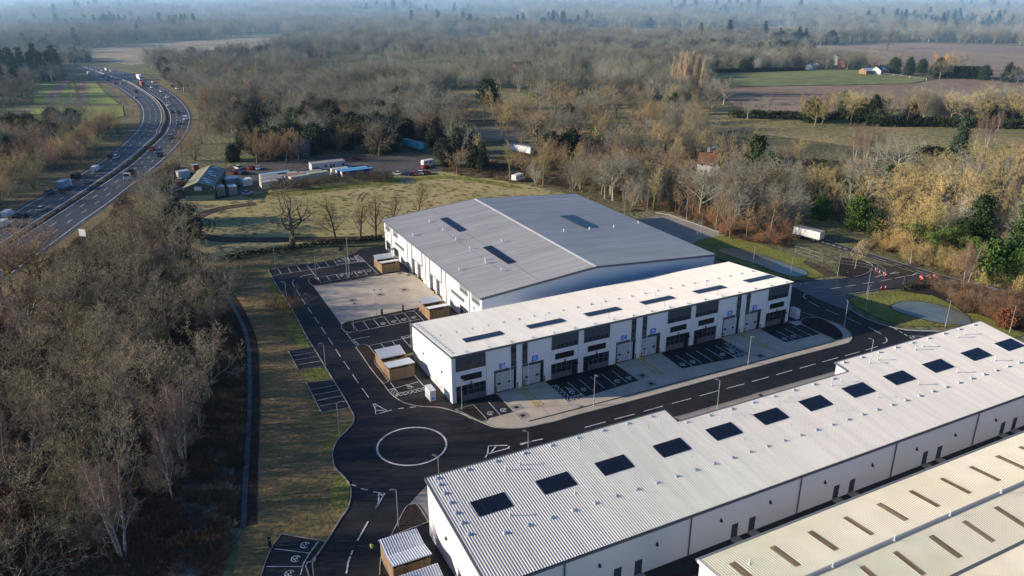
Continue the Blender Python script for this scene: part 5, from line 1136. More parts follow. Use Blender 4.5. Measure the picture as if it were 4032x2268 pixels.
# ------------------------------------------------------------------ far woodland and undergrowth (uncountable)
def scatter_nodes(name,pts,scl,kind,protos,collname):
    me=bpy.data.meshes.new(name);me.from_pydata([tuple(p) for p in pts],[],[])
    n=len(pts)
    at=me.attributes.new('scl','FLOAT','POINT');at.data.foreach_set('value',np.asarray(scl,dtype=np.float32))
    at=me.attributes.new('kind','INT','POINT');at.data.foreach_set('value',np.asarray(kind,dtype=np.int32))
    at=me.attributes.new('rot','FLOAT_VECTOR','POINT')
    rv=np.zeros((n,3),dtype=np.float32);rv[:,2]=np.random.RandomState(n).rand(n)*6.28;at.data.foreach_set('vector',rv.ravel())
    o=bpy.data.objects.new(name,me);COL.objects.link(o);o['kind']='stuff'
    c=bpy.data.collections.new(collname)
    for i,m in enumerate(protos):
        p=bpy.data.objects.new('%s_%02d'%(collname,i),m);c.objects.link(p)
    ng=bpy.data.node_groups.new(name,'GeometryNodeTree')
    ng.interface.new_socket(name='Geometry',in_out='INPUT',socket_type='NodeSocketGeometry');ng.interface.new_socket(name='Geometry',in_out='OUTPUT',socket_type='NodeSocketGeometry')
    N=ng.nodes;L=ng.links;gi=N.new('NodeGroupInput');go=N.new('NodeGroupOutput');ip=N.new('GeometryNodeInstanceOnPoints');ci=N.new('GeometryNodeCollectionInfo')
    ci.inputs['Collection'].default_value=c;ci.inputs['Separate Children'].default_value=True;ci.inputs['Reset Children'].default_value=True
    def attr(nm,dt):
        a=N.new('GeometryNodeInputNamedAttribute');a.data_type=dt;a.inputs['Name'].default_value=nm;return a.outputs['Attribute']
    L.new(gi.outputs[0],ip.inputs['Points']);L.new(ci.outputs[0],ip.inputs['Instance']);ip.inputs['Pick Instance'].default_value=True
    L.new(attr('kind','INT'),ip.inputs['Instance Index']);L.new(attr('rot','FLOAT_VECTOR'),ip.inputs['Rotation']);L.new(attr('scl','FLOAT'),ip.inputs['Scale'])
    L.new(ip.outputs[0],go.inputs[0]);md=o.modifiers.new('scatter','NODES');md.node_group=ng
    return o
def joined(kind,v):
    t,c=TREES[kind][v];me=bpy.data.meshes.new('wood_'+kind)
    nv=len(t.vertices)
    me.from_pydata([tuple(x.co) for x in t.vertices]+[tuple(x.co) for x in c.vertices],[],[tuple(p.vertices) for p in t.polygons]+[tuple(i+nv for i in p.vertices) for p in c.polygons])
    me.materials.append(t.materials[0]);me.materials.append(c.materials[0])
    me.polygons.foreach_set('material_index',[0]*len(t.polygons)+[1]*len(c.polygons));me.update();return me
def tinted(me,name,col,rand=.38):
    me=me.copy();m=mat(name,col,.95,rand=rand)
    for i in range(len(me.materials)): me.materials[i]=m
    return me
P_=[tinted(joined('oak',0),'wood_grey',(.295,.285,.22)),tinted(joined('oak',1),'wood_brown',(.275,.245,.18)),tinted(joined('ash',0),'wood_olive',(.295,.30,.185)),tinted(joined('willow',0),'wood_pale',(.36,.335,.26)),tinted(joined('ash',1),'wood_pink',(.275,.235,.195)),tinted(joined('evergreen',0),'wood_evergreen',(.06,.075,.045)),tinted(joined('conifer',0),'wood_conifer',(.045,.06,.045)),tinted(joined('willow',1),'wood_warm',(.31,.28,.19))]
OPEN=[]

for p,s_ in(((-24.29,208.1),1.3),((-22.4,208.12),1.15),((-28.58,206.62),1.25),((-29.85,199.03),1.3)): plant('oak',p[0],p[1],'big spreading oak at the left edge, crown against the motorway','big oaks at the left edge','warm',s_)

mid2=[(143.55,353.36),(168.79,386.77),(216.89,409.69),(258.58,402.11),(294.47,372.26),(282.84,326.81),(236.2,271.38),(210.42,277.72),(178.17,281.93),(151.06,296.05),(137.49,315.76)]
scatter(mid2,62,[('oak',4,'warm','brown bare oak'),('ash',3,'olive','olive bare tree'),('willow',3,'grey','grey brown thicket tree'),('evergreen',.6,'dark','dark evergreen')],7,'','in the scattered woodland left of the rough pasture',.85,1.3)

OPEN=[[(-49.07,688.29),(-6.99,682.86),(3.82,536.83),(4.73,485.16),(-25.76,458.43),(-52.45,468.52),(-62.5,467.43),(-72.63,566.18),(-42.48,561.31)],[(-36.97,985.88),(32.72,1092.21),(188.83,1158.14),(249.06,1069.1),(180.06,940.2),(132.02,824.06),(70.01,824.47),(19.7,768.22),(-10.78,832.93)],[(702.37,664.63),(854.29,673),(952.2,539.6),(597.13,332.2),(549,399.67),(591.84,481.95),(624.99,579.85)],
 [(362.1,425.05),(439.44,512.87),(556.26,463.91),(579.23,398.55),(626.52,349.37),(463.85,254.36),(401.02,295.53),(321.82,306.31),(315.82,348.82)],[(318.12,308.26),(371.73,272.9),(443.38,242.4),(348.29,186.86),(290.26,209.96),(271.16,256.25),(262.29,285.25),(251.98,293.01),(269.13,319.81)],[(195.29,506.73),(233.58,493.48),(251.22,449.96),(204.17,383.28),(186.71,384.8),(169.72,438.15)],[(154.44,369.19),(186.29,360.56),(172.1,320.98),(140.05,321.57)],
 [(159.63,617.58),(193.57,608.75),(182.5,570.03),(148.76,582.52)],[(296.88,525.96),(325.6,504.78),(291.37,446.35),(254.97,456.71)],[(738.97,1648.07),(844.84,1635.77),(744.07,1420.45),(647.54,1457.66)],[(948.97,1029.88),(1067.44,990.43),(983.26,903.59),(862.72,948.13)],[(410.69,1434.45),(485.1,1424.66),(447.41,1290.92),(375.08,1318.55)],[(416.21,1020.65),(474.51,1006.84),(405.83,856.02),(347.09,888.59)],[(412.94,1205.15),(466.26,1174.68),(441.34,1096.91),(378.22,1121.99)],[(1043.64,1283.6),(1140.48,1268.08),(1033.81,1138.18),(942.03,1157.78)],
 [(7.29,279.26),(16.28,312.79),(41.85,330.58),(57.77,330.94),(95.9,321.98),(114.94,296.83),(109.69,275.35),(128.82,246.12),(140.4,216.23),(132.7,208.92),(100.54,225.53),(61.18,203.52),(31.29,201.81),(17.07,207.35),(11.39,241.91)],[(25.39,347.79),(45.67,404.6),(73.19,409.16),(71.04,379.5),(50.24,363.3),(33.21,335.08)],[(191.05,316.73),(219.84,319.53),(224.15,299.42),(200.05,290.25)]]
mw=mixl(LL,LR,-.4)+mixl(RL,RR,1.3)[::-1]
MWL=(RR+LL)[::2]
OPEN+=NOG+[[(270.03,308.55),(278.14,288.98),(260.72,243.66),(349.4,197.43),(308.28,172.28),(259.88,186.49),(225.76,211.39),(237.09,244.77),(231.83,263.58)]]
OPEN.append(mw)
SITEBOX=[(8.37,219.04),(32.9,210.19),(63.5,210.69),(126.71,245.19),(141.88,204.18),(156.42,193.98),(160.56,148.43),(172.49,134.7),(175.03,85.66),(150,20),(0,20),(0,70)]
wood_all=[wood,belt,strip,near,right,rb,bk]
rs=np.random.RandomState(5)
pts=[];scl=[];kd=[]
def vnoise(x,y,s,seed):
    return .5+.25*(math.sin(x/s+seed)+math.sin(y/s*1.13+seed*2.1)*math.cos(x/s*.61+seed*.7))+.12*math.sin((x+y)/s*2.3+seed*3)
fx,fy=math.sin(yaw),math.cos(yaw)
for ring,(d0,d1,per) in enumerate(((230,520,62),(520,950,75),(950,1700,110),(1700,3400,230))):
    nn=int(.80*(d1*d1-d0*d0)/per)
    d=np.sqrt(rs.rand(nn)*(d1*d1-d0*d0)+d0*d0);th=(rs.rand(nn)-.5)*1.6
    for dd,t in zip(d,th):
        c,s=math.cos(t),math.sin(t);x=dd*(fx*c+fy*s);y=dd*(fy*c-fx*s)
        if any(inside((x,y),o) for o in OPEN) or inside((x,y),SITEBOX): continue
        if d0<600 and (any(inside((x,y),o) for o in(wood,belt,near,right)) and rs.rand()<.55): continue
        if d0<600 and min(math.dist((x,y),q_) for q_ in MWL)<(26 if x<40 else 9): continue
        v=vnoise(x,y,70,1.3)
        if v<.36 and rs.rand()<.85: continue
        if d0>900 and vnoise(x,y,190,4.2)>.78 : continue
        q=vnoise(x,y,95,7.7)+rs.normal(0,.12)
        if q>.82: k=(5,5,0,2,5,6 if d0>900 else 5)[rs.randint(6)]
        elif q>.7: k=(1,0,5,7,1,3)[rs.randint(6)]
        elif q>.5: k=(0,1,0,3)[rs.randint(4)]
        elif q>.3: k=(3,0,7,1)[rs.randint(4)]
        else: k=(2,7,3,0)[rs.randint(4)]
        pts.append((x,y,0));scl.append(rs.uniform(.65,1.4)*(1.0 if d0<900 else 1.25 if d0<1700 else 1.7));kd.append(k)
for _ in range(170):
    x,y=rs.uniform(-120,-30),rs.uniform(55,205)
    if any(math.dist((x,y),q)<30 for q in RR) or inside((x,y),wood): continue
    pts.append((x,y,0));scl.append(rs.uniform(1.0,1.5));kd.append((0,1,0,5)[rs.randint(4)])
print('far trees',len(pts))
scatter_nodes('woodland',pts,scl,kd,P_,'wood_tree')
# understory of brambles and bracken
rg=random.Random(99)
def tuft(seed,h,n,w,spread):
    rg=random.Random(seed);tb=TB()
    for i in range(n):
        a=rg.random()*6.28;r=rg.random()**.5*spread
        p=Vector((r*math.cos(a),r*math.sin(a),0));q=p+Vector((rg.gauss(0,h*.5),rg.gauss(0,h*.5),h*rg.uniform(.5,1.1)));tb.twig(p,q,w,rg)
    return tb
def tmesh(seed,h,n,w,sp,name,col):
    tb=tuft(seed,h,n,w,sp);m=mat(name,col,.95,rand=.35);return mesh_from('tuft',tb.tv,tb.tf,m)
U_=[tmesh(1,.9,70,.05,.9,'bracken',(.19,.10,.06)),tmesh(2,1.2,80,.045,1.0,'bramble',(.11,.085,.055)),tmesh(3,.7,70,.05,.9,'dead_grass',(.26,.21,.11)),tmesh(4,.45,60,.05,.6,'tussock',(.45,.35,.17)),tmesh(5,.4,60,.05,.6,'green_tussock',(.24,.235,.08))]
pts=[];scl=[];kd=[]
def fill(poly,n,choose,s0,s1,avoid=()):
    xs=[p[0] for p in poly];ys=[p[1] for p in poly]
    for _ in range(n):
        x,y=rs.uniform(min(xs),max(xs)),rs.uniform(min(ys),max(ys))
        if not inside((x,y),poly) or any(inside((x,y),a) for a in avoid): continue
        pts.append((x,y,.02));scl.append(rs.uniform(s0,s1));kd.append(choose(x,y))
def ch_wood(x,y):
    v=vnoise(x,y,14,2.2)+rs.normal(0,.15)
    return 0 if v>.62 else 1 if v>.35 else 2
fill(wood2,10000,ch_wood,.6,1.3)
fill(rb,1500,lambda x,y:(1,2,2,3)[rs.randint(4)],.6,1.2);fill(bk,1500,lambda x,y:(1,1,0)[rs.randint(3)],.4,.8);fill(edge,1600,lambda x,y:(0,1,2)[rs.randint(3)],.5,1.0)
fill(east,3500,lambda x,y:(0,1,2,2)[rs.randint(4)],.7,1.4);fill(right,3000,lambda x,y:(1,2,2,3)[rs.randint(4)],.7,1.4);fill(near,900,lambda x,y:1,.7,1.4)
scatter_nodes('undergrowth',pts,scl,kd,U_,'undergrowth_tuft')
pts=[];scl=[];kd=[]
meadow=[(8.1,273.27),(15.21,278.02),(28.23,275.39),(40.84,279.89),(60.35,279.57),(76.69,280.05),(94.12,281.18),(109.1,277.94),(127.54,246.78),(138.02,217.45),(62,199),(62.83,206.79),(32.64,208.81),(17.96,210.45),(12.31,228.66),(12.72,250.46)]
trk=offs(tr,3.0)+offs(tr,-3.0)[::-1]
fill(meadow,1300,lambda x,y:3 if vnoise(x,y,16,5.1)+rs.normal(0,.2)>.35 else 4,.5,1.15,(trk,))
scatter_nodes('tussock_grass',pts,scl,kd,U_,'meadow_tuft')

# ------------------------------------------------------------------ vehicles
def loft(sections,mi=0):
    """sections: (x, half width, z bottom, z top)"""
    mb=MB();vs=[]
    for x,w,z0,z1 in sections: vs+=[(x,-w,z0),(x,w,z0),(x,w*.97,z1),(x,-w*.97,z1)]
    n=len(sections);fs=[(0,1,2,3),tuple(4*(n-1)+k for k in(3,2,1,0))]
    for i in range(n-1):
        for k in range(4): a=4*i+k;b=4*i+(k+1)%4;fs.append((b,a,a+4,b+4))
    mb.add(vs,fs,mi);return mb
def wheel(par,x,y,r=.32,w=.2):
    o=MB().tube((x,y-w/2,r),(x,y+w/2,r),r,n=12).build('wheel',M['tyre'],par)
    s=1 if y>0 else -1
    MB().tube((x,y+s*(w/2+.002),r),(x,y+s*(w/2+.02),r),r*.6,n=8).build('rim',M['rim'],o)
def make_car(label,group=None,L=4.3,Wd=.88,roof=1.47,estate=False,van=False):
    t=thing('van' if van else 'car',label,'van' if van else 'car',(0,0,0),0,group);h=L/2
    if van:
        b=loft([(-h,.92,.4,1.9),(-h+.1,.98,.3,2.1),(h*.35,.98,.3,2.1),(h*.62,.96,.3,1.25),(h*.95,.9,.3,1.0),(h,.8,.45,.8)])
        g=loft([(h*.36,.93,1.35,2.03),(h*.6,.94,1.22,1.32)])
    else:
        b=loft([(-h,.72,.5,.8),(-h+.12,Wd,.32,.9),(-h*.55,Wd,.24,.95),(h*.35,Wd,.24,.93),(h*.85,Wd*.95,.28,.76),(h,.7,.42,.62)])
        rb=-h*(.88 if estate else .66)
        b.add([(rb+.35,-.6,roof),(h*.02,-.6,roof-.01),(h*.02,.6,roof-.01),(rb+.35,.6,roof),(rb+.35,-.6,roof-.06),(h*.02,-.6,roof-.06),(h*.02,.6,roof-.06),(rb+.35,.6,roof-.06)],[(0,1,2,3),(7,6,5,4),(0,4,5,1),(1,5,6,2),(2,6,7,3),(3,7,4,0)])
        g=MB();vs=[(rb,-.8,.9),(h*.42,-.8,.9),(h*.42,.8,.9),(rb,.8,.9),(rb+.38,-.6,roof-.062),(h*.03,-.6,roof-.062),(h*.03,.6,roof-.062),(rb+.38,.6,roof-.062)]
        g.add(vs,[(0,1,5,4),(1,2,6,5),(2,3,7,6),(3,0,4,7),(4,5,6,7)])
    b.build('body',M['paint'],t,False);g.build('windows',M['glass'],t)
    for x in(-h*.6,h*.6):
        for y in(-.78,.78): wheel(t,x,y)
    for y in(-.6,.6):
        MB().box(h-.08,h+.012,y-.16,y+.16,.6,.74).build('headlight',M['lamp'],t);MB().box(-h-.012,-h+.06,y-.14,y+.14,.66,.84).build('tail_light',M['taillight'],t)
    return t
def make_lorry(name,label,cat,L,hgt,box,cabc,boxc,tip=False):
    t=thing(name,label,cat);h=L/2
    ch=MB().box(-h,h-.3,-.5,.5,.6,.85).build('chassis',M['black'],t)
    cab=loft([(h-1.9,1.15,.6,2.7),(h-.5,1.18,.5,2.75),(h-.05,1.12,.5,1.7),(h,1.05,.55,1.5)]).build('cab',M['paint'],t)
    MB().add([(h-.42,-1.0,2.6),(h-.02,-1.0,1.7),(h-.02,1.0,1.7),(h-.42,1.0,2.6)],[(0,1,2,3)]).build('windscreen',M['glass'],t)
    if tip:
        b=MB().box(-h,h-2.1,-1.15,1.15,.9,1.05);b.box(-h,h-2.1,-1.2,-1.1,1.05,hgt).box(-h,h-2.1,1.1,1.2,1.05,hgt).box(h-2.2,h-2.1,-1.1,1.1,1.05,hgt+.3).box(-h,-h+.1,-1.1,1.1,1.05,hgt-.1)
    else: b=MB().box(-h,h-2.05,-1.22,1.22,.9,hgt)
    bo=b.build('load_body',M['sheet'],t)
    for x in(-h+1,-h+2.2,h-1.2):
        for y in(-1,1): wheel(t,x,y,.48,.3)
    cab.color=(*cabc,1);bo.color=(*boxc,1)
    return t
def make_trailer(label,L,c,hgt=2.7,name='lorry_trailer',graffiti=None):
    t=thing(name,label,'trailer');h=L/2
    o=MB().box(-h,h,-1.25,1.25,1.0,1.0+hgt).build('box_body',M['sheet'],t);o.color=(*c,1)
    ro=MB().box(-h-.02,h+.02,-1.27,1.27,1.003+hgt,1.06+hgt).build('roof',M['sheetroof'],t)
    MB().box(-h,h,-.6,.6,.75,.99).build('chassis',M['black'],t)
    for x in(-h+.9,-h+2.1):
        for y in(-1,1): wheel(t,x,y,.48,.3)
    for y in(-.7,.7): MB().box(h-2,h-1.85,y-.08,y+.08,0,.76).build('landing_leg',M['steel'],t)
    if graffiti:
        r_=random.Random(4)
        for i in range(26):
            x=r_.uniform(-h+.5,h-.5);z=r_.uniform(1.2,.6+hgt);s=r_.uniform(.2,.55)
            MB().strip([(0,0),(1,0)],0) if 0 else None
            mbg=MB();mbg.add([(x-s,-1.257,z-s*.5),(x+s*.6,-1.257,z-s*.7),(x+s,-1.257,z+s*.4),(x-s*.5,-1.257,z+s*.6)],[(0,1,2,3)]);g=mbg.build('graffiti_patch',M['sheet'],t);g.color=(*[(.05,.35,.5),(.75,.85,.85),(.03,.22,.36)][i%3],1)
    return t
BIG=(60,-4000,0)
CAR=make_car('car');EST=make_car('car',L=4.6,estate=True,roof=1.6);VAN=make_car('van',L=5.2,van=True)
protos=[CAR,EST,VAN]
COLS=dict(white=(.75,.75,.75),silver=(.42,.44,.46),grey=(.17,.18,.19),dark=(.022,.024,.028),red=(.42,.03,.025),blue=(.04,.10,.28),orange=(.45,.17,.05),olive=(.13,.13,.07),navy=(.02,.035,.08))
def heading(p,line):
    i=min(range(len(line)),key=lambda k:math.dist(p,line[k]));i=min(max(i,1),len(line)-2)
    return math.atan2(line[i+1][1]-line[i-1][1],line[i+1][0]-line[i-1][0])
usedp=set()
def car(kind,p,col,rz,label,group=None):
    pr={'car':CAR,'est':EST,'van':VAN}[kind]
    if kind not in usedp:
        usedp.add(kind);o=pr;KIDS.setdefault(pr.name,[(c,list(c.children)) for c in pr.children]);o.location=(p[0],p[1],.09);o.rotation_euler=(0,0,rz);o['label']=label
        if group:o['group']=group
        paint(o,COLS[col])
    else: o=dup(pr,(p[0],p[1],.09),rz,label,None,COLS[col])
    if 'group' in o.keys() and not group: del o['group']
    if group:o['group']=group
    return o
GL='traffic driving away on the motorway';GR='traffic coming nearer on the motorway'
# carriageway lines run from far to near, so traffic driving away points backwards along them
for kind,p,col,lab in (
 ('van',(-12.85,733.72),'white','white van furthest away on the outbound carriageway'),('car',(-2.93,704.8),'dark','dark car far off on the outbound carriageway, near the reserve'),('car',(0.4,692.77),'grey','grey car far off beside the roadside trees, outbound'),('car',(-0.13,678.21),'silver','silver car far off beside the roadside trees, outbound'),
 ('car',(4.31,652.43),'red','red car far off at the start of the bend, outbound'),('car',(8.56,648.35),'silver','silver car at the start of the bend, outbound'),('est',(15.62,592.2),'dark','dark tall car on the outside of the bend ahead of a silver one'),('car',(14.26,563.66),'silver','silver car on the bend behind a dark tall one, outbound'),
 ('car',(-4.29,367.41),'dark','dark car in the slow lane beside a white estate'),('est',(-2.11,363.58),'white','white estate car driving away beside a dark car'),('van',(-9.85,341.24),'white','plain white van driving away in the slow lane'),('van',(-16.6,331.03),'dark','dark van driving away behind the white van'),
 ('car',(-12.8,319.72),'grey','grey car driving away beside the central reserve'),('est',(-24.72,309.43),'grey','grey estate driving away behind the box lorry'),('est',(-25.76,285.55),'silver','silver estate near the reserve, driving away alone'),('van',(-34.78,282.46),'white','white van with coloured nose at the left edge, driving away'),
 ('car',(-31.03,280.02),'dark','dark car beside the van at the left edge'),('van',(-35.06,270.85),'white','white van cut off by the left edge')):
    car(kind,p,col,heading(p,mixl(LL,LR,.5))+math.pi,lab,GL)
for kind,p,col,lab in (
 ('car',(-2.52,753.33),'silver','silver car furthest away on the inbound carriageway'),('van',(0.83,757.48),'white','white van among the furthest inbound traffic'),('est',(3.81,746.39),'white','white car just behind the furthest inbound van'),('car',(13.11,717.56),'white','lone white car far off on the inbound carriageway'),
 ('car',(19.65,642.42),'dark','dark car beside the red lorry on the bend'),('est',(29.64,646.21),'white','white car joining from the slip road'),('car',(26.65,611.88),'white','white car on the inside of the bend after the red lorry'),('est',(31.02,585.55),'white','white estate where the bend tightens, near its grass edge'),
 ('est',(31.94,552.19),'white','white car fourth back from the dark pair on the bend'),('est',(29.79,514.49),'white','large white car just behind the dark pair on the bend'),('car',(29.58,484.25),'dark','dark small car of the pair on the bend'),('est',(32.39,480.61),'dark','dark tall car of the pair on the bend'),
 ('van',(33.64,454.41),'white','white van at the widest point of the bend'),('car',(29.37,443.4),'grey','grey car just ahead of the white van on the bend'),('car',(26.8,425.7),'dark','black car leaving the bend with bright lamps'),('est',(21.6,401.16),'grey','grey estate below the bend, alone in its lane'),
 ('car',(12.2,375.15),'red','red car beside the central reserve'),('est',(14.38,360.12),'dark','dark estate with yellow lamps beside the roadside bushes'),('car',(39.71,610.78),'dark','dark car on the slip road'),('car',(41.77,596.44),'white','white car waiting on the slip road')):
    car(kind,p,col,heading(p,mixl(RL,RR,.5)),lab,GR)
G_='cars parked in the scrapyard'
rr=random.Random(3)
for kind,p,col,lab,rz in (
 ('est',(18.16,305.55),'white','white car in front of the small white cabin by the green shed',.2),('est',(17.41,301.69),'orange','brownish orange car beside the green shed roof',.3),('car',(14.89,293.28),'blue','blue car in the jumble left of the green shed',.9),('car',(12.51,292.45),'grey','dark grey car in the jumble left of the green shed',.4),
 ('est',(15.89,288.12),'olive','olive off-road car against the green shed wall',.3),('car',(10.66,288.09),'red','faded red car in the jumble left of the green shed',.5),('car',(14.03,286.53),'silver','silver car in the jumble left of the green shed',.8),('car',(12.14,284.82),'dark','black car at the front of the jumble by the shed',1.0),('est',(8.88,284.12),'navy','dark car furthest left in the jumble by the shed',.5),
 ('est',(39.83,319.12),'white','white off-road car under the trees behind the yard',1.6),('car',(44.75,316.22),'red','red car under the trees behind the yard',.4),('car',(46.79,314.34),'white','small white hatchback under the trees behind the yard',1.2),('est',(37.89,310.62),'red','bright red car in the open yard beside a dark one',.5),('est',(40.53,308.69),'dark','dark car in the open yard beside a red one',.3),('car',(23.32,314.86),'blue','pale blue car beside the small white cabin',.6),('car',(36.64,276.01),'silver','silver wreck on the grass in front of the shed annexes',.2),
 ('car',(79.51,301.02),'white','white hatchback at the end of the long cabin',.3),('est',(67.02,301.27),'red','dark red pickup in front of the long cabin',.05),('est',(62.23,298.76),'navy','dark blue car between the container rows',.6),('van',(72.7,292.58),'white','white van behind the blue containers',.4),('car',(85.88,314.99),'red','red car under the trees beyond the yard',-.4),
 ('car',(88.6,282.55),'grey','grey car at the left end of the row on the yard edge',2.2),('car',(91.89,280.41),'white','white saloon second in the row on the yard edge',2.3),('car',(94.77,277.89),'navy','dark blue car third in the row on the yard edge',2.2),('car',(97.13,277.25),'red','red hatchback squeezed between blue and white cars',2.2),('est',(99.39,276.95),'white','white estate fifth in the row on the yard edge',2.3),('car',(102.53,276.8),'red','bright red car at the right end of the row',.2),('car',(105.89,286.06),'red','red car in front of the white caravan',.1)):
    car(kind,p,col,rz+.3,lab,G_)
def veh(t,p,rz): t.location=(p[0],p[1],.09);t.rotation_euler=(0,0,rz);return t
p=(-19.82,314.49);veh(make_lorry('box_lorry','white and blue box lorry driving away in the slow lane','lorry',7,3.3,1,(.7,.7,.7),(.24,.36,.5)),p,heading(p,mixl(LL,LR,.5))+math.pi)
p=(1.5,320.93);veh(make_lorry('tipper_lorry','white cabbed tipper lorry with dark body coming nearer','lorry',8.5,2.6,1,(.75,.75,.73),(.05,.055,.05),True),p,heading(p,mixl(RL,RR,.6)))
p=(21.89,668.37);veh(make_lorry('box_lorry','white high lorry far off at the start of the bend','lorry',10,4,1,(.75,.75,.73),(.78,.78,.78)),p,heading(p,mixl(RL,RR,.5)))
p=(21.43,625.65);veh(make_lorry('box_lorry','orange red lorry behind the high white lorry on the bend','lorry',9,3.2,1,(.38,.11,.07),(.4,.12,.08)),p,heading(p,mixl(RL,RR,.5)))
p=(174.99,99.68);o=car('est',p,'white',math.atan2(pn[-1][1]-pn[-8][1],pn[-1][0]-pn[-8][0]),'white car driving along the public road behind the pond')
p,q=(167.24,154.56),(169.16,146.76)
t=make_trailer('white lorry trailer parked among trees by the entrance',8.2,(.78,.76,.70),2.1);veh(t,((p[0]+q[0])/2+1.2,(p[1]+q[1])/2+.3),math.atan2(q[1]-p[1],q[0]-p[0]))
p,q=(112.27,331.18),(115.17,317.54)
t=make_trailer('turquoise lorry trailer covered in graffiti beyond the scrapyard',14.5,(.10,.62,.78),2.5,graffiti=True);veh(t,((p[0]+q[0])/2+1,(p[1]+q[1])/2+.6),math.atan2(q[1]-p[1],q[0]-p[0]))
p,q=(149.63,301.56),(154.74,286.73)
t=make_trailer('long white box trailer between bare trees right of the scrapyard',13,(.78,.78,.76),2.6);veh(t,((p[0]+q[0])/2,(p[1]+q[1])/2),math.atan2(q[1]-p[1],q[0]-p[0]))
def caravan(label,p,rz,c=(.75,.75,.73),L=5.2):
    t=thing('caravan',label,'caravan',(p[0],p[1],.09),rz);h=L/2
    o=loft([(-h,1.0,.7,2.1),(-h+.35,1.1,.45,2.5),(h-.4,1.1,.45,2.5),(h,1.0,.7,1.9)]).build('body',M['sheet'],t);o.color=(*c,1)
    for y in(-1.115,1.115):
        for x in(-1.3,.6): MB().box(x-.45,x+.45,y-.006,y+.006,1.35,1.9).build('window',M['glass'],t)
    for y in(-1,1): wheel(t,-.2,y,.32,.2)
    MB().tube((h-.1,0,.45),(h+1.1,0,.45),.05,n=5).build('tow_bar',M['steel'],t);return t
caravan('white caravan at the far right corner of the scrapyard',(108.11,289.69),.2);caravan('teal caravan half hidden by trees behind the scrapyard',(102.37,357.43),.1,(.25,.52,.55));caravan('white motor caravan beside the lane right of the turquoise trailer',(138.12,335.41),-.2);caravan('white caravan in the shade near the timbered cottage',(224.98,257.54),.3);caravan('white caravan at the wood edge in front of the warehouse roof',(128.46,251.11),.5)

# ------------------------------------------------------------------ scrapyard buildings
def shed():
    t=thing('green_shed','green metal workshop shed with mossy roof and white sign board','shed',(16.65,276.05,0),R(-16.0));w,d,e,r=9.3,26.8,4.7,6.3;m=4.4
    MB().face((0,0,0),(w,0,0),(w,0,1.9),(0,0,1.9)).build('wall_base',M['green_lt'],t)
    MB().face((0,0,1.9),(w,0,1.9),(w,0,e),(m,0,r),(0,0,e)).build('front_wall',M['green_cl'],t)
    MB().face((w,0,0),(w,d,0),(w,d,e),(w,0,e)).build('side_wall',M['green_cl'],t);MB().face((0,d,0),(0,0,0),(0,0,e),(0,d,e)).build('side_wall',M['green_cl'],t);MB().face((w,d,0),(0,d,0),(0,d,e),(m,d,r),(w,d,e)).build('rear_wall',M['green_cl'],t)
    rl=corrugated((m,-.2,r+.05),(0,1,0),(-m-.3,0,e-r-.08),d+.4,math.hypot(m+.3,r-e)+.02,pitch=.4,rib=.1,hgt=.05).build('roof_slope',M['shedroof'],t)
    rr_=corrugated((m,-.2,r+.05),(0,1,0),(w-m+.3,0,e-r-.08),d+.4,math.hypot(w-m+.3,r-e)+.02,pitch=.4,rib=.1,hgt=.05).build('roof_slope',M['sheetroof'],t)
    s1=lambda x:r+.12+(x-m)*(r-e)/m
    for k in range(9):
        y=1.5+k*2.9;MB().face((1.2,y,s1(1.2)),(2.9,y,s1(2.9)),(2.9,y+.8,s1(2.9)),(1.2,y+.8,s1(1.2))).build('rooflight',M['trim'],rl)
    s2=lambda x:r+.12-(x-m)*(r-e)/(w-m);q=random.Random(8)
    for k in range(14):
        y=1+q.random()*23;x=m+.4+q.random()*2.6;MB().face((x,y,s2(x)),(x+1.6,y,s2(x+1.6)),(x+1.6,y+1.2+q.random(),s2(x+1.6)),(x,y+1.2,s2(x))).build('roof_patch',M['galv'] if k%3 else M['trim'],rr_)
    sg=MB().box(3.2,5.5,-.08,-.01,3.6,4.9).build('sign_board',M['white_wall'],t)
    for x0,x1,z0,z1 in((3.7,4.6,4.35,4.5),(3.7,4.9,4.0,4.05)): MB().box(x0,x1,-.1,-.082,z0,z1).build('sign_lettering',M['galv'],sg)
    MB().box(4.95,5.25,-.1,-.082,4.3,4.6).build('sign_emblem',M['bluesign'],sg)
    MB().box(w+.01,w+.06,.8,2.1,3.4,4.8).build('sign_board',M['white_wall'],t)
    MB().box(8.3,8.6,-.2,-.01,3.6,3.9).build('wall_light',M['white_wall'],t)
shed()
def cabin(label,p,L,W2,h,c,rz=0,name='site_cabin',cat='cabin',door=True,roofm='sheetroof'):
    t=thing(name,label,cat,(p[0],p[1],0),rz)
    o=MB();o.box(0,L,0,W2,.25,h);
    n=int(L/.5)
    for i in range(1,n): o.box(i*L/n-.03,i*L/n+.03,-.035,-.002,.3,h-.05)
    b=o.build('cabin_body',M['sheet'],t);b.color=(*c,1)
    MB().box(-.08,L+.08,-.08,W2+.08,h+.003,h+.1).build('roof',M[roofm],t)
    for x in(.3,L-.6): MB().box(x,x+.3,.2,W2-.2,0,.245).build('support_block',M['conc2'],t)
    if door:
        for k in range(3):
            x=L*(.42,.65,.93)[k];MB().box(x-.5,x+.5,-.07,-.04,1.2,2.1).build('window',M['glass'],t)
        MB().box(L*.53,L*.53+.9,-.07,-.04,.3,2.2).build('door',M['trim'],t)
    return t
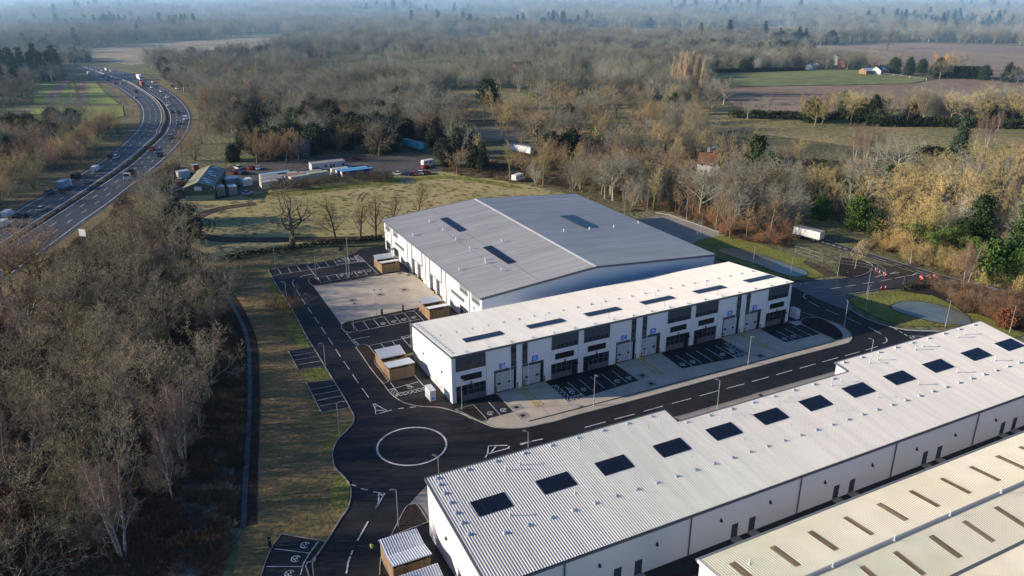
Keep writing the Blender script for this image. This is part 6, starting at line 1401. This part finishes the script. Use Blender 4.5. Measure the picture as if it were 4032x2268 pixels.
def container(label,p,L,c,rz=0,roof=None):
    t=thing('shipping_container',label,'container',(p[0],p[1],0),rz,'containers in the scrapyard')
    o=MB();o.box(0,L,0,2.44,.12,2.6)
    n=int(L/.3)
    for i in range(n):
        o.box((i+.25)*L/n-.06,(i+.25)*L/n+.06,-.04,-.002,.25,2.5)
    b=o.build('container_body',M['sheet'],t);b.color=(*c,1)
    r=MB().box(.05,L-.05,.05,2.39,2.603,2.66).build('roof',M['sheet'],t);r.color=(*(roof or (.4,.37,.33)),1)
    d=MB().box(-.05,-.003,.1,1.2,.25,2.5).box(-.05,-.003,1.24,2.34,.25,2.5).build('end_door',M['sheet'],t);d.color=(*(.7,.64,.5),1)
    for y in(.9,1.55): MB().tube((-.08,y,.2),(-.08,y,2.5),.025,n=5).build('locking_bar',M['steel'],t)
cabin('long white site cabin with flat roof in the middle of the scrapyard',(64.71,300.94),13.3,4.2,2.9,(.55,.58,.60),.02)
cabin('small white cabin behind the green shed',(17.76,311.28),4,3,2.7,(.66,.68,.70),.25,door=False,roofm='galv')
cabin('tiny brick coloured hut with white roof behind the shed',(24.08,323.12),2.2,2,2.3,(.30,.14,.09),.2,'hut','hut',False,'white_wall')
cabin('grey lean-to annexe beside the green shed',(31.48,289.48),5,4,3.0,(.26,.28,.28),.2,'annexe','shed',False,'galv')
cabin('white walled annexe with open side next to the containers',(36.99,287.6),3.6,3,2.6,(.62,.62,.62),.25,'annexe','shed',False,'white_wall')
cabin('pale green tank house with sloping roof against the shed',(26.86,277.03),2.8,4,3.4,(.26,.30,.24),.1,'tank_house','shed',False,'galv')
cabin('second pale green tank house standing apart from the shed',(30.81,276.32),2.6,3.2,3.2,(.30,.34,.28),.1,'tank_house','shed',False,'galv')
cr=(.70,.62,.46)
p=(43.21,280.38)
for i,(c,rf,lb) in enumerate(((cr,(.55,.5,.4),'cream container at the front of the left row'),((.5,.48,.45),(.36,.35,.33),'grey container second in the left row'),((.6,.58,.55),(.42,.4,.38),'pale grey container third in the left row'),((.5,.46,.42),(.40,.36,.33),'brownish container fourth in the left row'),((.07,.2,.42),(.3,.5,.66),'blue roofed container at the back of the left row'))):
    container(lb,(p[0]+i*.5-1,p[1]+i*3.0),(6.2,8,8.5,10,11)[i],c,.12,rf)
p=(53.27,283.63)
for i,(c,rf,lb) in enumerate(((cr,(.5,.46,.38),'cream container at the front of the middle group'),((.7,.62,.5),(.45,.22,.18),'container with pink roof in the middle group'),(cr,(.55,.5,.38),'cream container at the back of the middle group'))): container(lb,(p[0]-i*1.6,p[1]+i*3.0),7.5,c,.18,rf)
p=(60.27,286.12)
for i,(c,rf,lb) in enumerate(((cr,(.62,.56,.36),'yellowish cream container behind the hedge'),((.5,.48,.46),(.38,.37,.36),'grey container behind the yellowish cream one'))): container(lb,(p[0]-i*1.6,p[1]+i*3.0),7.8,c,.15,rf)
p=(72.14,284.16)
for i,(c,rf,lb) in enumerate((((.012,.06,.30),(.12,.42,.70),'cobalt blue container with light blue roof'),((.03,.12,.35),(.2,.48,.7),'blue container behind the cobalt blue one'),((.7,.68,.6),(.6,.58,.5),'white container at the back of the blue pair'))): container(lb,(p[0]-i*1.2,p[1]+i*2.7),12.2 if i<2 else 6.5,c,.05,rf)
for p,h,lb in(((68.91,325.21),8,'dark wooden pole behind the long site cabin'),((101.11,321.1),7,'pale wooden pole at the yard gate')):
    t=thing('utility_pole',lb,'pole',(p[0],p[1],0));MB().tube((0,0,0),(0,0,h),.16,.11,8).build('pole_shaft',M['bark'],t);MB().box(-.9,.9,-.06,.06,h-.9,h-.78).build('crossarm',M['bark'],t)
for k,p in enumerate(((55.79,330.3),(59.5,324.92),(62.5,328.55),(64.1,322.53),(51.44,329.11),(48.32,327.35))): plant(('willow','ash')[k%2],p[0],p[1]-2,'bare tree screening the dark gabled house by the scrapyard','bare trees by the dark gabled house','warm',1.1)
# ------------------------------------------------------------------ houses
def house(label,p,w,d,e,r,rz,wall,roof,name='house',chim=True,hip=False):
    t=thing(name,label,'house',(p[0],p[1],0),rz)
    mb=MB();mb.face((0,0,0),(w,0,0),(w,0,e),(0,0,e)).face((w,d,0),(0,d,0),(0,d,e),(w,d,e))
    if hip: mb.face((0,d,0),(0,0,0),(0,0,e),(0,d,e)).face((w,0,0),(w,d,0),(w,d,e),(w,0,e))
    else: mb.face((0,d,0),(0,0,0),(0,0,e),(0,d/2,r),(0,d,e)).face((w,0,0),(w,d,0),(w,d,e),(w,d/2,r),(w,0,e))
    mb.build('wall',M[wall],t)
    o=.35;i=d*.45 if hip else -o
    k=(r-e)/(d/2)*o
    rf=MB();rf.face((-o,-o,e-k),(w+o,-o,e-k),(w-i,d/2,r+.06),(i,d/2,r+.06)).face((w+o,d+o,e-k),(-o,d+o,e-k),(i,d/2,r+.06),(w-i,d/2,r+.06))
    if hip: rf.face((-o,d+o,e-k),(-o,-o,e-k),(i,d/2,r+.06)).face((w+o,-o,e-k),(w+o,d+o,e-k),(w-i,d/2,r+.06))
    ro=rf.build('roof',M[roof],t)
    if chim: MB().box(w*.7,w*.7+.9,d*.45,d*.55,r-.8,r+1.2).build('chimney',M['brick'],ro)
    for k in range(max(2,int(w/3))):
        x=w*(k+.5)/max(2,int(w/3))
        for z in((1.0,3.6) if e>4.5 else (1.0,)):
            f=MB().box(x-.55,x+.55,-.06,-.01,z,z+1.2).build('window',M['white_wall'],t);MB().box(x-.46,x+.46,-.08,-.062,z+.08,z+1.12).build('pane',M['glass'],f)
    MB().box(w*.4,w*.4+1,-.07,-.015,0,2.1).build('door',M['slate'],t)
    return t
house('white timber framed cottage with clay tiled roof among the trees',(192.83,228.48),7,6,4.6,8,-.9,'render','tile');house('small white gabled cottage beside the timber framed one',(196.06,218.16),6,5,3,6,.2,'render','slate_roof')
house('tall white house with dark hipped roof beyond the green paddock',(486.11,516.29),16,12,7,11,.3,'render','tile',hip=True)
house('red brick gabled house in the far wood near the middle',(280.1,546.84),16,10,6,11,.2,'brick','tile');house('pale roofed house beside the red brick gabled one',(301.7,566.79),14,8,5,8,.1,'render','galv')
house('low white farmhouse with dark roof beyond the paddock, leftmost of the farm',(555.48,509.52),13,7,3.4,6,.2,'render','slate_roof');house('narrow white house with tall gable in the farm group',(569.32,502.02),4.5,6,7,9,.2,'render','tile');house('red and white house behind the farm trees',(558.8,484.48),9,7,4,6.5,.1,'brick','tile')
house('long low barn with pale roof in the farm group',(529.42,437.87),20,8,3,4.6,-.15,'timber','galv','barn',False);house('white gabled bungalow right of the long barn',(539.42,432.5),14,8,3.2,6,.5,'render','slate_roof');house('small pale roofed outbuilding left in the farm group',(522.18,485.87),9,6,2.6,4.5,.3,'render','galv','outbuilding',False);house('red tiled white house at the right edge beyond the brown field',(585.19,357.4),16,9,5,9,.1,'render','brick')
house('brick house with brown roof hidden in trees on the right',(222.56,192.25),11,7,3,6.5,-.5,'brick','tile');house('dark gabled house behind bare trees beside the scrapyard',(58.42,330.67),12,8,3.2,7,-.4,'slate','slate_roof')
house('pale rusty shack in the scrub behind the scrapyard',(87.79,386.22),6,4,2.6,3.4,-.4,'render','brick','shack',False)
for x,y,wd,lb in((430,28,60,'long white distant warehouse, leftmost of the row'),(520,31,95,'longest white distant warehouse in the row'),(650,29,60,'white distant warehouse right of the longest one'),(735,28,50,'white distant warehouse at the right end of the row')): pass
for p,wd,lb in(((185.05,2311.37),55,'leftmost long white warehouse of the distant row'),((212.01,2195.1),95,'longest white warehouse of the distant row'),((343,2179.83),60,'white warehouse right of the longest in the distant row'),((452.77,2180.64),50,'rightmost white warehouse of the distant row')):
    t=thing('distant_warehouse',lb,'warehouse',(p[0],p[1],0),-yaw)
    MB().box(0,wd,0,30,0,16).build('wall',M['white_wall'],t);MB().box(-1,wd+1,-1,31,16.1,17).build('roof',M['roofB'],t)
    for k in range(5): MB().box(wd*(k+.3)/5,wd*(k+.7)/5,-.6,-.1,0,8).build('loading_door',M['trim'],t)

# ------------------------------------------------------------------ street furniture
def lamp_post(label,h,p,rz,group='lamp posts on the estate'):
    t=thing('lamp_post',label,'lamp post',(p[0],p[1],.08),rz,group)
    MB().tube((0,0,0),(0,0,1.1),.1,.1,8).build('base_sleeve',M['steel'],t);MB().tube((0,0,1.1),(0,0,h-.05),.062,.045,8).build('column',M['steel'],t)
    b=MB().tube((0,0,h-.12),(.45,0,h-.02),.035,.035,6).build('bracket',M['steel'],t)
    MB().box(.3,.9,-.16,.16,h-.04,h+.07).build('lantern',M['trim'],t)
    return t
LP=[((45.5,180.66),10.4,1.6,'tall lamp column between the two far parking rows'),((44.35,178.34),6,1.6,'lamp post just in front of the tall column'),((37.63,181.79),6,0,'lamp post at the rounded end of the far island'),((30.4,195.48),6,-1.2,'lamp post at the far corner of the car park beside the verge'),((27.75,167.96),6,3.0,'lamp post on the verge beside the bare shrub'),
((37.43,148.7),6,0,'lamp post on the near island bed of the yard'),((43.96,153.6),6,1.6,'lamp post on the near edge of the yard, left of a pair'),((45.18,152.98),6,1.6,'lamp post on the near edge of the yard, right of a pair'),((27.48,132.47),6,3.1,'lamp post between the two verge parking bays'),((45.27,135.06),6,1.5,'lamp post against the far end of the terrace gable'),
((23.89,109.69),6,-.1,'lamp post on the grass left of the roundabout'),((24.9,83.76),6,3.0,'lamp post by the bed at the corner of the long unit'),((32.61,88.32),6,2.2,'lamp post rising behind the roof corner below the roundabout'),((11.74,74.62),6,1,'lamp post at the bottom edge beside the charging bays'),
((44.62,108.02),6,-1.5,'lamp post in front of the E6 shopfront'),((65.47,99.19),6,-1.5,'lamp post on the yard edge in front of E4'),((46.94,88.34),6,2.3,'lamp post behind the long roof where the dashes start'),((82.89,87.91),6,2.0,'lamp post on the pavement behind the long roof'),((99.9,99),6,-1.5,'lamp post on the yard edge in front of E2'),
((119.01,87.52),6,2.0,'lamp post behind the long roof near the road bend'),((129.7,102.81),6,1,'lamp post on the curved pavement end by E1'),((149.41,113.74),6,0,'lamp post beside the entrance road at the grass tip'),((141.54,107.41),5.8,0,'lamp post on the grass left of the near pond'),((148.99,93.41),6,2,'lamp post on the near bank of the pond'),((158.39,85.6),6,2,'lamp post beside the copper shrub at the right edge'),
((137.31,195.11),7.5,-1.5,'lamp post at the far corner behind the warehouse, leftmost'),((145.4,194.35),7.5,-1.5,'lamp post behind the apron parking bays'),((151.24,182.17),7.7,-2,'lamp post on the apron kerb, further one'),((152.05,169.56),7.7,-2,'lamp post on the apron kerb, nearer one'),((140.62,164.03),6,0,'lamp post at the apron end, left of a close pair'),((146,168.87),6,0,'lamp post at the apron end, right of a close pair'),((137.91,139),6,0,'lamp post in front of the far pond, near its middle'),((140.81,129.11),6,0,'lamp post in front of the far pond, near its end'),((153.26,125.77),6,0,'lamp post at the entrance beside the black fence')]
l0=None
for p,h,rz,lb in LP:
    if h!=6 or l0 is None:
        o=lamp_post(lb,h,p,rz)
        if h==6:l0=o
    else: dup(l0,(p[0],p[1],.08),rz,lb)
def charger(label,p):
    t=thing('charging_post',label,'charging post',(p[0],p[1],.12),0,'car charging posts')
    MB().box(-.3,.3,-.25,.25,0,.09).build('concrete_foot',M['conc2'],t);MB().tube((0,0,.09),(0,0,1.75),.2,.2,10).build('post_body',M['black'],t);MB().tube((0,0,1.752),(0,0,1.82),.21,.18,10).build('cap',M['trim'],t);MB().box(-.08,.08,-.24,-.205,1.2,1.45).build('socket_panel',M['galv'],t);return t
c0=charger('black charging post on the far island, left of two',(45.37,178.59))
for p,lb in(((49.89,178.64),'black charging post on the far island, right of two'),((44.89,152.77),'black charging post on the near island, left of two'),((49.79,152.81),'black charging post on the near island, right of two'),((8.72,87.24),'black charging post beside the bottom left bays'),((154.37,124.12),'black post beside the entrance fence')): dup(c0,(p[0],p[1],.12),0,lb)
def bollard(label,p):
    t=thing('bollard',label,'bollard',(p[0],p[1],.1),0,'yellow and black door bollards')
    MB().tube((0,0,0),(0,0,.3),.13,n=8).tube((0,0,.6),(0,0,.9),.13,n=8).build('yellow_sleeve',M['yellow'],t);MB().tube((0,0,.302),(0,0,.598),.131,n=8).tube((0,0,.902),(0,0,1.15),.13,.1,n=8).build('black_band',M['black'],t);return t
BL=[((52.27,110.43),'left of the E6 loading door'),((56.56,110.6),'left of the white pier between E6 and E5'),((58.03,110.84),'right of the white pier between E6 and E5'),((62.06,110.53),'right of the E5 loading door'),((77.79,110.34),'left of the E4 loading door'),((82.09,110.51),'left of the white pier between E4 and E3'),((83.41,110.42),'right of the white pier between E4 and E3'),((87.62,110.4),'right of the E3 loading door'),((103.53,110.24),'left of the E2 loading door'),((107.92,110.36),'left of the white pier between E2 and E1'),((109.14,110.18),'right of the white pier between E2 and E1'),((113.39,110.18),'right of the E1 loading door'),
((59.89,172.19),'after the second warehouse door'),((60.15,168.63),'beside the downpipe of the warehouse'),((59.9,159.84),'before the fourth warehouse door'),((59.96,155.71),'after the fourth warehouse door'),((60.07,176.98),'before the first warehouse door')]
b0=bollard('yellow and black bollard '+BL[0][1],BL[0][0])
for p,lb in BL[1:]: dup(b0,(p[0],p[1],.1),0,'yellow and black bollard '+lb)
def cone(label,p):
    t=thing('traffic_cone',label,'cone',(p[0],p[1],.1),0,'traffic cones at the entrance')
    MB().box(-.28,.28,-.28,.28,0,.06).build('base',M['black'],t);MB().tube((0,0,.06),(0,0,.42),.2,.14,10).tube((0,0,.64),(0,0,1.0),.09,.03,10).build('cone_body',M['red'],t);MB().tube((0,0,.421),(0,0,.639),.142,.092,10).build('white_sleeve',M['redwhite'],t);return t
k0=cone('cone furthest left by the mesh panels',(164.69,124.06))
for p,lb in(((163.86,122.25),'cone second from left by the mesh panels'),((164.08,121.15),'cone third from left by the mesh panels'),((163.64,120.23),'cone at the end of the mesh panels'),((155.32,114.63),'cone by the black gate, left of two'),((156.43,114.43),'cone by the black gate, right of two')): dup(k0,(p[0],p[1],.1),0,lb)
def barrier(label,p,rz):
    t=thing('road_barrier',label,'barrier',(p[0],p[1],.1),rz,'red plastic road barriers')
    MB().box(-.95,.95,-.04,.04,.82,1.0).box(-.95,.95,-.04,.04,.25,.5).build('rail',M['red'],t);MB().box(-.95,.95,-.035,.035,.62,.7).build('white_board',M['redwhite'],t)
    for x in(-.8,.8): MB().box(x-.09,x+.09,-.3,.3,0,.24).build('foot',M['black'],t)
    return t
r0=barrier('red barrier at the left end of the heap',(169.14,114.58),1.0)
for p,rz,lb in(((171.66,114.69),.3,'red barrier at the back of the heap'),((171.1,113.74),.7,'red barrier in the middle of the heap'),((172.83,113.53),1.2,'red barrier at the right end of the heap')): dup(r0,(p[0],p[1],.1),rz,lb)
def mesh_fence(label,pts,h,wire,name='mesh_fence'):
    t=thing(name,label,'fence',(0,0,0))
    for p in pts: MB().tube((p[0],p[1],.1),(p[0],p[1],h+.1),.035,n=5).build('fence_post',M[wire],t)
    for p,q in zip(pts,pts[1:]):
        mb=MB();L=math.dist(p,q);n=int(L/.3)
        for z in(.2,h*.5,h): mb.tube((p[0],p[1],z+.08),(q[0],q[1],z+.08),.022,n=4)
        for i in range(1,n):
            x,y=p[0]+(q[0]-p[0])*i/n,p[1]+(q[1]-p[1])*i/n;mb.tube((x,y,.3),(x,y,h+.08),.007,n=3)
        mb.build('mesh_panel',M[wire],t)
    return t
mesh_fence('grey temporary mesh panels along the bank beside the white trailer',resample([(157.05,143.62),(157.71,140.55),(158.43,137.5),(158.29,135.38)],3.2),2,'steel');mesh_fence('grey temporary mesh panels round the bed at the entrance',resample([(160.64,132.23),(162.07,130.38),(164.29,127.88),(164.65,126.18),(164.79,125.2),(164.05,122.62),(163.07,120.12)],3.2),2,'steel')
mesh_fence('grey temporary mesh panels beside the red barriers',resample([(163.07,114.66),(166.14,114.46),(166.75,113.05),(167.69,111.21),(169.02,109.99)],3.2),2,'steel');mesh_fence('black mesh fence between the soil bank and entrance bed',resample([(153.92,135.05),(153.4,130.33),(153.11,125.69),(154.01,124.07)],2.6),1.9,'black');mesh_fence('black mesh fence along the entrance road above the near pond',resample([(153.96,115.06),(155.69,113.66),(160.93,113.07),(165.23,112.47),(168.88,109.8)],2.6),1.4,'black')
p=(177.08,123.79);t=thing('road_sign','round blue road sign on a white post across the public road','road sign',(p[0],p[1],.05),R(200));MB().tube((0,0,0),(0,0,3.0),.06,n=8).build('post',M['white_wall'],t)
d=MB().tube((0,-.06,3.4),(0,-.1,3.4),.55,n=20).build('sign_face',M['white_wall'],t);MB().tube((0,-.102,3.4),(0,-.12,3.4),.47,n=20).build('sign_disc',M['bluesign'],d);MB().add([(-.06,-.124,3.1),(.06,-.124,3.1),(.06,-.124,3.5),(.2,-.124,3.5),(0,-.124,3.75),(-.2,-.124,3.5),(-.06,-.124,3.5)],[tuple(range(7))]).build('arrow',M['white_line'],d)
p=(-13.37,239.99);t=thing('motorway_sign','white backed motorway sign standing at the wood edge','road sign',(p[0],p[1],0),-yaw-.3)
b=MB().box(-1.1,1.1,-.05,0,2.4,4.4).build('sign_board',M['white_wall'],t);MB().box(-.75,-.6,-.075,-.052,2.6,4.2).box(-.6,.8,-.075,-.052,3.9,4.05).box(-.6,.6,-.075,-.052,3.3,3.42).box(-.6,.3,-.075,-.052,2.8,2.92).build('sign_marks',M['galv'],b)
for x in(-.8,.8): MB().tube((x,.06,0),(x,.06,4.3),.06,n=6).build('post',M['steel'],t)
for p,lb in(((166.29,106.67),'short pale marker post furthest left on the bank above the pond'),((166.61,103.72),'short pale marker post second on the bank above the pond'),((167.38,101.09),'short pale marker post third on the bank above the pond'),((167.03,97.9),'short pale marker post furthest right on the bank above the pond')):
    t=thing('marker_post',lb,'post',(p[0],p[1],.08));MB().tube((0,0,0),(0,0,1.7),.07,n=6).build('post_shaft',M['timber'],t);MB().tube((0,0,1.702),(0,0,1.76),.09,.06,n=6).build('post_cap',M['galv'],t)
# timber rail fence of the paddock
pf_=resample([(542.41,453.97),(541.12,428.4),(535.57,389.53)],14);t=thing('rail_fence','pale timber rail fence along the paddock','fence')
for q in pf_: MB().box(q[0]-.1,q[0]+.1,q[1]-.1,q[1]+.1,0,1.5).build('fence_post',M['redwhite'],t)
for a_,b_ in zip(pf_,pf_[1:]):
    MB().tube((*a_,1.3),(*b_,1.3),.05,n=4).build('fence_rail',M['redwhite'],t)
# ------------------------------------------------------------------ the person
def person(label,p,rz):
    V=[];E=[];Rr=[]
    def chain(pts,start=None):
        prev=start
        for x,y,z,r in pts:
            V.append((x,y,z));Rr.append(r)
            if prev is not None:E.append((prev,len(V)-1))
            prev=len(V)-1
        return prev
    chain([(0,0,.95,.135)]);sp=chain([(0,0,1.12,.125),(0,.01,1.3,.145),(0,.01,1.43,.13),(0,0,1.52,.055),(0,.02,1.6,.075),(0,.03,1.69,.088),(0,.02,1.76,.06)],0)
    chest=3
    for s in(-1,1):
        chain([(s*.1,0,.86,.095),(s*.105,.01,.5,.06),(s*.11,-.02,.12,.042),(s*.115,.1,.04,.035),(s*.12,.17,.03,.025)],0)
        w=chain([(s*.19,0,1.42,.06),(s*.24,-.01,1.16,.045),(s*.22,.16,.98,.034),(s*.21,.22,.95,.03)],chest)
        for k in range(4): chain([(s*.21+(k-1.5)*.02,.27,.945,.009),(s*.21+(k-1.5)*.021,.305-.006*abs(k-1.5),.925,.008)],w)
        chain([(s*.21-s*.035,.24,.955,.009),(s*.21-s*.045,.27,.95,.008)],w)
    me=bpy.data.meshes.new('body');me.from_pydata(V,E,[]);o=bpy.data.objects.new('body',me);COL.objects.link(o)
    md=o.modifiers.new('skin','SKIN')
    for i,v in enumerate(me.skin_vertices[0].data): v.radius=(Rr[i],Rr[i]*(.78 if 0<i<4 else 1));v.use_root=(i==0)
    ss=o.modifiers.new('sub','SUBSURF');ss.levels=2;ss.render_levels=2
    bpy.context.view_layer.update()
    m2=bpy.data.meshes.new_from_object(o.evaluated_get(bpy.context.evaluated_depsgraph_get()));o.modifiers.clear();o.data=m2
    t=thing('person',label,'person',(p[0],p[1],.1),rz);o.parent=t
    m2.materials.clear()
    for k in('trousers','hivis','skin','hair','black'): m2.materials.append(M[k])
    for f in m2.polygons:
        c=f.center;z=c.z
        if z<.09:i=4
        elif z<.9 and abs(c.x)<.19:i=0
        elif z>1.5: i=3 if (z>1.7 or (c.y<0.0 and z>1.6)) else 2
        elif c.y>.2 and z<1.03:i=2
        else:i=1
        f.material_index=i;f.use_smooth=True
    for s in(-1,1): MB().tube((s*.03,.105,1.695),(s*.03,.118,1.695),.011,n=6).build('eye',M['black'],t)
    MB().add([(-.015,.105,1.65),(.015,.105,1.65),(0,.14,1.655),(0,.108,1.7)],[(0,1,2),(1,3,2),(3,0,2)]).build('nose',M['skin'],t)
    j=MB();n=14
    prof=[(.93,.165,.13),(1.15,.17,.135),(1.35,.185,.14),(1.46,.15,.11)]
    vs=[(w*math.cos(6.2832*i/n),d*math.sin(6.2832*i/n)+.005,z) for z,w,d in prof for i in range(n)]
    j.add(vs,[(k*n+i,k*n+(i+1)%n,(k+1)*n+(i+1)%n,(k+1)*n+i) for k in range(3) for i in range(n)]);j.build('hi_vis_vest',M['hivis'],t,True)
    return t
person('person in a yellow hi-vis vest and dark trousers standing on the road',(20.12,80.11),R(-40))
